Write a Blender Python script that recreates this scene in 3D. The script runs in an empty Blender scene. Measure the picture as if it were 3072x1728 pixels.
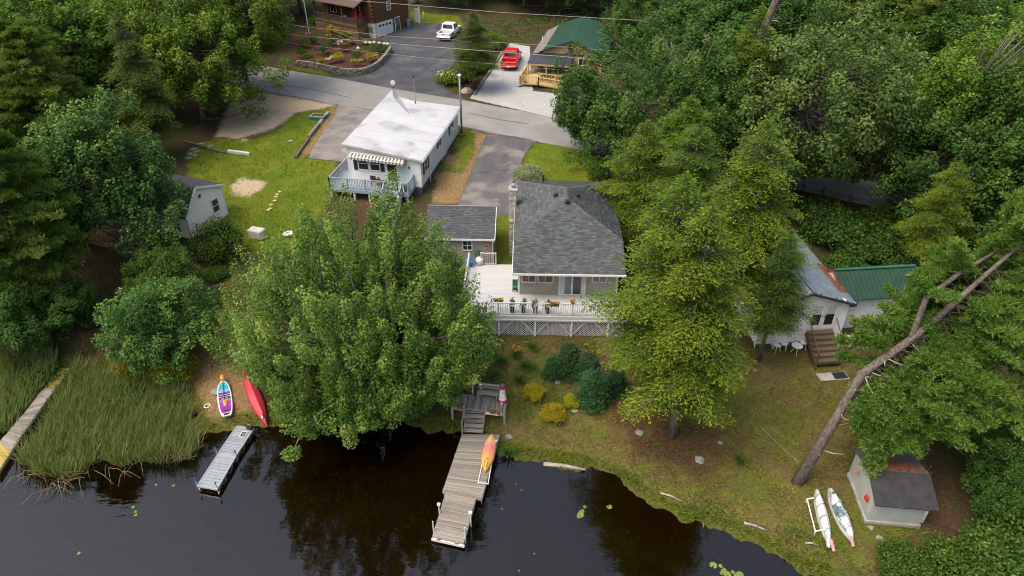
import bpy, math, random
import numpy as np
from mathutils import Vector
from mathutils.geometry import delaunay_2d_cdt

random.seed(7)
RNG = np.random.default_rng(7)
SC = bpy.context.scene
COL = SC.collection
R = math.radians

# ---- camera: a drone 30 m above the lake ------------------------------
cam_d = bpy.data.cameras.new('camera')
cam_d.sensor_width = 36.0
cam_d.lens = 36.0 * 2110 / 3072
cam_d.clip_start = .5
cam_d.clip_end = 2000
cam = bpy.data.objects.new('camera', cam_d)
COL.objects.link(cam)
cam.location = (0, 0, 30)
cam.rotation_euler = (R(90 - 34), 0, 0)
SC.camera = cam

# ---- overcast daylight -------------------------------------------------
SUN_EL, SUN_AZ = 62, 242           # azimuth clockwise from +Y
world = bpy.data.worlds.new('World')
SC.world = world
world.use_nodes = True
wn = world.node_tree.nodes
wl = world.node_tree.links
bg = wn['Background']
sky = wn.new('ShaderNodeTexSky')
sky.sky_type = 'NISHITA'
sky.sun_disc = False
sky.sun_elevation = R(SUN_EL)
sky.sun_rotation = R(SUN_AZ)
sky.altitude = 200
sky.air_density = 1.5
sky.dust_density = 9.0
sky.ozone_density = .4
wl.new(sky.outputs['Color'], bg.inputs['Color'])
bg.inputs['Strength'].default_value = .15
sun_d = bpy.data.lights.new('sun', 'SUN')
sun_d.energy = .6
sun_d.angle = R(35)
sun_d.color = (1.0, .95, .86)
sun = bpy.data.objects.new('sun', sun_d)
COL.objects.link(sun)
_to = Vector((math.sin(R(SUN_AZ)) * math.cos(R(SUN_EL)), math.cos(R(SUN_AZ)) * math.cos(R(SUN_EL)), math.sin(R(SUN_EL))))
sun.rotation_euler = _to.to_track_quat('Z', 'Y').to_euler()
sun.location = (0, -20, 80)
SC.view_settings.view_transform = 'Standard'
SC.view_settings.look = 'None'
SC.view_settings.gamma = 1
SC.view_settings.exposure = .9
SC.view_settings.use_curve_mapping = False
SC.cycles.max_bounces = 9
SC.cycles.diffuse_bounces = 5
SC.cycles.glossy_bounces = 3
SC.cycles.transmission_bounces = 4
SC.cycles.transparent_max_bounces = 10
SC.cycles.use_denoising = True
SC.cycles.filter_width = 1.1

# ---- materials ---------------------------------------------------------
MATS = {}
def nodes_of(name):
    m = bpy.data.materials.new(name)
    m.use_nodes = True
    return m, m.node_tree.nodes, m.node_tree.links
def rgba(c):
    return (c[0], c[1], c[2], 1)
def mat(name, c1, c2=None, scale=3., rough=.75, metal=0., bump=0., bscale=None, stretch=(1, 1, 1), spec=.3, rand=0., lo=.35, hi=.65, detail=5, c3=None, s3=.4):
    """painted / wooden / mineral surface: two-tone noise, optional bump, per-piece value shift"""
    if name in MATS: return MATS[name]
    m, n, l = nodes_of(name)
    b = n['Principled BSDF']
    b.inputs['Roughness'].default_value = rough
    b.inputs['Metallic'].default_value = metal
    b.inputs['Specular IOR Level'].default_value = spec
    c2 = c2 or tuple(v * .82 for v in c1)
    tc = n.new('ShaderNodeTexCoord')
    mp = n.new('ShaderNodeMapping'); mp.inputs['Scale'].default_value = stretch
    if rand:
        o0 = n.new('ShaderNodeObjectInfo'); v0 = n.new('ShaderNodeVectorMath'); v0.operation = 'MULTIPLY_ADD'
        l.new(o0.outputs['Random'], v0.inputs[0]); v0.inputs[1].default_value = (37, 53, 71)
        l.new(tc.outputs['Object'], v0.inputs[2]); l.new(v0.outputs[0], mp.inputs['Vector'])
    else:
        l.new(tc.outputs['Object'], mp.inputs['Vector'])
    nz = n.new('ShaderNodeTexNoise'); nz.inputs['Scale'].default_value = scale; nz.inputs['Detail'].default_value = detail
    l.new(mp.outputs['Vector'], nz.inputs['Vector'])
    rp = n.new('ShaderNodeValToRGB')
    rp.color_ramp.elements[0].position = lo; rp.color_ramp.elements[0].color = rgba(c1)
    rp.color_ramp.elements[1].position = hi; rp.color_ramp.elements[1].color = rgba(c2)
    l.new(nz.outputs['Fac'], rp.inputs['Fac'])
    col = rp.outputs['Color']
    if c3:
        n3 = n.new('ShaderNodeTexNoise'); n3.inputs['Scale'].default_value = s3; n3.inputs['Detail'].default_value = 6
        l.new(tc.outputs['Object'], n3.inputs['Vector'])
        r3 = n.new('ShaderNodeMapRange'); r3.inputs['From Min'].default_value = .52; r3.inputs['From Max'].default_value = .68
        l.new(n3.outputs['Fac'], r3.inputs['Value'])
        mx = n.new('ShaderNodeMixRGB'); mx.inputs['Color2'].default_value = rgba(c3)
        l.new(r3.outputs['Result'], mx.inputs['Fac']); l.new(col, mx.inputs['Color1'])
        col = mx.outputs['Color']
    if rand:
        oi = n.new('ShaderNodeObjectInfo')
        mr = n.new('ShaderNodeMapRange'); mr.inputs['To Min'].default_value = 1 - rand; mr.inputs['To Max'].default_value = 1 + rand
        l.new(oi.outputs['Random'], mr.inputs['Value'])
        hs = n.new('ShaderNodeHueSaturation')
        l.new(mr.outputs['Result'], hs.inputs['Value']); l.new(col, hs.inputs['Color'])
        col = hs.outputs['Color']
    l.new(col, b.inputs['Base Color'])
    if bump:
        n2 = n.new('ShaderNodeTexNoise'); n2.inputs['Scale'].default_value = bscale or scale * 4; n2.inputs['Detail'].default_value = 6
        l.new(mp.outputs['Vector'], n2.inputs['Vector'])
        bp = n.new('ShaderNodeBump'); bp.inputs['Strength'].default_value = bump; bp.inputs['Distance'].default_value = .05
        l.new(n2.outputs['Fac'], bp.inputs['Height']); l.new(bp.outputs['Normal'], b.inputs['Normal'])
    MATS[name] = m
    return m
def siding(name, c1, c2, pitch=.11, strength=.5, axis=2):
    """lapped boards: saw-tooth relief every `pitch` metres"""
    m = mat(name, c1, c2, scale=1.2, rough=.6, spec=.25)
    n, l = m.node_tree.nodes, m.node_tree.links
    b = n['Principled BSDF']
    tc = n.new('ShaderNodeTexCoord'); sp = n.new('ShaderNodeSeparateXYZ')
    l.new(tc.outputs['Object'], sp.inputs['Vector'])
    mu = n.new('ShaderNodeMath'); mu.operation = 'MULTIPLY'; mu.inputs[1].default_value = 1 / pitch
    l.new(sp.outputs[axis], mu.inputs[0])
    fr = n.new('ShaderNodeMath'); fr.operation = 'FRACT'; l.new(mu.outputs[0], fr.inputs[0])
    bp = n.new('ShaderNodeBump'); bp.inputs['Strength'].default_value = strength; bp.inputs['Distance'].default_value = .02
    bp.invert = True
    l.new(fr.outputs[0], bp.inputs['Height']); l.new(bp.outputs['Normal'], b.inputs['Normal'])
    return m
def leafmat(name, dark, mid, light, rough=.55, trans=.3, tint=.12):
    """foliage: colour by the leaf's own random tone, a little light through the blade"""
    if name in MATS: return MATS[name]
    m, n, l = nodes_of(name)
    out = n['Material Output']
    b = n['Principled BSDF']
    b.inputs['Roughness'].default_value = rough
    b.inputs['Specular IOR Level'].default_value = .12
    at = n.new('ShaderNodeAttribute'); at.attribute_name = 'tone'
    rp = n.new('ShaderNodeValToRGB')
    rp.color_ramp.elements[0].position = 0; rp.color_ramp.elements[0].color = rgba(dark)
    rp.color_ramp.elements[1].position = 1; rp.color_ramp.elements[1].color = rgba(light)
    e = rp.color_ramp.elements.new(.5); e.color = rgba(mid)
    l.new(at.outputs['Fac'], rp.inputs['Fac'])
    oi = n.new('ShaderNodeObjectInfo')
    hs = n.new('ShaderNodeHueSaturation')
    mr = n.new('ShaderNodeMapRange'); mr.inputs['To Min'].default_value = 1 - tint; mr.inputs['To Max'].default_value = 1 + tint
    l.new(oi.outputs['Random'], mr.inputs['Value']); l.new(mr.outputs['Result'], hs.inputs['Value'])
    mh = n.new('ShaderNodeMapRange'); mh.inputs['To Min'].default_value = .5 - tint * .12; mh.inputs['To Max'].default_value = .5 + tint * .12
    ml = n.new('ShaderNodeMath'); ml.operation = 'MULTIPLY'; ml.inputs[1].default_value = 7.31
    fr = n.new('ShaderNodeMath'); fr.operation = 'FRACT'
    l.new(oi.outputs['Random'], ml.inputs[0]); l.new(ml.outputs[0], fr.inputs[0]); l.new(fr.outputs[0], mh.inputs['Value'])
    l.new(mh.outputs['Result'], hs.inputs['Hue'])
    l.new(rp.outputs['Color'], hs.inputs['Color'])
    l.new(hs.outputs['Color'], b.inputs['Base Color'])
    tr = n.new('ShaderNodeBsdfTranslucent')
    mg = n.new('ShaderNodeMixRGB'); mg.blend_type = 'MULTIPLY'; mg.inputs['Fac'].default_value = 1; mg.inputs['Color2'].default_value = (1.25, 1.3, .6, 1)
    l.new(hs.outputs['Color'], mg.inputs['Color1']); l.new(mg.outputs['Color'], tr.inputs['Color'])
    mx = n.new('ShaderNodeMixShader'); mx.inputs['Fac'].default_value = trans
    l.new(b.outputs['BSDF'], mx.inputs[1]); l.new(tr.outputs['BSDF'], mx.inputs[2]); l.new(mx.outputs['Shader'], out.inputs['Surface'])
    MATS[name] = m
    return m
def tonemat(name, stops, rough=.85, bump=0):
    """roof shingles and similar small pieces: colour from each piece's own tone"""
    if name in MATS: return MATS[name]
    m, n, l = nodes_of(name)
    b = n['Principled BSDF']; b.inputs['Roughness'].default_value = rough; b.inputs['Specular IOR Level'].default_value = .2
    at = n.new('ShaderNodeAttribute'); at.attribute_name = 'tone'
    rp = n.new('ShaderNodeValToRGB')
    el = rp.color_ramp.elements
    el[0].position = 0; el[0].color = rgba(stops[0]); el[1].position = 1; el[1].color = rgba(stops[-1])
    for i, c in enumerate(stops[1:-1]):
        e = el.new((i + 1) / (len(stops) - 1)); e.color = rgba(c)
    l.new(at.outputs['Fac'], rp.inputs['Fac'])
    tc = n.new('ShaderNodeTexCoord'); nz = n.new('ShaderNodeTexNoise'); nz.inputs['Scale'].default_value = .9; nz.inputs['Detail'].default_value = 7
    l.new(tc.outputs['Object'], nz.inputs['Vector'])
    mr = n.new('ShaderNodeMapRange'); mr.inputs['To Min'].default_value = .75; mr.inputs['To Max'].default_value = 1.25
    l.new(nz.outputs['Fac'], mr.inputs['Value'])
    hs = n.new('ShaderNodeHueSaturation'); l.new(mr.outputs['Result'], hs.inputs['Value']); l.new(rp.outputs['Color'], hs.inputs['Color'])
    l.new(hs.outputs['Color'], b.inputs['Base Color'])
    MATS[name] = m
    return m

# ---- mesh helpers ------------------------------------------------------
def link(o, parent=None):
    COL.objects.link(o)
    if parent is not None: o.parent = parent
    return o
def raw_mesh(name, V, F, tone=None, smooth=False):
    """numpy verts (n,3); faces (m,k) array or list of lists"""
    me = bpy.data.meshes.new(name)
    V = np.asarray(V, np.float32)
    if isinstance(F, np.ndarray):
        k = F.shape[1]; nf = len(F)
        me.vertices.add(len(V)); me.vertices.foreach_set('co', V.ravel())
        me.loops.add(nf * k); me.loops.foreach_set('vertex_index', F.astype(np.int32).ravel())
        me.polygons.add(nf)
        me.polygons.foreach_set('loop_start', np.arange(0, nf * k, k, dtype=np.int32))
        me.polygons.foreach_set('loop_total', np.full(nf, k, np.int32))
        me.update(calc_edges=True)
    else:
        me.from_pydata(V.tolist(), [], F); me.update()
    if tone is not None:
        a = me.attributes.new('tone', 'FLOAT', 'FACE'); a.data.foreach_set('value', np.asarray(tone, np.float32))
    if smooth:
        me.polygons.foreach_set('use_smooth', np.ones(len(me.polygons), bool))
    return me
def obj(name, me, m, parent=None, loc=(0, 0, 0), rotz=0.):
    if m is not None and len(me.materials) == 0: me.materials.append(m)
    o = bpy.data.objects.new(name, me)
    o.location = loc
    if rotz: o.rotation_euler = (0, 0, rotz)
    return link(o, parent)
def tag(o, label=None, cat=None, group=None, kind=None):
    if label: o['label'] = label
    if cat: o['category'] = cat
    if group: o['group'] = group
    if kind: o['kind'] = kind
    return o
def thing(name, label, cat, loc=(0, 0, 0), rotz=0., group=None):
    o = bpy.data.objects.new(name, None)
    o.empty_display_size = .3
    o.location = loc; o.rotation_euler = (0, 0, rotz)
    link(o)
    return tag(o, label, cat, group)
def copy_tree(root, loc=None, rotz=None, scale=None, label=None, group=None):
    r = root.copy(); COL.objects.link(r)
    if loc is not None: r.location = loc
    if rotz is not None: r.rotation_euler = (r.rotation_euler[0], r.rotation_euler[1], rotz)
    if scale is not None: r.scale = scale if hasattr(scale, '__len__') else (scale,) * 3
    if label: r['label'] = label
    if group: r['group'] = group
    for c in list(root.children):
        d = c.copy(); COL.objects.link(d); d.parent = r
        for e in list(c.children):
            f = e.copy(); COL.objects.link(f); f.parent = d
    return r
class MB:
    """collects simple solids; build() links them as ONE mesh object"""
    def __init__(s): s.v = []; s.f = []
    def add(s, vs, fs):
        o = len(s.v); s.v += [tuple(p) for p in vs]; s.f += [[i + o for i in f] for f in fs]; return s
    def box(s, a, b):
        (x0, y0, z0), (x1, y1, z1) = a, b
        if x0 > x1: x0, x1 = x1, x0
        if y0 > y1: y0, y1 = y1, y0
        if z0 > z1: z0, z1 = z1, z0
        return s.add([(x0, y0, z0), (x1, y0, z0), (x1, y1, z0), (x0, y1, z0), (x0, y0, z1), (x1, y0, z1), (x1, y1, z1), (x0, y1, z1)],
                     [[3, 2, 1, 0], [4, 5, 6, 7], [0, 1, 5, 4], [1, 2, 6, 5], [2, 3, 7, 6], [3, 0, 4, 7]])
    def bar(s, p, q, w, h=None, up=(0, 0, 1)):
        """a squared bar from p to q, width w, height h"""
        h = h or w
        p, q = Vector(p), Vector(q); d = (q - p).normalized(); u = Vector(up)
        if abs(d.dot(u)) > .98: u = Vector((0, 1, 0))
        sd = d.cross(u).normalized(); u = sd.cross(d).normalized()
        vs = [p + sd * (a * w / 2) + u * (b * h / 2) for a, b in ((-1, -1), (1, -1), (1, 1), (-1, 1))] + [q + sd * (a * w / 2) + u * (b * h / 2) for a, b in ((-1, -1), (1, -1), (1, 1), (-1, 1))]
        return s.add(vs, [[3, 2, 1, 0], [4, 5, 6, 7], [0, 1, 5, 4], [1, 2, 6, 5], [2, 3, 7, 6], [3, 0, 4, 7]])
    def prism(s, poly, z0, z1):
        n = len(poly)
        a = sum(poly[i][0] * poly[(i + 1) % n][1] - poly[(i + 1) % n][0] * poly[i][1] for i in range(n))
        if a < 0: poly = poly[::-1]
        return s.add([(x, y, z0) for x, y in poly] + [(x, y, z1) for x, y in poly], [list(range(n))[::-1], list(range(n, 2 * n))] + [[i, (i + 1) % n, n + (i + 1) % n, n + i] for i in range(n)])
    def slab(s, pts, t):
        """a flat polygon of 3-D points thickened downwards by t"""
        n = len(pts)
        return s.add([tuple(p) for p in pts] + [(p[0], p[1], p[2] - t) for p in pts], [list(range(n)), list(range(n, 2 * n))[::-1]] + [[i, n + i, n + (i + 1) % n, (i + 1) % n] for i in range(n)])
    def tube(s, pts, r, seg=8, cap=True):
        pts = [Vector(p) for p in pts]
        rs = r if hasattr(r, '__len__') else [r] * len(pts)
        o = len(s.v); nrm = None
        for i, p in enumerate(pts):
            d = (pts[min(i + 1, len(pts) - 1)] - pts[max(i - 1, 0)]).normalized()
            if nrm is None:
                nrm = d.cross(Vector((0, 0, 1)) if abs(d.z) < .9 else Vector((1, 0, 0))).normalized()
            nrm = (nrm - d * nrm.dot(d)).normalized(); bn = d.cross(nrm)
            for k in range(seg):
                a = 2 * math.pi * k / seg
                s.v.append(tuple(p + nrm * (math.cos(a) * rs[i]) + bn * (math.sin(a) * rs[i])))
        for i in range(len(pts) - 1):
            for k in range(seg):
                a, b = o + i * seg + k, o + i * seg + (k + 1) % seg
                s.f.append([a, b, b + seg, a + seg])
        if cap:
            s.f.append([o + k for k in range(seg)][::-1]); s.f.append([o + (len(pts) - 1) * seg + k for k in range(seg)])
        return s
    def lathe(s, prof, c=(0, 0, 0), seg=12):
        """profile of (radius, z) turned about the vertical through c"""
        o = len(s.v); n = len(prof)
        for r, z in prof:
            for k in range(seg):
                a = 2 * math.pi * k / seg
                s.v.append((c[0] + r * math.cos(a), c[1] + r * math.sin(a), c[2] + z))
        for i in range(n - 1):
            for k in range(seg):
                a, b = o + i * seg + k, o + i * seg + (k + 1) % seg
                s.f.append([a, b, b + seg, a + seg])
        s.f.append([o + k for k in range(seg)][::-1]); s.f.append([o + (n - 1) * seg + k for k in range(seg)])
        return s
    def build(s, name, m, parent=None, smooth=False, bevel=0., loc=(0, 0, 0), rotz=0.):
        me = raw_mesh(name, s.v, s.f, smooth=smooth)
        o = obj(name, me, m, parent, loc, rotz)
        if bevel:
            b = o.modifiers.new('edge', 'BEVEL'); b.width = bevel; b.segments = 1; b.limit_method = 'ANGLE'
        return o
def Box(name, a, b, m, parent=None, bevel=0.):
    return MB().box(a, b).build(name, m, parent, bevel=bevel)
def shared(name, me, m, parent, loc, rot=(0, 0, 0), scale=(1, 1, 1)):
    o = obj(name, me, m, parent, loc); o.rotation_euler = rot; o.scale = scale
    return o
def in_poly(X, Y, poly):
    ins = np.zeros(X.shape, bool); n = len(poly)
    for i in range(n):
        x0, y0 = poly[i]; x1, y1 = poly[(i + 1) % n]
        c = ((y0 > Y) != (y1 > Y)) & (X < (x1 - x0) * (Y - y0) / ((y1 - y0) + 1e-12) + x0)
        ins ^= c
    return ins
def poly_sd(X, Y, poly):
    """signed distance to a polygon, positive inside"""
    d = np.full(X.shape, 1e9); n = len(poly)
    for i in range(n):
        x0, y0 = poly[i]; x1, y1 = poly[(i + 1) % n]
        ex, ey = x1 - x0, y1 - y0
        t = np.clip(((X - x0) * ex + (Y - y0) * ey) / (ex * ex + ey * ey + 1e-12), 0, 1)
        d = np.minimum(d, np.hypot(X - x0 - t * ex, Y - y0 - t * ey))
    return np.where(in_poly(X, Y, poly), d, -d)
def smooth01(t):
    t = np.clip(t, 0, 1); return t * t * (3 - 2 * t)
def pts_in(poly, n, rng):
    P = np.array(poly); lo, hi = P.min(0), P.max(0); out = np.zeros((0, 2))
    while len(out) < n:
        q = rng.uniform(lo, hi, (n * 3, 2)); out = np.vstack([out, q[in_poly(q[:, 0], q[:, 1], poly)]])
    return out[:n]

# ---- terrain heights -------------------------------------------------
HILL_Y = [10, 28, 31, 37, 42, 48, 55, 65, 80, 100, 130, 200, 500]
HILL_Z = [.2, .35, .7, 1.4, 1.9, 2.35, 2.7, 3.2, 3.6, 4.2, 6, 14, 40]
SHORE = [(-42.01, 32.88), (-35.03, 33.62), (-31.43, 34.39), (-28.94, 34.77), (-24.35, 34.0), (-19.99, 31.91), (-18.65, 30.28), (-17.92, 29.05), (-17.34, 29.24), (-16.07, 29.62), (-14.01, 29.75), (-12.58, 30.61), (-9.27, 30.78), (-4.14, 29.46), (-2.85, 29.15), (-0.85, 27.68), (0.71, 27.23), (2.47, 26.83), (5.27, 26.23), (6.06, 25.63), (6.97, 24.56), (8.4, 23.3), (9.52, 22.82), (11.01, 22.34), (12.03, 21.72), (12.78, 20.98), (13.69, 20.22), (15.15, 19.6), (17.7, 17.09), (20.92, 13.8)]
SHX = [p[0] for p in SHORE]; SHY = [p[1] for p in SHORE]
def gz(x, y):
    """ground height (metres above the lake) at x, y"""
    x = np.asarray(x, float); y = np.asarray(y, float)
    d = (y - np.interp(x, SHX, SHY) + .20 * np.sin(x * 2.3 + 1.2 * np.sin(x * .7)) + .13 * np.sin(x * 5.1 + 1) + .08 * np.sin(x * 9.7)) * .85
    h = np.interp(y, HILL_Y, HILL_Z)
    h = h - .85 * np.exp(-((x + 11.5) / 6.5) ** 2 - ((y - 49) / 4.5) ** 2)
    h = h - .55 * np.exp(-((x - 19) / 6.) ** 2 - ((y - 35) / 5.) ** 2)
    h = h - .9 * np.exp(-((x - 24) / 8.) ** 2 - ((y - 46) / 5.) ** 2)
    t = np.clip((d + .35) / 2.6, 0, 1); t = t * t * (3 - 2 * t)
    land = h * t
    lake = np.maximum(-1.7, d * .30) - .03 * np.minimum(1, -d)
    return np.where(d > 0, land, lake)

def on(p, dz=0.):
    return (p[0], p[1], float(gz(p[0], p[1])) + dz)

# ======================= GROUND, ROADS, WATER ===========================
ROAD_UP = [(-80.43, 110.37), (-54.08, 99.40), (-34.71, 90.07), (-25.90, 86.01), (-21.75, 84.29), (-15.09, 81.30), (-4.91, 76.47), (3.09, 72.41), (14.35, 66.58), (24.58, 61.04), (33.54, 56.59), (35.17, 55.17), (44.43, 48.52)]
ROAD_LO = [(-73.10, 98.31), (-49.08, 88.38), (-32.82, 81.30), (-23.83, 77.57), (-19.10, 75.39), (-15.65, 74.11), (-5.75, 69.61), (-2.62, 67.87), (2.58, 65.43), (13.36, 60.56), (21.64, 57.11), (25.76, 55.49), (31.40, 52.52), (33.63, 50.94), (42.08, 44.79)]
ROAD = ROAD_UP + ROAD_LO[::-1]
DRIVE_LOG = [(-21.76, 84.29), (-18.55, 84.48), (-17.05, 85.97), (-16.19, 88.67), (-15.81, 93.87), (-16.42, 96.78), (-17.89, 99.12), (-18.23, 99.98), (-16.77, 102.40), (-15.10, 105.58), (-12.85, 107.13), (-9.46, 106.25), (-8.35, 103.22), (-7.70, 97.70), (-7.19, 89.88), (-8.31, 84.29), (-7.75, 80.25), (-4.93, 76.48), (-12.94, 79.92)]
GRAVEL = [(-4.74, 77.28), (-4.14, 79.58), (-2.89, 86.34), (-1.20, 94.09), (-0.25, 97.70), (2.39, 96.32), (2.30, 85.97), (2.40, 79.58), (4.85, 78.75), (7.70, 78.91), (10.87, 75.70), (10.02, 68.26), (3.11, 72.35)]
DRIVE_MID = [(-2.51, 67.31), (2.26, 65.68), (0.94, 61.84), (0.76, 58.66), (0.04, 57.26), (-0.10, 51.79), (-1.27, 51.36), (-5.23, 51.67), (-4.50, 53.54), (-3.58, 60.11)]
DRIVE_LEFT = [(-19.10, 75.39), (-14.93, 73.65), (-14.44, 68.07), (-14.82, 63.38), (-15.45, 61.04), (-16.89, 61.37), (-19.24, 61.86), (-19.15, 66.58), (-18.86, 72.30)]
PAVED = [ROAD, DRIVE_LOG, GRAVEL, DRIVE_MID, DRIVE_LEFT]

LAWN = [[(-31.40, 63.81), (-28.87, 66.58), (-25.49, 65.90), (-23.72, 68.07), (-23.31, 72.52), (-21.14, 74.57), (-19.07, 75.04), (-19.13, 71.20), (-19.86, 62.11), (-16.52, 61.37), (-15.87, 56.37), (-15.98, 51.04), (-16.15, 47.55), (-19.67, 45.97), (-23.13, 49.17), (-27.75, 54.89)],
        [(2.14, 64.96), (5.16, 65.33), (9.98, 60.08), (9.43, 55.59), (0.07, 55.95), (1.12, 61.70)], [(-1.41, 52.92), (0.07, 52.89), (0.06, 43.32), (-1.40, 43.33)],
        [(-4.94, 68.84), (-3.83, 68.16), (-3.54, 62.73), (-4.50, 59.07), (-6.33, 59.08), (-6.51, 60.12), (-5.21, 62.73), (-5.62, 66.06)],
        [(-27.04, 87.50), (-21.80, 84.48), (-22.95, 86.34), (-27.24, 88.28)], [(-15.63, 112.38), (-8.23, 110.37), (-6.74, 104.68), (-10.28, 106.15), (-14.33, 106.15)]]
STRAW = [[(-3.83, 68.16), (-2.49, 67.31), (-4.50, 53.51), (-6.81, 53.65), (-6.86, 58.47), (-6.25, 59.28), (-4.59, 59.07), (-3.54, 62.73)], [(-6.31, 61.40), (-6.11, 62.73), (-5.21, 62.73), (-4.73, 61.40), (-4.95, 60.11), (-5.73, 60.12)],
         [(-21.30, 36.23), (-18.73, 38.93), (-17.52, 38.53), (-16.40, 32.79), (-14.04, 29.88), (-17.37, 29.34), (-19.51, 32.09)], [(-18.92, 62.95), (-18.86, 72.30), (-18.89, 74.57), (-19.55, 74.80), (-20.54, 62.11)]]
SAND = [[(-32.42, 80.77), (-26.53, 78.45), (-19.18, 75.16), (-20.61, 74.11), (-23.31, 72.86), (-24.40, 69.09), (-27.13, 66.10), (-29.46, 66.58), (-30.42, 71.20), (-31.23, 76.96)], [(-24.84, 56.30), (-24.48, 57.62), (-23.15, 57.92), (-21.90, 57.03), (-21.95, 55.60), (-22.76, 54.49), (-23.98, 54.89)]]
GRAVELLY = [[(-28.25, 75.16), (-24.12, 74.34), (-23.10, 71.20), (-23.98, 67.57), (-25.69, 66.58), (-27.35, 68.07), (-28.74, 71.20)]]
DRY = [[(-3.25, 34.80), (-2.04, 36.59), (5.57, 36.78), (10.75, 36.31), (18.72, 36.43), (22.82, 36.98), (19.90, 28.10), (20.75, 22.47), (20.04, 19.84), (13.43, 20.03), (10.81, 22.34), (6.55, 24.56), (5.26, 26.18), (-0.85, 27.68), (-2.95, 28.99)], [(-28.98, 45.81), (-20.86, 45.91), (-17.72, 37.35), (-18.88, 29.62), (-25.58, 35.44)]]
LITTER = [[(4.65, 31.99), (9.96, 31.87), (13.34, 28.06), (10.63, 24.23), (5.97, 26.73), (4.93, 29.72)], [(-34.33, 43.31), (-33.25, 49.11), (-29.89, 45.81), (-27.18, 37.73), (-24.24, 33.78), (-28.51, 35.54), (-30.91, 37.73)],
          [(-25.36, 45.82), (-21.59, 45.35), (-21.32, 40.17), (-23.54, 40.17)], [(1.63, 36.96), (7.17, 36.97), (7.49, 31.53), (4.61, 31.52)], [(23.06, 26.32), (25.87, 26.31), (22.66, 22.70), (20.15, 20.45), (18.45, 20.88), (21.30, 23.18)],
          [(-15.38, 56.55), (-9.74, 56.21), (-10.13, 51.99), (-14.64, 52.57)], [(25.24, 53.07), (33.74, 50.47), (29.18, 42.37), (24.62, 47.06)]]
BED = [[(-27.24, 88.28), (-22.19, 86.34), (-18.68, 85.22), (-17.11, 86.34), (-16.15, 91.11), (-16.17, 94.97), (-18.79, 96.78), (-23.34, 98.64), (-29.78, 101.85), (-31.12, 101.40)]]

ax = np.unique(np.concatenate([np.arange(-320, -60, 8.), np.arange(-60, -34, 1.), np.arange(-34, 28, .28), np.arange(28, 60, 1.), np.arange(60, 321, 8.)]).round(3))
ay = np.unique(np.concatenate([np.arange(-60, 14, 4.), np.arange(14, 62, .28), np.arange(62, 112, .6), np.arange(112, 160, 3.), np.arange(160, 480, 12.)]).round(3))
GX, GY = np.meshgrid(ax, ay)
GZ = gz(GX, GY)
bumpy = .05 * np.sin(GX * 1.3 + 2 * np.sin(GY * .7)) * np.sin(GY * 1.1 + 1.7 * np.sin(GX * .9)) + .03 * np.sin(GX * 3.1 + GY * 1.7) * np.sin(GY * 2.7 - GX)
pave = np.full(GX.shape, -1e9)
for P in PAVED: pave = np.maximum(pave, poly_sd(GX, GY, P))
offroad = 1 - smooth01((pave + .8) / .8)
GZ = GZ + bumpy * offroad * np.where(GZ > .1, 1, .6) - .16 * smooth01((pave - .05) / .3)
nx, ny = len(ax), len(ay)
ii = (np.arange(ny - 1)[:, None] * nx + np.arange(nx - 1)[None]).ravel()
me = raw_mesh('ground', np.stack([GX.ravel(), GY.ravel(), GZ.ravel()], 1), np.stack([ii, ii + 1, ii + nx + 1, ii + nx], 1), smooth=True)
def mask(polys, soft):
    d = np.full(GX.shape, -1e9)
    for P in polys: d = np.maximum(d, poly_sd(GX, GY, P))
    return smooth01(.5 + d / (2 * soft)).ravel()
def cattr(name, a, b, c):
    at = me.attributes.new(name, 'FLOAT_COLOR', 'POINT')
    at.data.foreach_set('color', np.stack([a, b, c, np.ones_like(a)], 1).astype(np.float32).ravel())
cattr('cover_a', mask(LAWN, 1.2), mask(DRY, 2.2), mask(SAND, 1.0))
cattr('cover_b', mask(LITTER, 2.4) * .66, mask(GRAVELLY, 1.4) * .42, mask(STRAW, .9))
cattr('cover_c', mask(BED, .4), mask([SHX and [(x, y + 1.1) for x, y in SHORE] + [(60, -60), (-60, -60)]], .7), np.zeros(GX.size))

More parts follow.
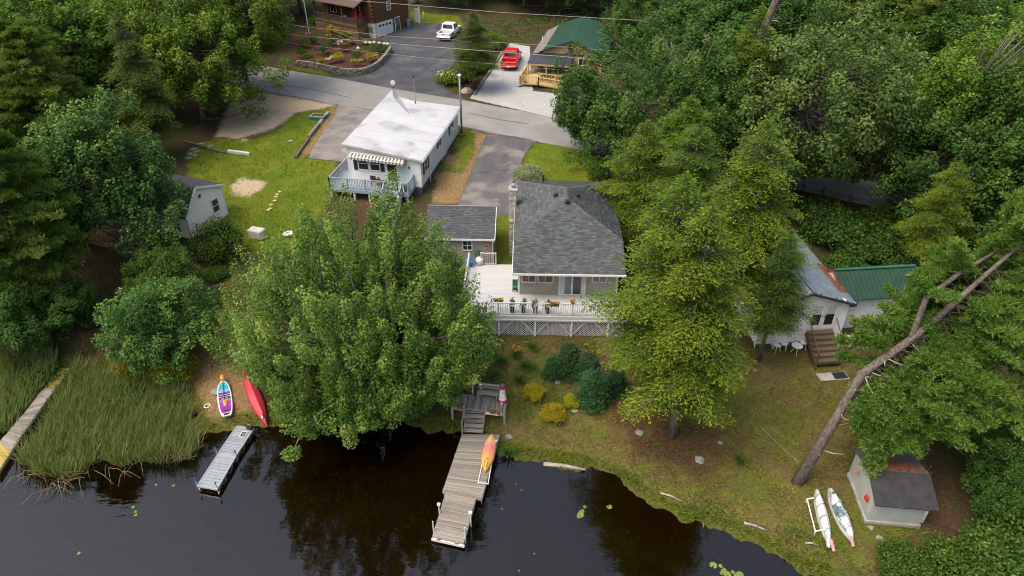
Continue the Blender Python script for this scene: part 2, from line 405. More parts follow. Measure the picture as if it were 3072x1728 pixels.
def ground_material():
    m, n, l = nodes_of('ground')
    b = n['Principled BSDF']; b.inputs['Roughness'].default_value = .95; b.inputs['Specular IOR Level'].default_value = .1
    tc = n.new('ShaderNodeTexCoord')
    def noise(s, d=6, r=.6):
        z = n.new('ShaderNodeTexNoise'); z.inputs['Scale'].default_value = s; z.inputs['Detail'].default_value = d; z.inputs['Roughness'].default_value = r
        l.new(tc.outputs['Object'], z.inputs['Vector']); return z.outputs['Fac']
    def ramp(f, *st):
        r = n.new('ShaderNodeValToRGB'); el = r.color_ramp.elements
        el[0].position, el[0].color = st[0][0], rgba(st[0][1]); el[1].position, el[1].color = st[-1][0], rgba(st[-1][1])
        for p, c in st[1:-1]:
            e = el.new(p); e.color = rgba(c)
        l.new(f, r.inputs['Fac']); return r.outputs['Color']
    def math_(op, a, b_):
        q = n.new('ShaderNodeMath'); q.operation = op
        for i, v in enumerate((a, b_)):
            if isinstance(v, (int, float)): q.inputs[i].default_value = v
            else: l.new(v, q.inputs[i])
        return q.outputs[0]
    def mixc(f, a, b_, bl='MIX'):
        q = n.new('ShaderNodeMixRGB'); q.blend_type = bl
        if isinstance(f, float): q.inputs[0].default_value = f
        else: l.new(f, q.inputs[0])
        for i, v in ((1, a), (2, b_)):
            if isinstance(v, tuple): q.inputs[i].default_value = rgba(v)
            else: l.new(v, q.inputs[i])
        return q.outputs[0]
    nb, nm, nf, nv = noise(.25), noise(1.3), noise(6., 8, .7), noise(22., 6, .75)
    nmf = math_('ADD', math_('MULTIPLY', nm, .6), math_('MULTIPLY', nf, .4))
    def brk(fac, wid=.35, nz=None, amp=.9):
        s = math_('ADD', fac, math_('MULTIPLY', math_('SUBTRACT', nz or nm, .5), amp))
        q = n.new('ShaderNodeMapRange'); q.interpolation_type = 'SMOOTHSTEP'
        q.inputs['From Min'].default_value = .5 - wid / 2; q.inputs['From Max'].default_value = .5 + wid / 2
        l.new(s, q.inputs['Value']); return q.outputs['Result']
    A = n.new('ShaderNodeAttribute'); A.attribute_name = 'cover_a'; B = n.new('ShaderNodeAttribute'); B.attribute_name = 'cover_b'
    Cc = n.new('ShaderNodeAttribute'); Cc.attribute_name = 'cover_c'
    def sep(x):
        q = n.new('ShaderNodeSeparateColor'); l.new(x.outputs['Color'], q.inputs['Color']); return q.outputs
    a, b3, c3 = sep(A), sep(B), sep(Cc)
    floor = mixc(brk(nb, .3, nm, .6), ramp(nf, (.3, (.025, .035, .010)), (.7, (.060, .068, .022))), ramp(nf, (.3, (.035, .024, .014)), (.7, (.085, .055, .032))))
    dryc = mixc(brk(nb, .4, nm, .9), ramp(nf, (.28, (.060, .062, .014)), (.5, (.125, .118, .030)), (.75, (.205, .170, .062))), ramp(nf, (.28, (.046, .062, .010)), (.72, (.118, .138, .022))))
    dryc = mixc(math_('MULTIPLY', brk(math_('SUBTRACT', 1.0, nb), .25, nm, 1.2), .75), dryc, ramp(nf, (.28, (.060, .040, .018)), (.55, (.125, .088, .040)), (.8, (.22, .165, .08))))
    lawn = mixc(brk(nb, .5, nm, .8), ramp(nf, (.28, (.050, .092, .007)), (.72, (.112, .165, .014))), ramp(nf, (.28, (.088, .112, .010)), (.72, (.180, .190, .022))))
    litter = ramp(nf, (.3, (.040, .020, .012)), (.5, (.085, .045, .026)), (.75, (.15, .095, .06)))
    sand = ramp(nv, (.3, (.25, .19, .12)), (.55, (.44, .35, .235)), (.8, (.58, .49, .36)))
    grav = ramp(nv, (.3, (.11, .105, .10)), (.7, (.34, .32, .30)))
    straw = ramp(nf, (.3, (.11, .07, .03)), (.55, (.23, .155, .075)), (.8, (.36, .27, .15)))
    bed = ramp(nf, (.3, (.035, .018, .012)), (.7, (.10, .055, .036)))
    edge = ramp(nf, (.3, (.030, .045, .008)), (.6, (.085, .105, .014)), (.8, (.15, .15, .035)))
    col = floor
    for f, c in ((a[1], dryc), (b3[0], litter), (a[0], lawn), (b3[2], straw), (a[2], sand), (b3[1], grav), (c3[0], bed)):
        col = mixc(brk(f, .5, nmf, 1.3), col, c)
    col = mixc(math_('MULTIPLY', brk(c3[1]), .7), col, edge)
    # lake bed: mud and weed below the water line
    gp = n.new('ShaderNodeNewGeometry'); sx = n.new('ShaderNodeSeparateXYZ'); l.new(gp.outputs['Position'], sx.inputs[0])
    und = n.new('ShaderNodeMapRange'); und.inputs['From Min'].default_value = .03; und.inputs['From Max'].default_value = -.05
    l.new(sx.outputs['Z'], und.inputs['Value'])
    mud = mixc(brk(nm, .3, nf, .8), ramp(nf, (.3, (.040, .026, .013)), (.75, (.125, .085, .042))), ramp(nv, (.3, (.030, .026, .010)), (.75, (.11, .085, .032))))
    col = mixc(und.outputs['Result'], col, mud)
    l.new(col, b.inputs['Base Color'])
    bp = n.new('ShaderNodeBump'); bp.inputs['Strength'].default_value = .8; bp.inputs['Distance'].default_value = .12
    l.new(math_('ADD', nf, math_('MULTIPLY', nv, .6)), bp.inputs['Height']); l.new(bp.outputs['Normal'], b.inputs['Normal'])
    return m
tag(obj('ground', me, ground_material()), kind='structure')

def sheet(name, poly, m, lift=.012, step=1.2, skirt=.2):
    """paving draped over the terrain, with a real edge"""
    P = np.array(poly); lo, hi = P.min(0), P.max(0)
    pts = []
    n = len(poly)
    for i in range(n):
        a, b = P[i], P[(i + 1) % n]; k = max(1, int(np.hypot(*(b - a)) / step))
        for j in range(k): pts.append(tuple(a + (b - a) * j / k))
    nb_ = len(pts)
    X, Y = np.meshgrid(np.arange(lo[0], hi[0], step), np.arange(lo[1], hi[1], step))
    sd = poly_sd(X, Y, poly)
    inner = np.stack([X[sd > step * .4], Y[sd > step * .4]], 1)
    co = [Vector(p) for p in pts] + [Vector(p) for p in inner]
    r = delaunay_2d_cdt(co, [], [list(range(nb_))], 1, 1e-4)
    V = np.array([(v.x, v.y) for v in r[0]])
    Z = gz(V[:, 0], V[:, 1]) + lift
    F = [list(f) for f in r[2]]
    V3 = [(x, y, z) for (x, y), z in zip(V, Z)]
    inv = {}
    for new, olds in enumerate(r[3]):
        for o_ in olds: inv[o_] = new
    ring = [inv[i] for i in range(nb_)]
    base = len(V3)
    V3 += [(V3[i][0], V3[i][1], V3[i][2] - skirt) for i in ring]
    F += [[ring[i], base + i, base + (i + 1) % nb_, ring[(i + 1) % nb_]] for i in range(nb_)]
    return tag(obj(name, raw_mesh(name, np.array(V3), F, smooth=False), m), kind='structure')
asphalt_old = mat('asphalt_old', (.17, .17, .165), (.22, .217, .21), scale=.35, rough=.9, bump=.3, bscale=60, c3=(.15, .15, .148), s3=.12)
asphalt_new = mat('asphalt_new', (.040, .042, .050), (.060, .062, .070), scale=.5, rough=.85, bump=.3, bscale=60, c3=(.085, .085, .09), s3=.25)
asphalt_mid = mat('asphalt_mid', (.055, .055, .062), (.105, .10, .10), scale=.45, rough=.85, bump=.3, bscale=60, stretch=(1, .35, 1), c3=(.17, .16, .15), s3=.5)
asphalt_brown = mat('asphalt_brown', (.12, .115, .115), (.20, .18, .17), scale=.6, rough=.9, bump=.3, bscale=60, c3=(.27, .25, .23), s3=.45)
gravel_m = mat('gravel', (.20, .20, .205), (.42, .42, .42), scale=9, rough=.95, bump=.9, bscale=14, detail=8, c3=(.33, .325, .32), s3=.3)
sheet('road', ROAD, asphalt_old)
sheet('driveway', DRIVE_LOG, asphalt_new, lift=.020)
sheet('driveway', GRAVEL, gravel_m, lift=.028)
sheet('driveway', DRIVE_MID, asphalt_mid, lift=.020)
sheet('driveway', DRIVE_LEFT, asphalt_brown, lift=.024)
def berm(line, m, w=.28, h=.11, name='kerb', up=.012):
    V, F = [], []
    for i, p in enumerate(line):
        a = Vector(line[max(0, i - 1)]); b = Vector(line[min(len(line) - 1, i + 1)]); d = (b - a).normalized(); nrm = Vector((-d.y, d.x))
        for k, (o, z) in enumerate(((-.5, -.05), (-.3, .6), (0, 1), (.3, .6), (.5, -.05))):
            q = Vector(p) + nrm * (o * w); V.append((q.x, q.y, float(gz(q.x, q.y)) + up + z * h))
        if i: 
            for k in range(4): F.append([(i - 1) * 5 + k, (i - 1) * 5 + k + 1, i * 5 + k + 1, i * 5 + k])
    return tag(obj(name, raw_mesh(name, V, F, smooth=True), m), kind='structure')
def dense(line, step=1.):
    out = []
    for a, b in zip(line, line[1:]):
        k = max(1, int(math.dist(a, b) / step)); out += [(a[0] + (b[0] - a[0]) * j / k, a[1] + (b[1] - a[1]) * j / k) for j in range(k)]
    return out + [line[-1]]
berm(dense([(-32.55, 81.03), (-23.80, 77.45), (-19.12, 75.27)]), asphalt_brown)
berm(dense([(-5.57, 69.40), (-2.61, 67.77), (0.08, 66.48), (2.50, 65.33)]), asphalt_mid)
tar = mat('crack_seal', (.028, .028, .03), (.045, .045, .048), rough=.6)
for ln_ in ([(-14.09, 81.11), (-12.84, 80.76), (-11.82, 80.25), (-10.70, 79.85), (-9.88, 79.98), (-8.87, 79.41), (-7.87, 80.19)], [(-13.78, 80.59), (-12.43, 80.32), (-11.37, 80.53), (-10.31, 79.58), (-9.03, 79.85)], [(-2.27, 67.48), (-0.91, 66.96), (0.33, 66.65), (1.86, 65.90)], [(-31.84, 84.01), (-27.44, 81.83), (-22.82, 79.99), (-18.22, 77.45)], [(-4.59, 72.86), (-1.17, 70.99), (1.73, 69.92)], [(-1.71, 59.59), (-1.03, 59.44), (-0.44, 59.24)], [(-3.43, 58.87), (-2.76, 59.03), (-1.98, 58.83)]):
    berm(dense(ln_, .5), tar, .09, .006, 'road_crack', .030)
# lake surface
def water_material():
    m, n, l = nodes_of('lake_water')
    out = n['Material Output']; n.remove(n['Principled BSDF'])
    gl = n.new('ShaderNodeBsdfGlossy'); gl.inputs['Roughness'].default_value = .03; gl.inputs['Color'].default_value = (1, 1, 1, 1)
    tr = n.new('ShaderNodeBsdfTransparent'); tr.inputs['Color'].default_value = (.34, .27, .165, 1)
    fr = n.new('ShaderNodeFresnel'); fr.inputs['IOR'].default_value = 1.6
    tc = n.new('ShaderNodeTexCoord')
    mp = n.new('ShaderNodeMapping'); mp.inputs['Scale'].default_value = (.55, 1.6, 1)
    l.new(tc.outputs['Object'], mp.inputs['Vector'])
    nz = n.new('ShaderNodeTexNoise'); nz.inputs['Scale'].default_value = 1.1; nz.inputs['Detail'].default_value = 3
    l.new(mp.outputs['Vector'], nz.inputs['Vector'])
    bp = n.new('ShaderNodeBump'); bp.inputs['Strength'].default_value = .10; bp.inputs['Distance'].default_value = .12
    l.new(nz.outputs['Fac'], bp.inputs['Height'])
    l.new(bp.outputs['Normal'], gl.inputs['Normal']); l.new(bp.outputs['Normal'], fr.inputs['Normal'])
    mx = n.new('ShaderNodeMixShader')
    l.new(fr.outputs['Fac'], mx.inputs['Fac']); l.new(tr.outputs['BSDF'], mx.inputs[1]); l.new(gl.outputs['BSDF'], mx.inputs[2])
    l.new(mx.outputs['Shader'], out.inputs['Surface'])
    return m
wpoly = [(x, y + 1.25) for x, y in SHORE]
wv = [(-320, 36, 0)] + [(x, y, 0) for x, y in wpoly] + [(320, 14.4, 0), (320, -60, 0), (-320, -60, 0)]
tag(obj('lake_water', raw_mesh('lake_water', wv, [list(range(len(wv)))[::-1]]), water_material()), kind='structure')

# ======================= VEGETATION GENERATORS ==========================
def unit(v):
    return v / (np.linalg.norm(v, axis=-1, keepdims=True) + 1e-9)
def rdir(rng, n):
    return unit(rng.normal(size=(n, 3)))
class Leaves:
    """leaf blades: one four-cornered blade each"""
    def __init__(s): s.P, s.D, s.N, s.L, s.W, s.T = [], [], [], [], [], []
    def add(s, P, D, N, L, W, T):
        n = len(P)
        s.P.append(P); s.D.append(unit(D)); s.N.append(N)
        s.L.append(np.broadcast_to(L, n)); s.W.append(np.broadcast_to(W, n)); s.T.append(np.broadcast_to(T, n))
    def mesh(s, name):
        P, D, N = np.vstack(s.P), np.vstack(s.D), np.vstack(s.N)
        L, W, T = np.concatenate(s.L)[:, None], np.concatenate(s.W)[:, None], np.concatenate(s.T)
        S = unit(np.cross(D, N))
        V = np.stack([P, P + D * L * .45 + S * W * .5, P + D * L, P + D * L * .45 - S * W * .5], 1).reshape(-1, 3)
        F = np.arange(len(P) * 4).reshape(-1, 4)
        return raw_mesh(name, V, F, tone=np.clip(T, 0, 1))
def bez(p, q, sag, n=5, up=0.):
    p, q = np.array(p, float), np.array(q, float)
    m = (p + q) / 2 + np.array([0, 0, sag])
    return [tuple((1 - t) ** 2 * p + 2 * t * (1 - t) * m + t * t * q) for t in np.linspace(0, 1, n)]
def gen_broad(seed, h, r, base=.25, ncl=260, per=230, leaf=.2, plume=.5, lumps=.25, shoot=1.5, fat=.55, trunk_r=.22, stems=1, squash=1., limbs=.6, inner=.45, skew=(0, 0), mid=None):
    rng = np.random.default_rng(seed)
    lv, wd = Leaves(), MB()
    zc, rz = h * (1 + base) / 2, h * (1 - base) / 2 * squash
    ks = rng.normal(size=(7, 3)) * 2.2; ph = rng.uniform(0, 6.28, 7)
    d = rdir(rng, ncl * 3); d = d[d[:, 2] > -.75][:ncl]
    env = 1 + lumps * np.sin(d @ ks.T + ph).sum(1) / 2.6
    rad = rng.uniform(inner ** 2.2, 1, len(d)) ** (1 / 2.2) * env
    C_ = d * rad[:, None] * np.array([r, r, rz])
    if mid is None: C_[:, 2] += zc
    else: C_[:, 2] = np.where(C_[:, 2] > 0, C_[:, 2] / rz * (h - mid * h), C_[:, 2] / rz * (mid - base) * h) + mid * h
    C_[:, 0] += skew[0] * (C_[:, 2] / h); C_[:, 1] += skew[1] * (C_[:, 2] / h)
    C_[:, 2] = np.maximum(C_[:, 2], h * base * .55)
    # stems
    st = []
    for k in range(stems):
        a = 6.283 * k / stems + rng.uniform(-.4, .4)
        top = np.array([math.cos(a) * r * .35 * (stems > 1) + skew[0] * .6, math.sin(a) * r * .35 * (stems > 1) + skew[1] * .6, h * (rng.uniform(.6, .75) if stems == 1 else rng.uniform(.42, .55))])
        b0 = np.array([math.cos(a) * .2 * (stems > 1), math.sin(a) * .2 * (stems > 1), -.15])
        mid = (b0 + top) / 2 + np.append(rng.normal(0, .25, 2), 0)
        pts = [b0, b0 * .7 + mid * .3 + [0, 0, .1], mid, (mid + top) / 2 + np.append(rng.normal(0, .2, 2), 0), top]
        t_r = trunk_r / (stems ** .35)
        wd.tube(pts, [t_r * 1.35, t_r, t_r * .75, t_r * .5, t_r * .2], 8)
        fine = []
        for q0, q1 in zip(pts, pts[1:]):
            for t in (0, .33, .66): fine.append(q0 + (q1 - q0) * t)
        st.append(np.array(fine + [top]))
    sp = np.vstack(st)
    for i, c in enumerate(C_):
        o = unit(c - np.array([skew[0] * .4, skew[1] * .4, zc - rz * .7]))
        if rng.random() < limbs:
            dist = np.linalg.norm(sp - c, axis=1) + 2.5 * np.maximum(0, sp[:, 2] - c[2] + .8)
            q = sp[np.argmin(dist)]
            rr = .022 + .012 * min(4, np.linalg.norm(c - q))
            wd.tube(bez(q, c, -.12 * np.linalg.norm(c - q), 5), [rr, rr * .85, rr * .65, rr * .45, rr * .2], 5, cap=False)
        ax = unit(plume * np.array([0, 0, 1.]) + (1 - plume) * o + rng.normal(0, .18, 3))
        l = shoot * rng.uniform(.7, 1.3)
        n = int(per * rng.uniform(.7, 1.3))
        t = rng.beta(1.3, 1.5, n)
        lat = rdir(rng, n); lat = unit(lat - (lat @ ax)[:, None] * ax)
        w = fat * (.25 + .95 * np.sin(np.pi * np.clip(.12 + t * .86, 0, 1)) * (1 - .45 * t)) * np.sqrt(rng.random(n))
        P = c + ax * ((t - .45) * l)[:, None] + lat * w[:, None]
        P[:, 2] -= .10 * w
        D = unit(lat * .8 + np.array([0, 0, -.35]) + rng.normal(0, .45, (n, 3)))
        N = unit(np.array([0, 0, 1.0]) + .5 * lat + .4 * o + rng.normal(0, .45, (n, 3)))
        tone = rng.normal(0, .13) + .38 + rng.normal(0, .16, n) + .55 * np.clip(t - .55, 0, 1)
        lv.add(P, D, N, leaf * rng.uniform(.7, 1.25, n), leaf * rng.uniform(.6, 1.0, n), tone)
    return wd, lv
def gen_hemlock(seed, h, r, nb=330, leaf=.17, trunk_r=.2, base=.07, power=.75, droop=.36, step=.24, rise=.26):
    rng = np.random.default_rng(seed)
    lv, wd = Leaves(), MB()
    wob = rng.normal(0, .05, (2,))
    wd.tube([(0, 0, -.2), (wob[0], wob[1], h * .33), (wob[0] * 2, -wob[1], h * .66), (0, 0, h * .99)], [trunk_r * 1.25, trunk_r * .8, trunk_r * .45, .012], 8)
    hs = base + (1 - base) * (rng.random(nb) ** 1.05)
    for k in range(nb):
        f = hs[k]; a = rng.uniform(0, 6.283)
        # limbs gather in loose tiers, so the outline stays ragged
        low = min(1., .6 + (f - base) * 3.2)
        tier = .70 + .30 * math.sin(f * h * 1.9 + 3 * math.sin(a * 2 + seed))
        L = r * (1 - f) ** power * rng.uniform(.62, 1.12) * tier * low + .30
        s0 = np.linspace(0, 1, 7)
        out = np.array([math.cos(a), math.sin(a), 0.]); sd = np.array([-math.sin(a), math.cos(a), 0.])
        bend = rng.normal(0, .12)
        def pt(s):
            s = np.atleast_1d(s)
            return out * (L * s)[:, None] + sd * (L * bend * s * s)[:, None] + np.array([0, 0, 1.]) * (f * h * .985 + L * (rise * s - droop * s * s))[:, None]
        rr = .012 + .011 * L
        wd.tube([tuple(p) for p in pt(np.linspace(0, .92, 4))], [rr, rr * .7, rr * .4, rr * .15], 4, cap=False)
        ss = np.arange(.16 if L > 1 else .05, 1.0, step / max(L, .3))
        bt = rng.normal(0, .14)
        for s in ss:
            b = pt(s)[0]; sl = (.42 * L * (1 - s) ** .8 + .22) * rng.uniform(.7, 1.2)
            sl = min(sl, 1.35)
            for side in (-1, 1):
                ddir = unit(out * rng.uniform(.55, .95) + sd * side * rng.uniform(.7, 1.0) + np.array([0, 0, rng.uniform(-.10, .10)]))
                m = max(3, int(sl / .088))
                q = np.linspace(.04, 1, m)
                P = b + ddir * (q * sl)[:, None]
                P[:, 2] -= .14 * sl * q * q
                P += rng.normal(0, .035, (m, 3))
                fl = np.where(rng.random(m) < .5, -1, 1)
                perp = np.cross(ddir, [0, 0, 1.])
                D = unit(ddir + perp * (fl * rng.uniform(.3, .9, m))[:, None] + np.stack([np.zeros(m), np.zeros(m), -.02 - .18 * q + rng.normal(0, .22, m)], 1))
                N = unit(np.array([0, 0, 1.]) + rng.normal(0, .33, (m, 3)))
                tone = .20 + bt + .26 * s + rng.normal(0, .13, m) + .45 * np.clip(q - .4, 0, 1)  # lit spray edges and dark interior painted into tone, with paler new growth
                lv.add(P, D, N, leaf * rng.uniform(.8, 1.35, m), leaf * rng.uniform(.36, .55, m), tone)
    # leader
    m = 90; q = rng.random(m)
    lat = rdir(rng, m); lat[:, 2] = 0
    lv.add(np.stack([0 * q, 0 * q, h * (.93 + .075 * q)], 1), unit(lat + [0, 0, .3]), rdir(rng, m), leaf * 1.3, leaf * .5, .6 + rng.normal(0, .1, m))
    return wd, lv
def tuft_burst(lv, rng, P, axis, n, L, W, tone):
    """needle tufts: n needles fanned about an axis at every point of P"""
    k = len(P)
    A_ = np.repeat(unit(axis), n, 0)
    D = unit(A_ * .75 + rdir(rng, k * n) * .95)
    N = rdir(rng, k * n)
    lv.add(np.repeat(P, n, 0) + rng.normal(0, .02, (k * n, 3)), D, N, L * rng.uniform(.7, 1.2, k * n), W, np.repeat(tone, n) + rng.normal(0, .09, k * n))
def pine_limb(wd, lv, rng, p, q, rr, pads, needles=13, L=.24, W=.045, fill=1., width=.36):
    """a limb from p to q carrying flat plumes of needle tufts on its outer part"""
    p, q = np.array(p, float), np.array(q, float)
    ln = np.linalg.norm(q - p)
    path = np.array(bez(p, q, .10 * ln, 7))
    wd.tube([tuple(v) for v in path], [rr, rr * .85, rr * .7, rr * .55, rr * .4, rr * .25, rr * .1], 5, cap=False)
    d = unit((q - p)[None])[0]; sd = unit(np.cross(d, [0, 0, 1.])[None])[0]
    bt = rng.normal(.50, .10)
    for k in range(pads):
        s = rng.uniform(.16, 1.0) ** .85
        b = (1 - s) ** 2 * p + 2 * s * (1 - s) * ((p + q) / 2 + [0, 0, .10 * ln]) + s * s * q
        side = rng.choice((-1, 1)); off = rng.uniform(.1, 1) * width * ln * (1.12 - s * .8)
        e = b + sd * side * off + d * off * rng.uniform(.3, .9) + [0, 0, rng.uniform(-.05, .18) * off]
        wd.tube([tuple(b), tuple((b + e) / 2 + [0, 0, .03]), tuple(e)], [rr * .28 + .006, rr * .18 + .004, .004], 4, cap=False)
        m = int(max(3, np.linalg.norm(e - b) / .12) * fill)
        t = rng.uniform(.25, 1.05, m)
        P = b + (e - b) * t[:, None] + rng.normal(0, .09, (m, 3)) * [1, 1, .7]
        ax_ = np.tile(unit(((e - b) * .6 + [0, 0, .55])[None]), (m, 1)) + rng.normal(0, .25, (m, 3))
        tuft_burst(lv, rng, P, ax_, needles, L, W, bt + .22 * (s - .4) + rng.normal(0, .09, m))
def gen_pine(seed, h, r, nb=70, base=.22, trunk_r=.28, pads=12, power=.6, **kw):
    rng = np.random.default_rng(seed)
    lv, wd = Leaves(), MB()
    wd.tube([(0, 0, -.2), (.05, 0, h * .3), (-.05, .05, h * .65), (0, 0, h)], [trunk_r * 1.2, trunk_r * .85, trunk_r * .5, .02], 9)
    for k in range(nb):
        f = base + (1 - base) * ((k + rng.random()) / nb); a = k * 2.4 + rng.normal(0, .35)
        L = (r * (1.03 - f) ** power * rng.uniform(.65, 1.15)) + .25
        if f < base + .12: L *= .7
        p = np.array([0, 0, f * h]); q = p + np.array([math.cos(a) * L, math.sin(a) * L, L * rng.uniform(.05, .35)])
        pine_limb(wd, lv, rng, p, q, .018 + .012 * L, int(pads * (.4 + .6 * L / r)) + 2, **kw)
    tuft_burst(lv, rng, np.stack([np.zeros(12), np.zeros(12), h * rng.uniform(.94, 1.0, 12)], 1), np.tile([0, 0, 1.], (12, 1)), 12, .25, .045, .6 + rng.normal(0, .05, 12))
    return wd, lv
def gen_bush(seed, r, h, n=2600, leaf=.12, clumps=34, up=.3, lean=.25, aspect=.65, stalk=True):
    rng = np.random.default_rng(seed)
    lv, wd = Leaves(), MB()
    d = rdir(rng, clumps); d[:, 2] = np.abs(d[:, 2]) * 1.1 - .25
    Cc = d * np.array([r, r, h * .55]) * rng.uniform(.45, 1, (clumps, 1)) ** .5; Cc[:, 2] += h * .45
    Cc[:, 2] = np.maximum(Cc[:, 2], .08 * h)
    for c in Cc:
        if stalk: wd.tube([(c[0] * .12, c[1] * .12, -.05), (c[0] * .5, c[1] * .5, c[2] * .45), tuple(c)], [.03 * h / 2 + .008, .02, .006], 4, cap=False)
        m = max(6, int(n / clumps * rng.uniform(.7, 1.3)))
        o = rdir(rng, m) * (rng.random((m, 1)) ** .45) * np.array([r * .36, r * .36, h * .24])
        P = c + o; P[:, 2] = np.maximum(P[:, 2], .03)
        D = unit(o + rng.normal(0, .5, (m, 3)) * r + [0, 0, up * r])
        N = unit(np.array([0, 0, 1.]) + unit(o) * .6 + rng.normal(0, .45, (m, 3)))
        lv.add(P, D, N, leaf * rng.uniform(.7, 1.3, m), leaf * aspect * rng.uniform(.7, 1.2, m), .42 + rng.normal(0, .10) + rng.normal(0, .16, m) + .2 * np.clip(o[:, 2] / (h * .24), 0, 1))  # upper leaves of each clump get a lighter tone
    return wd, lv
def gen_fountain(seed, n, h, r, w=.04, tone=.5):
    """arching strap leaves from one crown: day lilies, grasses"""
    rng = np.random.default_rng(seed); lv = Leaves()
    for k in range(n):
        a = rng.uniform(0, 6.283); o = np.array([math.cos(a), math.sin(a), 0]); R_ = r * rng.uniform(.35, 1.1); hh = h * rng.uniform(.6, 1.1)
        s = np.linspace(0, 1, 5)
        pt = o * (R_ * s ** 1.3)[:, None] + np.array([0, 0, 1.]) * (hh * (1.75 * s - 1.0 * s * s) * 1.2)[:, None] + o * .04
        D = np.diff(pt, axis=0); L = np.linalg.norm(D, axis=1) * 1.35
        N = np.cross(np.tile(np.cross(o, [0, 0, 1.]), (4, 1)), D)
        lv.add(pt[:-1], D, N, L, w * np.array([.8, 1, 1, .8]), tone + rng.normal(0, .15))
    return lv
def plant(name, label, cat, p, wd, lv, bark, lm, group=None, rotz=0., scale=1., lowname='crown', stemname='trunk', dz=0.):
    t = thing(name, label, cat, on(p, dz), rotz, group)
    if hasattr(scale, '__len__'): t.scale = scale
    elif scale != 1.: t.scale = (scale,) * 3
    if wd is not None and wd.v: wd.build(stemname, bark, t, smooth=True)
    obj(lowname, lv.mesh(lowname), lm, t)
    return t
bark_grey = mat('bark_grey', (.16, .145, .13), (.075, .065, .057), scale=2.5, rough=.95, bump=.8, stretch=(3, 3, .7))
bark_pine = mat('bark_pine', (.155, .13, .115), (.07, .056, .05), scale=3.5, rough=.95, bump=1., stretch=(2.5, 2.5, .6), bscale=9)
bark_dark = mat('bark_dark', (.075, .058, .046), (.035, .028, .022), scale=3, rough=.95, bump=.8, stretch=(3, 3, .7))
bark_birch = mat('bark_birch', (.55, .52, .47), (.22, .20, .18), scale=3, rough=.8, bump=.2, stretch=(1, 1, 3))
LEAF_MAPLE = leafmat('leaf_maple', (.026, .068, .010), (.098, .176, .028), (.275, .320, .082))
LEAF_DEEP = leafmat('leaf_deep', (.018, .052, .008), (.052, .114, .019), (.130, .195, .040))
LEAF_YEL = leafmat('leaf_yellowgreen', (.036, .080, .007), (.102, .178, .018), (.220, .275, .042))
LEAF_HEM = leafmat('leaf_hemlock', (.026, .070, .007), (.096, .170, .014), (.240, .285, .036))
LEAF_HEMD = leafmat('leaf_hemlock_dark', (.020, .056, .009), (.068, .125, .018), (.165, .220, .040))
LEAF_PINE = leafmat('leaf_pine', (.028, .072, .010), (.096, .168, .026), (.225, .290, .064))
LEAF_BLUE = leafmat('leaf_bluegreen', (.022, .060, .012), (.064, .132, .030), (.200, .260, .062))
LEAF_OLIVE = leafmat('leaf_olive', (.034, .066, .012), (.090, .142, .030), (.215, .245, .085))
LEAF_SPRUCE = leafmat('leaf_spruce', (.010, .038, .014), (.030, .082, .028), (.075, .140, .055))
LEAF_GOLD = leafmat('leaf_gold', (.15, .15, .006), (.32, .29, .012), (.48, .42, .04))
LEAF_BUSH = leafmat('leaf_bush', (.018, .048, .006), (.050, .105, .014), (.110, .165, .030))
LEAF_PALE = leafmat('leaf_variegated', (.10, .14, .06), (.24, .28, .15), (.42, .44, .30))
LEAF_REED = leafmat('leaf_reed', (.065, .115, .026), (.165, .225, .070), (.340, .335, .170), tint=0)
LEAF_DEAD = leafmat('leaf_dead', (.09, .06, .03), (.17, .12, .06), (.26, .2, .11))

# ======================= BUILDING HELPERS ===============================
def glass_material(name, tint, rough=.06):
    if name in MATS: return MATS[name]
    m, n, l = nodes_of(name)
    b = n['Principled BSDF']; b.inputs['Base Color'].default_value = rgba(tint); b.inputs['Roughness'].default_value = rough
    b.inputs['Specular IOR Level'].default_value = .9
    MATS[name] = m
    return m
GLASS = glass_material('window_glass', (.018, .022, .026))
GLASS_MID = glass_material('curtained_glass', (.12, .14, .15), .12)
WHITE = mat('white_paint', (.56, .57, .58), (.50, .51, .52), scale=.8, rough=.5)
WHITE_TRIM = mat('white_trim', (.66, .66, .66), (.58, .58, .58), scale=2., rough=.45)
WHITE_SIDE = siding('white_siding', (.62, .63, .64), (.56, .57, .58))
SAGE = siding('sage_siding', (.30, .30, .235), (.26, .26, .205))
CREAM = siding('cream_siding', (.74, .71, .62), (.68, .65, .56), pitch=.13)
GREY_WALL = mat('grey_foundation', (.085, .095, .105), (.06, .068, .078), scale=2)
CONCRETE = mat('concrete', (.36, .35, .33), (.24, .235, .22), scale=2.5, bump=.3, rough=.9)
DARK = mat('dark_metal', (.025, .026, .03), (.04, .04, .045), rough=.45)
BLACK = mat('black_plastic', (.012, .012, .014), (.02, .02, .022), rough=.5)
STEEL = mat('galvanised_steel', (.42, .43, .45), (.30, .31, .33), rough=.4, metal=.7, scale=4)
SHUTTER = mat('navy_shutter', (.020, .023, .040), (.03, .033, .05), rough=.6)
DECK_GREY = mat('grey_deck_paint', (.27, .32, .37), (.22, .265, .31), scale=3, rough=.6, stretch=(1, 8, 1), rand=.07)
DECK_WHITE = mat('white_deck_paint', (.46, .47, .48), (.40, .41, .42), scale=3, rough=.55, stretch=(1, 6, 1), rand=.04)
WOOD_OLD = mat('weathered_wood', (.30, .275, .245), (.15, .135, .12), scale=2.2, rough=.9, bump=.35, stretch=(.6, 9, 9), rand=.28, c3=(.20, .165, .135), s3=1.4)
WOOD_NEW = mat('new_lumber', (.50, .36, .16), (.40, .28, .12), scale=3, rough=.75, stretch=(1, 6, 6), rand=.12)
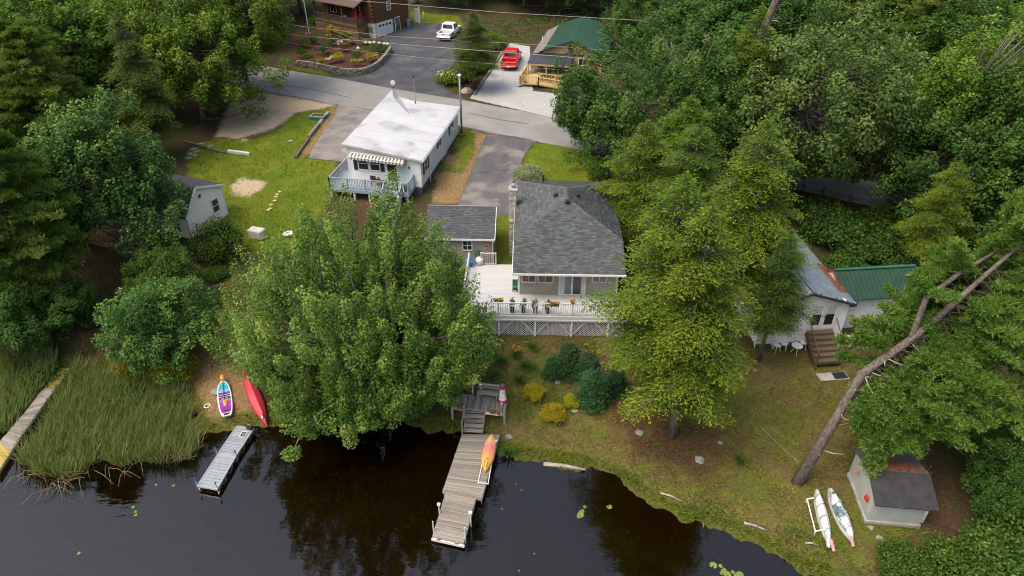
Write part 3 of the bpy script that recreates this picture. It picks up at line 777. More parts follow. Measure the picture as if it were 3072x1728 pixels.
WOOD_TAN = mat('tan_lumber', (.30, .22, .11), (.22, .16, .08), scale=3, rough=.8, stretch=(1, 6, 6), rand=.15)
WOOD_DARK = mat('dark_timber', (.085, .06, .048), (.13, .10, .085), scale=3, rough=.9, bump=.4, stretch=(1, 6, 6), rand=.15)
CUBE = MB().box((-.5, -.5, -.5), (.5, .5, .5))
_cube = {}
def cube(m):
    if m.name not in _cube:
        _cube[m.name] = raw_mesh('piece', CUBE.v, CUBE.f); _cube[m.name].materials.append(m)
    return _cube[m.name]
def piece(name, m, parent, c, size, rotz=0., rot=None):
    """one plain board, brick or bar; all share one mesh per material"""
    o = bpy.data.objects.new(name, cube(m)); o.location = c; o.scale = size
    o.rotation_euler = rot or (0, 0, rotz)
    return link(o, parent)
def stick(name, m, parent, p, q, w, h=None):
    p, q = Vector(p), Vector(q); d = q - p
    o = bpy.data.objects.new(name, cube(m)); o.location = (p + q) / 2; o.scale = (d.length, w, h or w)
    o.rotation_euler = d.to_track_quat('X', 'Z').to_euler()
    return link(o, parent)
def planks(parent, x0, x1, y0, y1, z, m, along='x', w=.14, t=.035, gap=.010, name='plank', jit=0.):
    a, b = (y0, y1) if along == 'x' else (x0, x1)
    n = max(1, round((b - a) / w)); w = (b - a) / n
    for i in range(n):
        c = a + (i + .5) * w; j = random.uniform(-jit, jit)
        if along == 'x': piece(name, m, parent, ((x0 + x1) / 2 + j, c, z - t / 2), (x1 - x0, w - gap, t))
        else: piece(name, m, parent, (c, (y0 + y1) / 2 + j, z - t / 2), (y1 - y0, w - gap, t), rotz=math.pi / 2)
def railing(parent, p, q, h, m, gap=.14, bw=.035, posts=True, rail=(.09, .045), post_w=.10, low=.09, between=1.8):
    """top rail, bottom rail, posts and balusters between two deck points"""
    p, q = Vector(p), Vector(q); d = q - p; L = d.length; up = Vector((0, 0, 1))
    stick('top_rail', m, parent, p + up * h, q + up * h, rail[0], rail[1])
    stick('bottom_rail', m, parent, p + up * low, q + up * low, rail[1], rail[1])
    n = max(2, int(L / gap))
    for i in range(1, n):
        c = p + d * (i / n)
        piece('baluster', m, parent, c + up * ((h + low) / 2), (bw, bw, h - low - .03), rotz=math.atan2(d.y, d.x))
    if posts:
        k = max(1, round(L / between))
        for i in range(k + 1):
            c = p + d * (i / k); piece('post', m, parent, c + up * (h / 2 + .02), (post_w, post_w, h + .08), rotz=math.atan2(d.y, d.x))
def window(parent, loc, w, h, rotz=0., m=None, nx=1, ny=2, glass=None, fr=.07, shutters=None, name='window', dep=.05):
    """framed window set proud of a wall that faces -Y before rotation; loc is its centre on the wall face"""
    m = m or WHITE_TRIM
    b = MB()
    b.box((-w / 2, -dep, -h / 2), (-w / 2 + fr, .02, h / 2)); b.box((w / 2 - fr, -dep, -h / 2), (w / 2, .02, h / 2))
    b.box((-w / 2 + fr, -dep, h / 2 - fr), (w / 2 - fr, .02, h / 2)); b.box((-w / 2 + fr, -dep - .03, -h / 2), (w / 2 - fr, .02, -h / 2 + fr))
    for i in range(1, nx): b.box((-w / 2 + w * i / nx - .02, -dep + .012, -h / 2 + fr), (-w / 2 + w * i / nx + .02, .015, h / 2 - fr))
    for i in range(1, ny): b.box((-w / 2 + fr, -dep + .009, -h / 2 + h * i / ny - .022), (w / 2 - fr, .012, -h / 2 + h * i / ny + .022))
    o = b.build(name, m, parent, loc=loc, rotz=rotz)
    xs = [-w / 2 + fr] + [-w / 2 + w * i / nx for i in range(1, nx)] + [w / 2 - fr]
    zs = [-h / 2 + fr] + [-h / 2 + h * i / ny for i in range(1, ny)] + [h / 2 - fr]
    for i in range(nx):
        for j in range(ny):
            Box('pane', (xs[i], -.022, zs[j]), (xs[i + 1], -.008, zs[j + 1]), glass or GLASS, o)
    if shutters:
        for s in (-1, 1):
            sh = MB().box((-.17, -.035, -h / 2), (.17, .01, h / 2))
            for k in range(8): sh.box((-.13, -.045, -h / 2 + .06 + k * (h - .12) / 8), (.13, -.033, -h / 2 + .06 + (k + .6) * (h - .12) / 8))
            c = Vector((s * (w / 2 + .20), 0, 0)); c.rotate(__import__('mathutils').Euler((0, 0, rotz)))
            sh.build('shutter', shutters, parent, loc=Vector(loc) + c, rotz=rotz)
    return o
def shingles(parent, origin, u, v, outline, m, tab=.30, row=.145, seed=1, name='shingles', jitter=.35):
    """courses of shingle tabs over the plane origin + a*u + b*v, kept inside outline (polygon in a, b)"""
    rng = np.random.default_rng(seed)
    u, v, o = np.array(u, float), np.array(v, float), np.array(origin, float)
    u /= np.linalg.norm(u); v /= np.linalg.norm(v); nrm = np.cross(u, v); nrm *= np.sign(nrm[2])
    P = np.array(outline); lo, hi = P.min(0), P.max(0)
    A0, B0, k = [], [], 0
    b = lo[1]
    while b < hi[1]:
        a = np.arange(lo[0] - tab, hi[0] + tab, tab) + (k % 2) * tab * .5 + rng.uniform(-.03, .03)
        A0.append(a); B0.append(np.full(len(a), b)); b += row; k += 1
    A0, B0 = np.concatenate(A0), np.concatenate(B0)
    def clamp(a, bb): return a, bb
    keep = in_poly(A0 + tab / 2, B0 + row / 2, outline)
    A0, B0 = A0[keep], B0[keep]; n = len(A0)
    a1 = np.clip(A0 + tab - .012, lo[0], hi[0]); a0 = np.clip(A0, lo[0], hi[0]); b1 = np.minimum(B0 + row * 1.08, hi[1])
    lift = rng.uniform(.012, .02, n)
    def W(a, bb, z): return o + a[:, None] * u + bb[:, None] * v + np.asarray(z)[:, None] * nrm
    V = np.stack([W(a0, B0, lift), W(a1, B0, lift), W(a1, b1, np.full(n, .004)), W(a0, b1, np.full(n, .004)), W(a0, B0, np.full(n, 0.)), W(a1, B0, np.full(n, 0.))], 1).reshape(-1, 3)
    i = np.arange(n)[:, None] * 6
    F = np.vstack([i + np.array([[0, 1, 2, 3]]), i + np.array([[4, 5, 1, 0]])])
    t = rng.random(n)
    me_ = raw_mesh(name, V, F, tone=np.concatenate([t, t]))
    return tag(obj(name, me_, m, parent), kind='stuff')
def ridge_cap(parent, p, q, m, n=None, w=.26, name='ridge_tile'):
    p, q = Vector(p), Vector(q); L = (q - p).length; n = n or max(2, int(L / .22))
    d = (q - p) / n; sd = d.cross(Vector((0, 0, 1))).normalized()
    b = MB()
    for i in range(n):
        a, e = p + d * i, p + d * (i + 1.12); z = Vector((0, 0, .025)); dn = Vector((0, 0, -.035))
        b.add([a + z + sd * w / 2 + dn, a + z + Vector((0, 0, .03)), a + z - sd * w / 2 + dn, e + sd * w / 2 + dn, e + Vector((0, 0, .03)), e - sd * w / 2 + dn], [[0, 1, 4, 3], [1, 2, 5, 4], [0, 3, 5, 2]])
    return b.build(name, m, parent)
SH_HIP = tonemat('shingle_blue_grey', [(.045, .058, .064), (.068, .086, .090), (.100, .120, .122), (.064, .059, .065), (.082, .077, .085)])
SH_GREY = tonemat('shingle_grey', [(.055, .060, .068), (.080, .086, .095), (.068, .072, .082), (.105, .11, .12)])
SH_DARK = tonemat('shingle_slate', [(.060, .062, .070), (.088, .090, .098), (.075, .077, .086)])
SH_SLATE = tonemat('shingle_pale_blue', [(.20, .26, .31), (.25, .31, .36), (.22, .28, .33), (.29, .35, .39)], rough=.6)
CAP_PURPLE = mat('purple_ridge', (.075, .060, .066), (.11, .09, .098), scale=5, rough=.9)
PURP_UNDER = mat('roof_felt', (.06, .065, .07), (.05, .055, .06), rough=.95)

# ======================= WHITE FLAT-ROOFED HOUSE ========================
WH = thing('white_house', 'white sided house with a flat white membrane roof and grey lakeside deck', 'house', (-14.4, 56.0, 0), R(-10.5))
roof_m = mat('membrane_roof', (.43, .44, .46), (.38, .39, .41), scale=.5, rough=.45, detail=7, c3=(.26, .265, .27), s3=.42)
def rz_(x, y): return 6.9 - x / 7.0
E_ = (.03, 13.4, 7.22); Rr = (.85, 13.4, 6.28)
b = MB()
top = [(0, 0, 6.9), (7, 0, 5.9), (7, 13.4, 5.9), Rr, E_, (0.02, 9, 6.95)]
b.add([(0, 0, 6.9), (3.5, 0, 6.42), (7, 0, 5.9), (7, 6.7, 5.9), (7, 13.4, 5.9), Rr, E_, (.02, 7, 7.06), (.75, 11.6, 6.98), (3.4, 8.5, 6.46), (3.6, 13.4, 6.10)],
      [[0, 1, 9, 7], [1, 2, 3, 9], [9, 3, 4, 10], [9, 10, 5, 8], [7, 9, 8], [7, 8, 6], [8, 5, 6]])
roof = b.build('roof', roof_m, WH)
so = roof.modifiers.new('t', 'SOLIDIFY'); so.thickness = .17; so.offset = -1
for k in range(1, 7): MB().bar((.08, 1.9 * k, rz_(.08, 0) + .026 + .0025 * 1.9 * k), (6.95, 1.9 * k, 5.918), .05, .012).build('seam', mat('roof_seam', (.36, .37, .39), (.30, .31, .33)), roof)
Box('drip_edge', (-.02, -.03, 6.70), (.1, -.005, 6.76), WHITE_TRIM, WH)
b = MB()
x0, x1, y0, y1 = .25, 6.72, .28, 13.15
b.add([(x0, y0, 3.3), (x1, y0, 3.3), (x1, y1, 3.3), (x0, y1, 3.3), (x0, y0, 6.76), (x1, y0, 5.84), (x1, y1, 5.80), (x0, y1, 6.75), (3.48, y0, 6.32), (3.48, y1, 5.95)],
      [[0, 1, 5, 8, 4], [1, 2, 6, 5], [2, 3, 7, 9, 6], [3, 0, 4, 7], [3, 2, 1, 0]])
b.build('wall', WHITE_SIDE, WH)
Box('skirt_wall', (x0 + .05, y0 + .05, 1.0), (x1 - .05, 6.6, 3.3), GREY_WALL, WH)
Box('foundation', (x0 + .06, 6.6, 1.6), (x1 - .04, y1 - .05, 3.3), WHITE, WH)
Box('corner_board', (x1 - .06, y0 - .025, 3.3), (x1 + .025, y0 + .10, 5.83), WHITE_TRIM, WH)
Box('corner_board', (x0 - .025, y0 - .025, 3.3), (x0 + .10, y0 + .06, 6.72), WHITE_TRIM, WH)
fy = y0
window(WH, (1.62, fy, 5.15), .98, 1.25, shutters=None)
window(WH, (2.66, fy, 5.15), .92, 1.25)
for sx in (.92, 3.32): 
    sh = MB().box((-.18, -.035, -.62), (.18, .01, .62))
    for k in range(9): sh.box((-.14, -.047, -.56 + k * .125), (.14, -.033, -.56 + k * .125 + .08))
    sh.build('shutter', SHUTTER, WH, loc=(sx, fy, 5.12))
sd_ = MB().box((-.92, -.06, 0), (-.86, .02, 2.05)).box((.86, -.06, 0), (.92, .02, 2.05)).box((-.86, -.06, 1.98), (.86, .02, 2.05)).box((-.04, -.055, .06), (.04, .02, 1.98)).box((-.86, -.06, 0), (.86, .02, .06))
sdo = sd_.build('sliding_door', WHITE_TRIM, WH, loc=(4.62, fy, 3.54))
Box('pane', (-.86, -.02, .85), (-.04, -.006, 1.98), GLASS, sdo); Box('pane', (-.86, -.024, .06), (-.04, -.006, .83), GLASS_MID, sdo)
Box('pane', (.04, -.02, .06), (.86, -.006, 1.98), mat('pale_curtain_glass', (.42, .50, .50), (.34, .42, .42), rough=.2, scale=1, stretch=(6, 1, .3)), sdo)
MB().lathe([(.02, 0), (.06, .03), (.07, .12), (.05, .2), (.0, .22)]).build('wall_lamp', DARK, WH, loc=(5.72, fy - .08, 5.0))
# striped awning, rolled most of the way in
AW = thing('awning', 'beige and brown striped awning over the deck door of the white house', 'awning', (-14.4, 56.0, 0), R(-10.5))
aw_w, aw_d = mat('awning_cream', (.62, .60, .55), (.52, .50, .45)), mat('awning_brown', (.13, .12, .12), (.09, .085, .085))
MB().tube([(.62, fy - .09, 6.10), (5.5, fy - .09, 5.86)], .075, 8).build('cassette', WHITE_TRIM, AW)
ns = 32
for i in range(ns):
    xa, xb = .62 + 4.88 * i / ns, .62 + 4.88 * (i + 1) / ns; za = 6.08 - .24 * i / ns; zb = 6.08 - .24 * (i + 1) / ns
    MB().add([(xa, fy - .1, za), (xb, fy - .1, zb), (xb, fy - .62, zb - .14), (xa, fy - .62, za - .14), (xa, fy - .63, za - .36 - .03 * (i % 2)), (xb, fy - .63, zb - .36 - .03 * (i % 2))],
             [[0, 1, 2, 3], [3, 2, 5, 4]]).build('stripe', (aw_w, aw_d)[i % 2], AW)
MB().bar((.62, fy - .62, 5.93), (5.5, fy - .62, 5.69), .05, .05).build('front_bar', WHITE_TRIM, AW)
for xx, zz in ((1.0, 5.98), (5.1, 5.78)): MB().bar((xx, fy, zz - .25), (xx, fy - .6, zz - .06), .04).build('arm', WHITE_TRIM, AW)
# side wall windows
window(WH, (x1, 1.75, 4.75), .95, 1.15, R(90), shutters=SHUTTER)
window(WH, (x1, 6.0, 5.05), .5, .7, R(90), nx=1, ny=1, shutters=SHUTTER)
window(WH, (x1, 10.3, 4.95), .9, 1.15, R(90), shutters=SHUTTER)
window(WH, (x1 - .04, 8.1, 2.95), .8, .42, R(90), nx=2, ny=1); window(WH, (x1 - .04, 10.2, 2.95), .8, .42, R(90), nx=2, ny=1)
ac = MB().box((-.28, -.34, -.2), (.28, .02, .2)).build('window_unit', WHITE_TRIM, WH, loc=(x1, 10.3, 4.62), rotz=R(90), bevel=.02)
for k in range(5): MB().box((-.22, -.35, -.15 + k * .06), (.22, -.338, -.12 + k * .06)).build('louvre', STEEL, ac)
MB().tube([(x1 + .06, 2.6, 5.75), (x1 + .07, 2.6, 2.1), (x1 + .35, 2.45, 1.85)], .045, 8).build('downspout', WHITE_TRIM, WH)
MB().tube([(7.02, 0, 5.78), (7.02, 13.3, 5.78)], .06, 6).build('gutter', WHITE_TRIM, WH)
b = MB().box((2.2, .0, 1.9), (4.2, .30, 3.2)); b.build('basement_door', WHITE, WH)
window(WH, (3.2, 0, 2.6), .9, .9, nx=2, ny=1)
# chimney pipe, dish, service mast
CP = thing('chimney_pipe', 'tall steel stove pipe strapped to the corner of the white house', 'chimney pipe', (-14.4, 56.0, 0), R(-10.5))
MB().tube([(7.25, 12.4, 3.3), (7.25, 12.4, 9.2)], .10, 12).build('flue', mat('flue_steel', (.24, .22, .21), (.16, .145, .135), rough=.45, metal=.6, scale=2), CP, smooth=True)
MB().lathe([(.05, 0), (.12, .02), (.12, .12), (.19, .14), (.19, .19), (.02, .28)], (7.25, 12.4, 9.2)).build('rain_cap', WHITE_TRIM, CP)
for zz in (4.2, 5.4, 6.6, 7.8): MB().lathe([(.10, 0), (.115, .01), (.115, .06), (.10, .07)], (7.25, 12.4, zz)).build('band', STEEL, CP)
MB().lathe([(.16, 0), (.30, .05), (.30, .3), (.16, .4)], (7.25, 12.4, 3.15)).build('cleanout', mat('rust', (.15, .08, .05), (.1, .06, .04)), CP)
MB().tube([(7.2, 12.4, 7.6), (5.9, 12.2, 6.1)], .012, 4).build('stay_wire', STEEL, CP)
SD = thing('satellite_dish', 'pale oval satellite dish on the raised roof corner of the white house', 'satellite dish', (-14.4, 56.0, 0), R(-10.5))
b = MB(); ring = []
for j, rr in enumerate((0.001, .12, .21, .27)):
    for k in range(16):
        a = 6.2832 * k / 16; ring.append((rr * .88 * math.cos(a), .20 * rr * rr * 2 - .03, rr * math.sin(a)))
b.add(ring, [[j * 16 + k, j * 16 + (k + 1) % 16, (j + 1) * 16 + (k + 1) % 16, (j + 1) * 16 + k] for j in range(3) for k in range(16)])
dish = b.build('reflector', mat('dish_grey', (.36, .40, .42), (.32, .35, .37), rough=.5), SD, smooth=True, loc=(.25, 13.15, 7.95)); dish.rotation_euler = (R(-28), 0, R(20))
so = dish.modifiers.new('t', 'SOLIDIFY'); so.thickness = .02
MB().tube([(.12, 13.1, 7.1), (.14, 13.15, 7.5), (.25, 13.22, 7.9)], .03, 6).build('mast', STEEL, SD)
MB().tube([(.26, 13.1, 7.62), (.40, 12.65, 7.7)], .02, 5).box((.34, 12.58, 7.65), (.46, 12.7, 7.77)).build('feed_arm', DARK, SD)
MB().box((.04, 13.0, 7.05), (.26, 13.24, 7.12)).build('foot', STEEL, SD)
SM = thing('service_mast', 'slim electric service mast rising from the rear edge of the white roof', 'mast', (-14.4, 56.0, 0), R(-10.5))
MB().tube([(2.6, 12.6, 5.9), (2.6, 12.6, 8.75)], .035, 8).build('conduit', STEEL, SM)
MB().lathe([(.04, 0), (.09, .05), (.10, .2), (.05, .3), (.0, .34)], (2.6, 12.6, 8.7)).build('weather_head', DARK, SM)
MB().lathe([(.16, 0), (.07, .06), (.05, .35)], (2.6, 12.6, 6.12)).build('boot', BLACK, SM)
# grey deck with stairs
WD = thing('grey_deck', 'grey painted raised deck wrapping the lakeside corner of the white house', 'deck', (-14.4, 56.0, 0), R(-10.5))
zf = 3.5
planks(WD, -.95, 6.1, -1.55, .27, zf, DECK_GREY, 'x')
planks(WD, -.95, .23, .30, 4.2, zf, DECK_GREY, 'x')
for a, c in (((-.95, -1.57, zf - .16), (6.1, -1.57, zf - .16)), ((-.97, -1.55, zf - .16), (-.97, 4.2, zf - .16)), ((6.12, -1.55, zf - .16), (6.12, .25, zf - .16))): stick('fascia', DECK_GREY, WD, a, c, .04, .26)
for xx, yy in ((-.85, -1.45), (1.2, -1.45), (2.55, -1.45), (4.0, -1.45), (5.95, -1.45), (-.85, 1.2), (-.85, 4.0)):
    wx = WD.matrix_world; piece('support_post', WHITE, WD, (xx, yy, 2.2), (.13, .13, 2.4))
railing(WD, (-.9, -1.5, zf), (3.95, -1.5, zf), .95, DECK_GREY)
railing(WD, (-.9, -1.5, zf), (-.9, 4.15, zf), .95, DECK_GREY)
railing(WD, (5.55, -1.5, zf), (6.05, -1.5, zf), .95, DECK_GREY); railing(WD, (6.05, -1.5, zf), (6.05, .2, zf), .95, DECK_GREY)
nt = 10
for i in range(nt):
    y = -1.62 - .275 * i; z = zf - .19 * (i + 1)
    piece('tread', DECK_GREY, WD, (4.78, y - .12, z), (1.45, .27, .04))
for xx in (4.02, 5.54):
    stick('stringer', DECK_GREY, WD, (xx, -1.6, zf - .12), (xx, -1.6 - .275 * nt, zf - .19 * nt - .12), .05, .26)
    railing(WD, (xx, -1.62, zf - .05), (xx, -1.6 - .275 * nt, zf - .19 * nt - .02), .92, DECK_GREY, between=2.8)
# deck chairs and table
wick = mat('brown_wicker', (.10, .045, .030), (.06, .028, .02), scale=40, rough=.6, bump=.5)
def patio_chair(label, loc, rz, parent_m):
    t = thing('patio_chair', label, 'chair', loc, rz, 'brown wicker chairs on the grey deck')
    MB().box((-.27, -.27, .40), (.27, .25, .46)).build('seat', wick, t, bevel=.02)
    bb = MB().add([(-.27, .22, .45), (.27, .22, .45), (.27, .28, .45), (-.27, .28, .45), (-.24, .36, 1.05), (.24, .36, 1.05), (.24, .41, 1.05), (-.24, .41, 1.05)], [[3, 2, 1, 0], [4, 5, 6, 7], [0, 1, 5, 4], [1, 2, 6, 5], [2, 3, 7, 6], [3, 0, 4, 7]]); bb.build('backrest', wick, t, bevel=.02)
    for sx in (-.25, .25):
        for sy in (-.25, .23): MB().box((sx - .02, sy - .02, 0), (sx + .02, sy + .02, .42)).build('leg', DARK, t)
        MB().box((sx - .03, -.27, .62), (sx + .03, .26, .66)).box((sx - .02, -.25, .44), (sx + .02, -.21, .63)).build('armrest', wick, t)
    return t
def wh(x, y, z=0.):
    c, s = math.cos(R(-10.5)), math.sin(R(-10.5)); return (-14.4 + x * c - y * s, 56.0 + x * s + y * c, z)
patio_chair('brown wicker chair by the windows on the grey deck', wh(2.75, -.35, zf), R(170), None)
patio_chair('brown wicker chair beside the glass door and the stair top', wh(3.75, -.85, zf), R(100), None)
t = thing('side_table', 'small round table between two wicker chairs on the grey deck', 'table', wh(3.2, -.65, zf))
MB().lathe([(.02, .0), (.24, .02), (.24, .05), (.02, .06)], (0, 0, .44)).build('table_top', GLASS_MID, t)
for k in range(3): MB().bar((.2 * math.cos(k * 2.1), .2 * math.sin(k * 2.1), 0), (.1 * math.cos(k * 2.1), .1 * math.sin(k * 2.1), .45), .025).build('leg', DARK, t)
t = thing('trash_can', 'black covered bin on the grey deck by the stair head', 'bin', wh(5.75, -1.1, zf))
MB().lathe([(.13, 0), (.17, .5), (.19, .52), (.19, .56), (.02, .62)]).build('body', BLACK, t)

# ======================= HIP-ROOFED COTTAGE =============================
HX, HY, HR = .05, 38.3, R(-1.6)
def hh(x, y, z=0.):
    c, s = math.cos(HR), math.sin(HR); return (HX + x * c - y * s, HY + x * s + y * c, z)
HH = thing('hip_roofed_cottage', 'sage green lakeside cottage with a blue grey shingled hip roof', 'house', (HX, HY, 0), HR)
W_ = 7.3; ft = 5.35; ez = 6.3; rz0 = 7.75; ya, yb, yr = 6.0, 7.6, 11.75; yc = 2.5; xm = W_ / 2
P = dict(fl=(0, 0, ft), fr=(W_, 0, ft), cl=(0, yc, ez), cr=(W_, yc, ez), a=(xm, ya, rz0), b=(xm, yb, rz0), rl=(0, yr, ez), rr=(W_, yr, ez))
b = MB()
for ks in (('fl', 'fr', 'cr', 'a', 'cl'), ('cl', 'a', 'b', 'rl'), ('cr', 'rr', 'b', 'a'), ('rl', 'b', 'rr')):
    b.slab([P[k] for k in ks], .14)
rf = b.build('roof', PURP_UNDER, HH)
fv = Vector((0, ya, rz0 - ft)); lf = fv.length; cv = math.hypot(yc, ez - ft)
shingles(rf, P['fl'], (1, 0, 0), fv, [(0, -.03), (W_, -.03), (W_, cv), (xm, lf), (0, cv)], SH_HIP, seed=1)
lvv = Vector((xm, 0, rz0 - ez)); ll = lvv.length
shingles(rf, P['rl'], (0, -1, 0), lvv, [(0, -.03), (yr - yc, -.03), (yr - ya, ll), (yr - yb, ll)], SH_HIP, seed=2)
shingles(rf, P['cr'], (0, 1, 0), Vector((-xm, 0, rz0 - ez)), [(0, -.03), (yr - yc, -.03), (yb - yc, ll), (ya - yc, ll)], SH_HIP, seed=3)
bv = Vector((0, yb - yr, rz0 - ez))
shingles(rf, P['rr'], (-1, 0, 0), bv, [(0, -.03), (W_, -.03), (xm, bv.length)], SH_HIP, seed=4)
for p_, q_ in (('cl', 'a'), ('cr', 'a'), ('a', 'b'), ('rl', 'b'), ('rr', 'b')): ridge_cap(rf, P[p_], P[q_], CAP_PURPLE)
Box('vent', (xm - .16, ya - .55, rz0 - .22), (xm + .16, ya - .2, rz0 + .02), BLACK, rf)
for s in (-1, 1):
    v_ = MB().lathe([(.17, -.1), (.17, .06), (.14, .14), (.02, .2)], (xm + s * .78, yb - .7, rz0 - .24)); v_.build('vent', BLACK, rf)
MB().tube([(2.05, yr - .6, ez), (2.05, yr - .6, 7.1)], .06, 8).build('vent_pipe', BLACK, rf)
MB().bar((-.02, -.05, ft - .09), (W_ + .02, -.05, ft - .09), .09, .13).build('gutter', WHITE_TRIM, rf)
MB().bar((-.03, 0, ft - .08), (-.03, yc, ez - .08), .04, .16).build('barge_board', WHITE_TRIM, rf); MB().bar((-.03, yc, ez - .08), (-.03, yr, ez - .08), .04, .15).build('fascia', WHITE_TRIM, rf)
w0, w1, f0, f1 = .38, W_ - .38, 1.0, 11.4
b = MB(); prof = [(f0, 2.0), (f0, 5.56), (yc, 6.12), (f1, 6.12), (f1, 2.0)]
n_ = len(prof)
b.add([(w0, y, z) for y, z in prof] + [(w1, y, z) for y, z in prof], [list(range(n_))[::-1], list(range(n_, 2 * n_))] + [[i, (i + 1) % n_, n_ + (i + 1) % n_, n_ + i] for i in range(n_)])
b.build('wall', SAGE, HH)
for xx in (w0, w1): Box('corner_board', (xx - .05, f0 - .025, 3.0), (xx + .07, f0 + .05, 5.5), WHITE_TRIM, HH)
GLASS_WARM = mat('amber_mottled_glass', (.10, .10, .11), (.30, .15, .06), scale=2.2, rough=.15, lo=.5, hi=.62)  # grey glass colour mottled with amber
window(HH, (1.05, f0, 4.55), 1.0, 1.15, nx=2, ny=1, glass=GLASS_WARM); window(HH, (2.17, f0, 4.55), 1.05, 1.15, nx=2, ny=1, glass=GLASS_WARM)
sd_ = MB().box((-.9, -.06, 0), (-.83, .02, 2.1)).box((.83, -.06, 0), (.9, .02, 2.1)).box((-.83, -.06, 2.03), (.83, .02, 2.1)).box((-.05, -.055, .06), (.05, .02, 2.03)).box((-.83, -.06, 0), (.83, .02, .06))
sdo = sd_.build('sliding_door', WHITE_TRIM, HH, loc=(3.95, f0, 3.02))
Box('pane', (-.83, -.02, .06), (-.5, -.006, 2.03), mat('curtain', (.5, .52, .55), (.4, .42, .46), stretch=(8, 1, .2)), sdo); Box('pane', (-.5, -.022, .06), (-.05, -.008, 2.03), GLASS_MID, sdo); Box('pane', (.05, -.02, .06), (.6, -.006, 2.03), GLASS, sdo); Box('pane', (.6, -.022, .06), (.83, -.008, 2.03), MATS['curtain'], sdo)
window(HH, (5.75, f0, 4.6), .98, 1.05, nx=2, ny=1, glass=GLASS_MID)
fl_ = thing('flood_light', 'white twin flood light under the cottage eave beside the glass door', 'lamp', hh(2.95, f0 - .05, 5.08), HR)
MB().box((-.08, -.03, -.05), (.08, .06, .05)).build('base', WHITE_TRIM, fl_)
for s in (-1, 1): MB().tube([(s * .05, 0, 0), (s * .14, -.16, -.06)], [.04, .08], 8).build('lamp_head', WHITE_TRIM, fl_)
# stone chimney: every face stone is a piece
ST = thing('stone_chimney', 'pale fieldstone chimney on the side wall of the hip roofed cottage', 'chimney', hh(-.18, 7.75, 0), HR)
Box('core', (-.26, -.46, 1.8), (.30, .46, 5.2), mat('mortar', (.26, .245, .22), (.2, .19, .17), rough=.95), ST); Box('core', (-.26, -.34, 5.2), (.26, .34, 7.55), MATS['mortar'], ST)
stone_m = mat('fieldstone', (.48, .44, .38), (.30, .27, .235), scale=1.2, rough=.9, bump=.3, rand=.35)
rg = random.Random(3)
def stones(face, a0, a1, z0, z1, pos):
    z = z0
    while z < z1 - .06:
        h = rg.uniform(.11, .19); a = a0
        while a < a1 - .05:
            w = min(rg.uniform(.14, .28), a1 - a); c = (a + w / 2, z + h / 2); d_ = rg.uniform(.05, .09)
            if face == 'y': piece('stone', stone_m, ST, (c[0], pos, c[1]), (w - .025, d_, h - .022))
            else: piece('stone', stone_m, ST, (pos, c[0], c[1]), (d_, w - .025, h - .022))
            a += w
        z += h
stones('y', -.26, .28, 2.0, 5.2, -.47); stones('x', -.46, .46, 2.0, 5.2, -.27)
stones('y', -.26, .26, 5.2, 7.55, -.35); stones('x', -.34, .34, 5.2, 7.55, -.27)
MB().box((-.33, -.42, 7.55), (.33, .42, 7.66)).build('cap_stone', CONCRETE, ST, bevel=.02)
MB().lathe([(.13, 0), (.13, .2), (.21, .22), (.22, .27), (.02, .34)], (0, 0, 7.66), 12).build('flue_cap', STEEL, ST)
# white deck
WDK = thing('white_deck', 'long white painted deck with lattice skirt in front of the sage cottage', 'deck', (HX, HY, 0), HR)
zd = 3.0; fd = -1.45; dl, dr = -3.3, 8.7
planks(WDK, dl, dr, fd, f0 - .01, zd, DECK_WHITE, 'x'); planks(WDK, dl, w0 - .01, f0, 4.75, zd, DECK_WHITE, 'x')
stick('fascia', DECK_WHITE, WDK, (dl, fd - .03, zd - .20), (dr, fd - .03, zd - .20), .05, .36)
stick('fascia', DECK_WHITE, WDK, (dl, fd - .07, zd - .33), (dr, fd - .07, zd - .33), .05, .12)
stick('fascia', DECK_WHITE, WDK, (dl - .03, fd, zd - .17), (dl - .03, 4.75, zd - .17), .05, .30); stick('fascia', DECK_WHITE, WDK, (dr + .03, fd, zd - .17), (dr + .03, f0, zd - .17), .05, .30)
railing(WDK, (dl, fd + .06, zd), (dr, fd + .06, zd), .95, DECK_WHITE, gap=.15, between=2.4); railing(WDK, (dr - .05, fd + .06, zd), (dr - .05, f0, zd), .95, DECK_WHITE, gap=.15)
railing(WDK, (dl + .05, fd + 1.5, zd), (dl + .05, 4.7, zd), .95, DECK_WHITE, gap=.15, between=2.2); railing(WDK, (-2.4, 4.7, zd), (-1.35, 4.7, zd), .95, DECK_WHITE, gap=.15)
LAT = mat('lattice_paint', (.62, .63, .65), (.52, .53, .55), rough=.6)
la = MB(); zl0, zl1 = 1.32, 2.62
def lattice(b_, xa, xb, y, z0_, z1_, pitch=.17, w=.035, axis='x'):
    hgt = z1_ - z0_
    k = xa - hgt
    while k < xb:
        for s in (1, -1):
            p_, q_ = (k, z0_), (k + hgt, z1_)
            ta = max(0, (xa - k) / hgt); tb = min(1, (xb - k) / hgt)
            if tb - ta < .03: continue
            A1 = (p_[0] + (q_[0] - p_[0]) * ta, p_[1] + (q_[1] - p_[1]) * ta); B1 = (p_[0] + (q_[0] - p_[0]) * tb, p_[1] + (q_[1] - p_[1]) * tb)
            if s < 0: A1, B1 = (xa + xb - A1[0], A1[1]), (xa + xb - B1[0], B1[1])
            yy = y + .006 * s
            if axis == 'x': b_.bar((A1[0], yy, A1[1]), (B1[0], yy, B1[1]), .008, w, up=(0, 0, 1))
            else: b_.bar((yy, A1[0], A1[1]), (yy, B1[0], B1[1]), .008, w)
        k += pitch
lattice(la, dl, dr, fd + .06, zl0, zl1)
tag(la.build('lattice', LAT, WDK), kind='stuff')
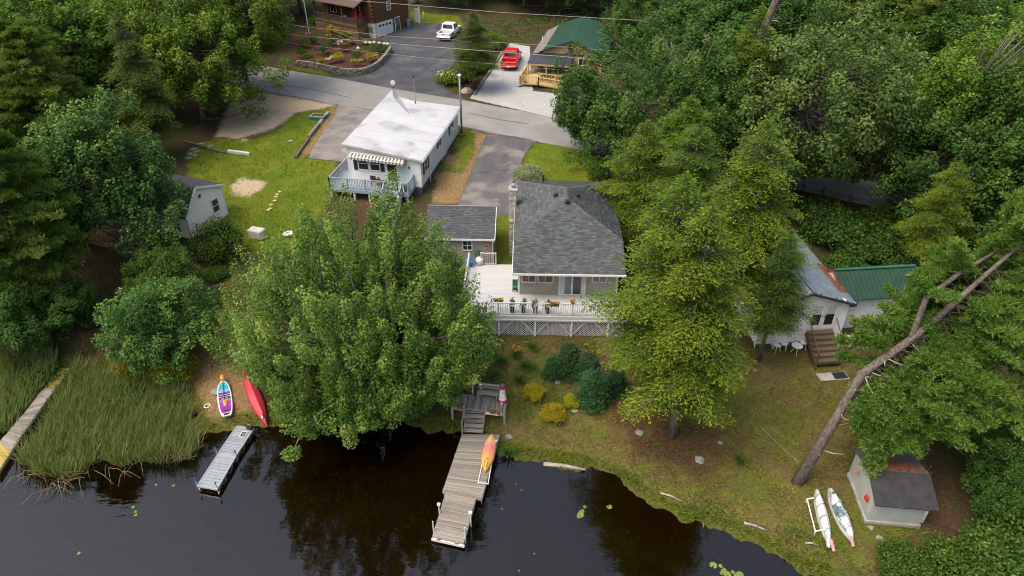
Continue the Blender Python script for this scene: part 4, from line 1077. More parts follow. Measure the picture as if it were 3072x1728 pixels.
for i in range(6):
    xx = dl + .05 + (dr - dl - .1) * i / 5
    piece('support_post', WHITE_TRIM, WDK, (xx, fd + .0, 1.9), (.12, .12, 1.7))
    if i < 5:
        xn = dl + .05 + (dr - dl - .1) * (i + 1) / 5; xc = (xx + xn) / 2
        stick('brace', DECK_WHITE, WDK, (xx + .05, fd + .02, 1.45), (xc - .25, fd + .02, 2.6), .04, .10); stick('brace', DECK_WHITE, WDK, (xn - .05, fd + .02, 1.45), (xc + .25, fd + .02, 2.6), .04, .10)
Box('base_board', (dl, fd + .03, zl0 - .3), (dr, fd + .07, zl0), WHITE_TRIM, WDK)
# white stair from the deck to the dock landing
WST = thing('white_stairs', 'white painted stairs from the cottage deck down to the dock landing', 'stairs', (0, 0, 0))
sa, sb = hh(-2.75, fd, zd), (-2.9, 31.35, 1.35)
ns = 13
for i in range(1, ns):
    f = i / ns; piece('tread', DECK_WHITE, WST, (sa[0] + (sb[0] - sa[0]) * f, sa[1] + (sb[1] - sa[1]) * f, sa[2] + (sb[2] - sa[2]) * f), (1.1, .40, .045))
for s in (-.56, .56):
    stick('stringer', DECK_WHITE, WST, (sa[0] + s, sa[1], sa[2] - .15), (sb[0] + s, sb[1], sb[2] - .12), .05, .22)
    for k in range(5):
        f = k / 4; piece('post', DECK_WHITE, WST, (sa[0] + s + (sb[0] - sa[0]) * f, sa[1] + (sb[1] - sa[1]) * f, sa[2] + (sb[2] - sa[2]) * f + .3), (.07, .07, 1.1))
    stick('handrail', DECK_WHITE, WST, (sa[0] + s, sa[1], sa[2] + .85), (sb[0] + s, sb[1], sb[2] + .85), .06, .06)

# ======================= SAGE SHED ======================================
SG = thing('garden_shed', 'sage green shed with grey shingled gable roof beside the white deck', 'shed', (-6.3, 44.0, 0), R(-2))
sw, sdp, sez, srz = 5.05, 4.9, 4.72, 6.0
b = MB()
b.add([(.2, .2, 1.4), (sw - .15, .2, 1.4), (sw - .15, sdp - .2, 1.4), (.2, sdp - .2, 1.4), (.2, .2, sez), (sw - .15, .2, sez), (sw - .15, sdp - .2, sez), (.2, sdp - .2, sez), (.2, sdp / 2, srz - .12), (sw - .15, sdp / 2, srz - .12)],
      [[0, 1, 5, 4], [1, 2, 6, 9, 5], [2, 3, 7, 6], [3, 0, 4, 8, 7]])
b.build('wall', SAGE, SG)
b = MB().slab([(0, -.1, sez), (sw, -.1, sez), (sw, sdp / 2, srz), (0, sdp / 2, srz)], .1).slab([(0, sdp / 2, srz), (sw, sdp / 2, srz), (sw, sdp + .1, sez), (0, sdp + .1, sez)], .1)
rf = b.build('roof', PURP_UNDER, SG)
v_ = Vector((0, sdp / 2 + .1, srz - sez)); shingles(rf, (0, -.1, sez), (1, 0, 0), v_, [(0, -.02), (sw, -.02), (sw, v_.length), (0, v_.length)], SH_GREY, seed=6)
v2 = Vector((0, -sdp / 2 - .1, srz - sez)); shingles(rf, (sw, sdp + .1, sez), (-1, 0, 0), v2, [(0, -.02), (sw, -.02), (sw, v2.length), (0, v2.length)], SH_GREY, seed=7)
MB().bar((0, sdp / 2, srz + .03), (sw, sdp / 2, srz + .03), .10, .05).build('ridge_vent', STEEL, rf)
MB().bar((-.02, -.13, sez - .07), (sw + .02, -.13, sez - .07), .05, .14).build('fascia', WHITE_TRIM, rf)
for y_, z_ in ((-.1, sez), (sdp + .1, sez)): MB().bar((sw + .03, y_, z_ - .06), (sw + .03, sdp / 2, srz - .06), .04, .14).build('barge_board', WHITE_TRIM, rf)
Box('corner_board', (sw - .22, .165, 1.5), (sw - .12, .24, sez), WHITE_TRIM, SG)
window(SG, (3.05, .2, 4.0), .75, .85, nx=2, ny=2)
MB().tube([(sw - .1, .6 + 4.1, 4.6), (sw - .05, 4.7, 2.4)], .04, 6).build('downspout', WHITE_TRIM, SG)
def sg(x, y, z=0.):
    c, s = math.cos(R(-2)), math.sin(R(-2)); return (-6.3 + x * c - y * s, 44.0 + x * s + y * c, z)
# ladder leaning on the shed
LD = thing('step_ladder', 'orange fibreglass ladder with pale rungs leaning on the sage shed', 'ladder', sg(4.45, -.45, 2.95), R(-2))
orange = mat('ladder_orange', (.42, .10, .04), (.32, .08, .035))
for s in (-.21, .21): MB().bar((s, 0, 0), (s * .8, .55, 1.75), .05, .09).build('rail', orange, LD)
for k in range(6): MB().bar((-.2, .07 + .085 * k, .25 + .27 * k), (.2, .07 + .085 * k, .25 + .27 * k), .08, .04).build('rung', STEEL, LD)
HO = thing('hose_reel', 'coil of teal garden hose hanging by the ladder on the shed', 'hose', sg(3.75, .1, 3.5), R(-2))
teal = mat('hose_teal', (.02, .16, .15), (.015, .12, .12), rough=.4)
for k in range(4): MB().tube([(.24 * math.cos(a) * (1 - .06 * k), -.04 - .035 * k, .26 * math.sin(a)) for a in np.linspace(0, 6.283, 17)], .018, 5, cap=False).build('coil', teal, HO)
MB().tube([(.2, -.1, -.2), (.45, -.25, -.45), (.75, -.3, -.5), (1.0, -.25, -.45)], .018, 5).build('loose_end', teal, HO)
GR = thing('covered_grill', 'white rounded patio item behind the short white railing by the shed', 'grill', sg(4.0, -.75, 3.0))
MB().lathe([(.20, 0), (.26, .05), (.30, .4), (.24, .52), (.05, .58)]).build('cover', WHITE, GR, smooth=True)
TB = thing('kayak_paddle_tub', 'bright blue plastic tub and lid beside the shed behind the maple leaves', 'tub', sg(3.3, -1.0, 3.0))
bl = mat('blue_plastic', (.02, .18, .42), (.02, .14, .34), rough=.4)
MB().lathe([(.2, 0), (.3, .4), (.32, .42)]).build('body', bl, TB); MB().lathe([(.33, .42), (.33, .46), (.02, .5)]).build('lid', bl, TB)
# ======================= CREAM SALTBOX SHED =============================
# gable end faces the lake lawn; s runs along the gable from the front corner
CS = thing('cream_shed', 'cream sided saltbox shed with dark grey roof under the trees', 'shed', (-25.0, 47.8, 0), math.atan2(.93, .367))
# local x along the gable (away from the camera), local y to the left
gl_, ln = 4.15, 6.2; zb = 1.9
f_, r_, k_ = 4.45, 5.15, 6.12; ks_ = 1.42
b = MB(); prof = [(0, zb), (gl_, zb), (gl_, r_), (ks_, k_), (0, f_)]
n_ = 5
b.add([(x, 0, z) for x, z in prof] + [(x, ln, z) for x, z in prof], [list(range(n_)), list(range(n_, 2 * n_))[::-1]] + [[i, n_ + i, n_ + (i + 1) % n_, (i + 1) % n_] for i in range(n_)])
b.build('wall', CREAM, CS)
b = MB().slab([(-.2, -.15, f_ - .18), (ks_, -.15, k_ + .1), (ks_, ln + .15, k_ + .1), (-.2, ln + .15, f_ - .18)], .09).slab([(ks_, -.15, k_ + .1), (gl_ + .2, -.15, r_ + .03), (gl_ + .2, ln + .15, r_ + .03), (ks_, ln + .15, k_ + .1)], .09)
rf = b.build('roof', PURP_UNDER, CS)
v_ = Vector((ks_ - gl_ - .2, 0, k_ - r_ + .07)); shingles(rf, (gl_ + .2, -.15, r_ + .035), (0, 1, 0), v_, [(0, -.02), (ln + .3, -.02), (ln + .3, v_.length), (0, v_.length)], SH_DARK, seed=8)
v_ = Vector((ks_ + .2, 0, k_ - f_ + .28)); shingles(rf, (-.2, ln + .15, f_ - .175), (0, -1, 0), v_, [(0, -.02), (ln + .3, -.02), (ln + .3, v_.length), (0, v_.length)], SH_DARK, seed=9)
for p_, q_ in (((-.22, -.18, f_ - .24), (ks_, -.18, k_ + .04)), ((ks_, -.18, k_ + .04), (gl_ + .22, -.18, r_ - .03))): MB().bar(p_, q_, .05, .17).build('barge_board', WHITE_TRIM, rf)
Box('corner_board', (gl_ - .1, -.025, zb), (gl_ + .03, .08, r_ - .05), WHITE_TRIM, CS); Box('corner_board', (-.03, -.025, zb), (.1, .08, f_ - .1), WHITE_TRIM, CS)
window(CS, (3.05, 0, 3.85), .85, 1.25, fr=.10); window(CS, (1.72, 0, 5.3), .42, .42, nx=1, ny=1, name='vent')
window(CS, (0, 1.3, 3.3), .9, 1.1, R(-90), fr=.1)
Box('foundation', (.03, .03, 1.3), (gl_ - .03, ln, zb), CONCRETE, CS)
MB().tube([(.8, -.05, 2.2), (.8, -.05, 3.0)], .02, 5).build('conduit', STEEL, CS)
# hidden tan stair and landing behind the shed
TS = thing('wooden_stairs', 'tan lumber landing and steps in deep shade under the pines', 'stairs', (-32.98, 46.70, 2.60), R(28))
planks(TS, -1.5, .4, -.9, .7, .6, WOOD_TAN, 'y', w=.14)
for k in range(6): piece('tread', WOOD_TAN, TS, (.75 + .28 * k, -.1, .45 - .19 * k), (.27, 1.3, .04))
for yy in (-.75, .55): stick('stringer', WOOD_TAN, TS, (.45, yy, .5), (2.3, yy, -.75), .05, .24)
for xx, yy in ((-1.4, -.85), (.35, -.85), (-1.4, .65), (.35, .65)): piece('post', WOOD_TAN, TS, (xx, yy, .3), (.1, .1, 2.4))
railing(TS, (-1.45, -.88, .6), (.35, -.88, .6), .95, WOOD_TAN, posts=False); railing(TS, (-1.45, -.88, .6), (-1.45, .68, .6), .95, WOOD_TAN, posts=False); railing(TS, (.4, -.78, .5), (2.3, -.78, -.7), .9, WOOD_TAN, posts=False)
HC = thing('hidden_cabin', 'grey cabin mostly hidden behind pine boughs above the tan steps', 'cabin', (-32.79, 49.58, 2.20), R(28))
Box('wall', (-2.2, .8, -.3), (2.6, 5, 2.6), mat('cabin_grey', (.30, .31, .33), (.24, .25, .27)), HC)
MB().slab([(-2.6, .4, 2.5), (3, .4, 2.5), (3, 2.9, 3.7), (-2.6, 2.9, 3.7)], .12).slab([(-2.6, 2.9, 3.7), (3, 2.9, 3.7), (3, 5.4, 2.5), (-2.6, 5.4, 2.5)], .12).build('roof', mat('roof_pale', (.10, .105, .11), (.08, .085, .09)), HC)
window(HC, (-.8, .8, 1.4), .9, 1.1); MB().box((.8, .74, -.2), (1.7, .82, 1.9)).build('door', WOOD_TAN, HC)
# ======================= WHITE COTTAGE, PALE BLUE ROOF ==================
KR = R(5.5)
KC = thing('white_cottage', 'white cottage with pale blue shingle roof and glazed double doors behind the hemlocks', 'house', (15.7, 35.78, 0), KR)
kw, kd, ke, kr, kf = 6.2, 8.8, 4.25, 5.25, 2.2
b = MB()
b.add([(.25, .3, 1.2), (kw - .25, .3, 1.2), (kw - .25, kd, 1.2), (.25, kd, 1.2), (.25, .3, ke), (kw - .25, .3, ke), (kw - .25, kd, ke), (.25, kd, ke), (kw / 2, .3, kr - .1), (kw / 2, kd, kr - .1)],
      [[0, 1, 5, 8, 4], [1, 2, 6, 5], [2, 3, 7, 9, 6], [3, 0, 4, 7]])
b.build('wall', siding('cottage_siding', (.72, .73, .76), (.64, .65, .68), pitch=.13), KC)
Box('foundation', (.3, .33, .2), (kw - .3, kd - .1, 1.25), GREY_WALL, KC)
b = MB().slab([(0, 0, ke - .03), (kw / 2, 0, kr), (kw / 2, kd + .3, kr), (0, kd + .3, ke - .03)], .1).slab([(kw / 2, 0, kr), (kw, 0, ke - .03), (kw, kd + .3, ke - .03), (kw / 2, kd + .3, kr)], .1)
rf = b.build('roof', PURP_UNDER, KC)
v_ = Vector((-kw / 2, 0, kr - ke + .03)); shingles(rf, (kw, 0, ke - .025), (0, 1, 0), v_, [(0, -.02), (kd + .3, -.02), (kd + .3, v_.length), (0, v_.length)], SH_SLATE, tab=.42, row=.2, seed=12)
v_ = Vector((kw / 2, 0, kr - ke + .03)); shingles(rf, (0, kd + .3, ke - .025), (0, -1, 0), v_, [(0, -.02), (kd + .3, -.02), (kd + .3, v_.length), (0, v_.length)], SH_SLATE, tab=.42, row=.2, seed=13)
for p_, q_ in (((0, -.03, ke - .1), (kw / 2, -.03, kr - .07)), ((kw / 2, -.03, kr - .07), (kw, -.03, ke - .1))): MB().bar(p_, q_, .05, .15).build('barge_board', mat('dark_trim', (.03, .035, .04), (.04, .045, .05)), rf)
dd = MB().box((-.95, -.06, 0), (-.87, .02, 2.1)).box((.87, -.06, 0), (.95, .02, 2.1)).box((-.87, -.06, 2.02), (.87, .02, 2.1))
do = dd.build('double_door', WHITE_TRIM, KC, loc=(4.35, .3, kf))
for s in (-1, 1):
    MB().box((s * .44 - .42, -.05, .02), (s * .44 - .30, .0, 2.0)).box((s * .44 + .30, -.05, .02), (s * .44 + .42, .0, 2.0)).box((s * .44 - .30, -.05, 1.85), (s * .44 + .30, 0, 2.0)).box((s * .44 - .30, -.05, .02), (s * .44 + .30, 0, .3)).build('door_leaf', WHITE_TRIM, do)
    Box('pane', (s * .44 - .30, -.028, .3), (s * .44 + .30, -.015, 1.15), GLASS, do); Box('blind', (s * .44 - .30, -.03, 1.15), (s * .44 + .30, -.014, 1.85), mat('door_blind', (.40, .45, .46), (.34, .39, .4), stretch=(1, 1, 20)), do)
    MB().tube([(s * .06, -.08, .95), (s * .06, -.08, 1.1)], .02, 5).build('handle', DARK, do)
Box('cushion', (.25, -.026, .36), (.62, -.0135, .95), mat('teal_cloth', (.02, .12, .17), (.02, .1, .14)), do); Box('cushion', (.2, -.0265, .30), (.6, -.0132, .42), mat('red_cloth', (.4, .04, .04), (.3, .03, .03)), do)
fl2 = thing('flood_light', 'white twin flood light on the gable of the white cottage', 'lamp', tuple(Vector((15.7, 35.78, 4.5)) + Vector((5.3 * math.cos(KR) - .25 * math.sin(KR), 5.3 * math.sin(KR) + .25 * math.cos(KR), 0))), KR)
MB().box((-.08, -.03, -.05), (.08, .06, .05)).build('base', WHITE_TRIM, fl2)
for s in (-1, 1): MB().tube([(s * .05, 0, 0), (s * .15, -.16, -.06)], [.05, .09], 8).build('lamp_head', WHITE_TRIM, fl2)
def kc(x, y, z=0.):
    c, s = math.cos(KR), math.sin(KR); return (15.7 + x * c - y * s, 35.78 + x * s + y * c, z)
# green-roofed addition
Box('addition_wall', (kw - .2, 1.5, 1.0), (kw + 5.2, 4.6, 3.75), siding('addition_siding', (.62, .63, .66), (.55, .56, .58), pitch=.13), KC)
green_m = mat('green_metal_roof', (.022, .056, .036), (.017, .045, .029), scale=1.5, rough=.4)
b = MB(); g0, g1 = kw - .15, kw + 5.5
b.slab([(g0, 1.1, 3.75), (g1, 1.1, 3.75), (g1, 3.05, 4.85), (g0, 3.05, 4.85)], .06).slab([(g0, 3.05, 4.85), (g1, 3.05, 4.85), (g1, 5, 3.75), (g0, 5, 3.75)], .06)
ga = b.build('metal_roof', green_m, KC)
k = g0 + .1
while k < g1:
    stick('rib', green_m, ga, (k, 1.1, 3.775), (k, 3.05, 4.875), .03, .03); k += .3
MB().bar((g0, 3.05, 4.9), (g1, 3.05, 4.9), .22, .05).build('ridge_cap', mat('green_ridge', (.022, .11, .075), (.018, .09, .06)), ga)
MB().add([(g0 - .03, 1.25, 3.7), (g0 - .03, 4.85, 3.7), (g0 - .03, 3.05, 4.75), (g0 + .03, 1.25, 3.7), (g0 + .03, 4.85, 3.7), (g0 + .03, 3.05, 4.75)], [[0, 2, 1], [3, 4, 5], [0, 3, 5, 2], [2, 5, 4, 1]]).build('gable_panel', CREAM, KC)
for p_, q_ in (((g0 - .06, 1.1, 3.70), (g0 - .06, 3.05, 4.80)), ((g0 - .06, 3.05, 4.80), (g0 - .06, 5, 3.70))): MB().bar(p_, q_, .05, .12).build('barge_board', mat('red_trim', (.30, .05, .055), (.24, .04, .045)), KC)
window(KC, (kw + .75, 1.5, 3.1), .95, .6, nx=1, ny=1, fr=.11)
# fallen needles in the valley between the two roofs
nd = Leaves(); rg_ = np.random.default_rng(5); n = 900
u_ = rg_.random(n) * 1.0; v2_ = rg_.random(n) ** 1.5
Pn = np.stack([kw - .1 - v2_ * .55, 1.2 + u_ * 3.4, ke + .02 + v2_ * .18 + rg_.random(n) * .06], 1)
nd.add(Pn, np.c_[rg_.normal(size=(n, 2)), np.zeros(n)], np.c_[rg_.normal(0, .3, (n, 2)), np.ones(n)], .14, .07, rg_.random(n))
NEEDLE = tonemat('fallen_needles', [(.12, .05, .025), (.22, .10, .05), (.16, .065, .03)], rough=.95)
nn = thing('needle_drift', 'rust brown pine needles piled in the valley by the green roof', 'needles', (15.7, 35.78, 0), KR); nn['kind'] = 'stuff'
obj('needles', nd.mesh('needles'), NEEDLE, nn)
# heat pump, steps, mat
HPm = thing('heat_pump', 'white outdoor heat pump unit beside the cottage steps', 'air conditioner', kc(5.95, -.3, 1.15), KR + R(-8))
MB().box((-.42, -.17, 0), (.42, .17, .72)).build('casing', WHITE_TRIM, HPm, bevel=.02)
MB().tube([(.1, -.175, .36), (.1, -.185, .36)], .28, 18).build('fan_grille', mat('grille_grey', (.25, .25, .26), (.18, .18, .19), scale=30), HPm)
MB().tube([(.1, -.186, .36), (.1, -.194, .36)], .09, 10).build('hub', DARK, HPm)
for s in (-.3, .3): MB().box((s - .04, -.15, -.25), (s + .04, .15, 0)).build('foot', CONCRETE, HPm)
CST = thing('wooden_steps', 'brown weathered wooden steps below the cottage double doors', 'steps', kc(4.35, .27, 0), KR)
wood_brn = mat('brown_step_wood', (.13, .095, .06), (.08, .06, .04), scale=3, stretch=(1, 6, 6), rand=.2)
for k in range(6):
    piece('tread', wood_brn, CST, (0, -.2 - .33 * k, kf - .10 - .20 * k), (1.75, .34, .05))
    piece('riser', wood_brn, CST, (0, -.36 - .33 * k, kf - .22 - .20 * k), (1.70, .03, .14))
for s in (-.88, .88): stick('stringer', wood_brn, CST, (s, -.05, kf - .25), (s, -2.15, kf - 1.5), .05, .28)
for s in (-.9, .9):
    piece('post', wood_brn, CST, (s, -2.05, 1.35), (.08, .08, 1.1)); stick('handrail', wood_brn, CST, (s, -2.05, 1.85), (s, -.1, 3.05), .06, .06)
p = kc(4.3, -2.55); Box_ = thing('paving_slab', 'pale stone slab at the foot of the cottage steps', 'paving slab', on(p, .02), KR)
MB().box((-.95, -.35, 0), (.95, .35, .06)).build('slab', CONCRETE, Box_)
dm = thing('door_mat', 'black door mat on the slab below the cottage steps', 'mat', on(kc(4.75, -2.55), .085), KR); MB().box((-.42, -.28, 0), (.42, .28, .02)).build('mat', BLACK, dm)
# ======================= BOATHOUSE ======================================
BR = math.atan2(22.6 - 22.87, 20.35 - 17.9)
BH = thing('boathouse', 'small grey boathouse with near black roof at the lower right shore', 'shed', (17.85, 22.85, 0), BR)
bw, bd, bz = 2.55, 3.1, 2.15
bh_wall = siding('boathouse_wall', (.33, .35, .335), (.28, .30, .285), pitch=.20, strength=.25)
b = MB().add([(0, 0, .5), (bw, 0, .5), (bw, bd, .5), (0, bd, .5), (0, 0, bz), (bw, 0, bz), (bw, bd, bz), (0, bd, bz), (0, bd * .42, bz + .5), (bw, bd * .42, bz + .5)], [[0, 1, 5, 4], [1, 2, 6, 9, 5], [2, 3, 7, 6], [3, 0, 4, 8, 7]])
b.build('wall', bh_wall, BH)
Box('foundation', (-.06, -.08, -.1), (bw + .06, bd, .5), CONCRETE, BH)
rfm = mat('rolled_roofing', (.022, .022, .026), (.035, .034, .038), scale=2, rough=.8)
rf = MB().slab([(-.12, -.42, bz - .05), (bw + .30, -.42, bz - .05), (bw + .30, bd * .42, bz + .58), (-.12, bd * .42, bz + .58)], .06).build('roof', rfm, BH)
rb = MB().slab([(-.12, bd * .42, bz + .575), (bw + .30, bd * .42, bz + .575), (bw + .30, bd + .25, bz - .05), (-.12, bd + .25, bz - .05)], .06).build('rear_roof', mat('old_felt', (.055, .057, .056), (.12, .122, .12), scale=14, rough=.95), BH)
for k in range(4): stick('rafter_end', WOOD_OLD, BH, (.15 + .72 * k, -.4, bz - .11), (.15 + .72 * k, .02, bz + .03), .06, .10)
nd = Leaves(); n = 1100; aa = rg_.normal(.5, .2, n) * bw * 1.1; bb_ = rg_.beta(1.2, 2.2, n)
Pn = np.stack([aa, bd * .45 + bb_ * 1.3, bz + .56 - bb_ * .45 + rg_.random(n) * .05], 1)
nd.add(Pn, np.c_[rg_.normal(size=(n, 2)), np.zeros(n)], np.c_[rg_.normal(0, .3, (n, 2)), np.ones(n)], .13, .05, rg_.random(n))
nn = thing('needle_drift', 'orange pine needles heaped behind the ridge of the boathouse roof', 'needles', (17.85, 22.85, 0), BR); nn['kind'] = 'stuff'; obj('needles', nd.mesh('needles'), NEEDLE, nn)
LR = thing('life_ring', 'small red square float hanging on the boathouse side wall', 'float', (17.80, 23.35, 1.55), BR + R(90))
red_m = mat('signal_red', (.48, .015, .03), (.4, .012, .025), rough=.4)
MB().box((-.15, -.02, -.15), (.15, .07, .15)).build('cushion', red_m, LR, bevel=.03); MB().tube([(0, .08, .0), (0, .12, 0)], .08, 10).build('hub', red_m, LR)
LO = thing('float_buoy', 'small orange buoy hanging high on the boathouse side wall', 'buoy', (17.85, 24.9, 1.75), BR + R(90)); MB().lathe([(.01, -.1), (.09, -.05), (.11, 0), (.09, .05), (.01, .1)]).build('ball', mat('buoy_orange', (.5, .12, .03), (.4, .1, .03)), LO, smooth=True)
bl_ = thing('barrel', 'pale plastic drum tucked behind the right corner of the boathouse', 'drum', on((20.62, 23.0)), 0); MB().lathe([(.2, 0), (.24, .05), (.24, .75), (.2, .8), (.02, .82)]).build('body', WHITE_TRIM, bl_)
# ======================= LOG HOUSE ======================================
GR_ = R(-35)
LG = thing('log_house', 'brown log house with covered porch, white garage door and green side door', 'house', (-18.9, 100.1, 0), GR_)
# local x runs right along the porch front (corner of garage wall at x = 0), local y runs back
log_m = mat('stained_logs', (.115, .055, .026), (.075, .036, .018), scale=2, rough=.6, stretch=(.5, .5, 4), rand=.10)
bd_ = 7.0; bl0 = -10.
z = 6.15; i = 0
while z < 10.9:
    h = .24
    stick('log', log_m, LG, (.0, -.15 if i % 2 else .12, z + h / 2), (.0, bd_, z + h / 2), .22, h - .012)
    stick('log', log_m, LG, (bl0, 0, z + h / 2), (.12 if i % 2 else -.12, 0, z + h / 2), .22, h - .012)
    z += h; i += 1
z = 3.9
while z < 6.13:
    stick('log', log_m, LG, (0, 3.6, z + .12), (0, bd_, z + .12), .20, .228)
    z += .24
Box('inner_wall', (bl0, .1, 4.0), (-.1, bd_, 10.8), mat('dark_interior', (.05, .028, .018), (.04, .022, .015)), LG)
Box('lower_wall', (-6, -.06, 3.8), (.085, .12, 6.15), mat('garage_stucco', (.50, .47, .43), (.42, .40, .36)), LG)
Box('lower_wall', (-.09, .12, 3.8), (.09, 3.6, 6.15), MATS['garage_stucco'], LG)
gd = MB().box((-1.45, -.05, 0), (1.45, .02, 2.0))
for k in range(4): gd.box((-1.42, -.065, .03 + k * .495), (1.42, -.05, .03 + k * .495 + .46))
gdo = gd.build('garage_door', WHITE, LG, loc=(.10, 1.95, 4.0), rotz=R(90))
for k in range(4): Box('pane', (-1.2 + k * .66, -.075, 1.55), (-1.2 + k * .66 + .42, -.06, 1.85), GLASS, gdo)
dg = MB().box((-.45, -.04, 0), (.45, .02, 2.05)).build('side_door', mat('green_door', (.02, .10, .05), (.015, .08, .04)), LG, loc=(.12, 4.45, 4.1), rotz=R(90))
for r_ in range(4):
    for c_ in range(3): Box('pane', (-.33 + c_ * .23, -.055, .85 + r_ * .28), (-.33 + c_ * .23 + .20, -.042, .85 + r_ * .28 + .24), WHITE_TRIM if (r_ + c_) % 5 == 9 else GLASS_MID, dg)
MB().box((-.52, -.05, 0), (-.45, .02, 2.12)).box((.45, -.05, 0), (.52, .02, 2.12)).box((-.45, -.05, 2.05), (.45, .02, 2.12)).build('door_frame', WHITE_TRIM, LG, loc=(.12, 4.45, 4.1), rotz=R(90))
window(LG, (.12, 3.0, 8.0), .8, 1.2, R(90), glass=GLASS_MID)
MB().box((.12, 6.7, 5.3), (.3, 7.0, 6.0)).tube([(.2, 6.85, 6.0), (.2, 6.85, 9)], .03, 6).build('electric_meter', STEEL, LG)
# porch
pz, px0, px1, py = 6.05, -9.5, -1.1, -2.1
planks(LG, px0, px1, py, -.12, pz, WOOD_DARK, 'x', w=.2, name='porch_board')
lt = MB(); lattice(lt, px0, px1, py + .03, 4.0, pz - .15, pitch=.28, w=.05)
lattice(lt, py + .05, -.1, px1 - .02, 4.0, pz - .15, pitch=.28, w=.05, axis='y')
tag(lt.build('lattice', mat('cedar_lattice', (.30, .17, .075), (.24, .13, .06)), LG), kind='stuff')
stick('fascia', WOOD_DARK, LG, (px0, py - .02, pz - .12), (px1, py - .02, pz - .12), .05, .24)
for xx in (px0 + .1, -6.7, -3.9, px1 - .1): piece('porch_post', log_m, LG, (xx, py + .1, pz + 1.35), (.2, .2, 2.7))
railing(LG, (px0, py + .08, pz), (px1, py + .08, pz), .9, WOOD_DARK, gap=.17, bw=.05, posts=False); railing(LG, (px1 - .05, py + .08, pz), (px1 - .05, -.15, pz), .9, WOOD_DARK, gap=.17, bw=.05, posts=False)
brs = mat('brown_shingle', (.105, .070, .058), (.075, .05, .042), scale=3, rough=.9, bump=.5)
MB().slab([(px0 - .4, py - .45, 8.65), (px1 + .35, py - .45, 8.65), (px1 + .35, 1.2, 10.1), (px0 - .4, 1.2, 10.1)], .12).build('porch_roof', brs, LG)
MB().slab([(bl0 - .4, .8, 10.0), (.5, .8, 10.0), (.5, 4.2, 12.4), (bl0 - .4, 4.2, 12.4)], .15).slab([(bl0 - .4, 4.2, 12.4), (.5, 4.2, 12.4), (.5, 7.6, 10.5), (bl0 - .4, 7.6, 10.5)], .15).build('roof', brs, LG)
MB().bar((px0 - .4, py - .47, 8.58), (px1 + .35, py - .47, 8.58), .06, .12).build('gutter', WOOD_DARK, LG)
window(LG, (-7.6, -.12, 7.4), 1.2, 1.4, nx=2, ny=1); window(LG, (-3.0, -.12, 7.4), 1.4, 1.5, nx=2, ny=1)
def lg(x, y, z=0.):
    c, s = math.cos(GR_), math.sin(GR_); return (-18.9 + x * c - y * s, 100.1 + x * s + y * c, z)
for k, xx in enumerate((-3.1, -1.75)):
    t = thing('porch_chair', ('bright red chair at the middle of the log house porch', 'bright red chair by the end railing of the log porch')[k], 'chair', lg(xx, -1.0, pz), GR_, 'red chairs on the log porch')
    MB().box((-.35, -.35, .38), (.35, .35, .48)).build('seat', red_m, t); MB().box((-.35, .25, .48), (.35, .35, 1.3)).build('backrest', red_m, t)
    for sx in (-.3, .3):
        for sy in (-.3, .3): MB().box((sx - .03, sy - .03, 0), (sx + .03, sy + .03, .38)).build('leg', WOOD_DARK, t)
t = thing('porch_table', 'white cloth covered small table on the log porch', 'table', lg(-4.6, -1.2, pz), GR_); MB().box((-.3, -.3, .66), (.3, .3, .72)).build('table_top', WHITE_TRIM, t)
for sx in (-.25, .25):
    for sy in (-.25, .25): MB().box((sx - .02, sy - .02, 0), (sx + .02, sy + .02, .66)).build('leg', WHITE_TRIM, t)
t = thing('trash_bin', 'grey blue wheeled bin at the corner of the log house', 'bin', on(lg(.55, 6.3)), GR_)
MB().lathe([(.24, 0), (.32, .95), (.34, .97)]).build('body', mat('bin_grey', (.14, .19, .22), (.11, .15, .18)), t); MB().lathe([(.35, .97), (.35, 1.02), (.05, 1.12)]).build('lid', MATS['bin_grey'], t)
t = thing('garden_gate_post', 'white vinyl corner post and panel behind the log house', 'fence panel', on(lg(.6, 8.6)), GR_); MB().box((-.08, -.08, 0), (.08, .08, 2.3)).build('post', WHITE_TRIM, t); MB().box((-1.0, -.03, .1), (-.08, .03, 2.0)).build('panel', WHITE_TRIM, t)
t = thing('propane_tank', 'pale upright tank on the grass at the top edge behind the log house', 'tank', on((-15.36, 117.08, 4.60)), 0); MB().lathe([(.5, 0), (.65, .12), (.68, 1.6), (.5, 1.95), (.1, 2.05)]).build('shell', CONCRETE, t, smooth=True)
t = thing('hydrant_marker', 'small yellow marker standing on the grass behind the dark driveway', 'marker', on((-13.12, 109.22, 4.40))); MB().lathe([(.16, 0), (.18, .7), (.10, .85), (.02, .95)]).build('body', mat('marker_yellow', (.55, .5, .12), (.45, .4, .1)), t)
# ramp rail beside the garden
RF = thing('rail_fence', 'dark brown ramp handrail running down from the log porch', 'fence', (0, 0, 0))
pa = [(-27.91, 99.10, 6.30), (-24.07, 98.36, 5.60), (-20.56, 96.33, 4.90)]; pb = [(-20.31, 97.27, 4.90), (-16.59, 96.59, 4.90)]
for L_ in (pa, pb):
    for p_, q_ in zip(L_, L_[1:]):
        stick('rail', WOOD_DARK, RF, p_, q_, .09, .14); stick('rail', WOOD_DARK, RF, (p_[0], p_[1], p_[2] - .45), (q_[0], q_[1], q_[2] - .45), .07, .10)
    for p_ in L_: piece('post', WOOD_DARK, RF, (p_[0], p_[1], p_[2] - .45), (.13, .13, 1.2))
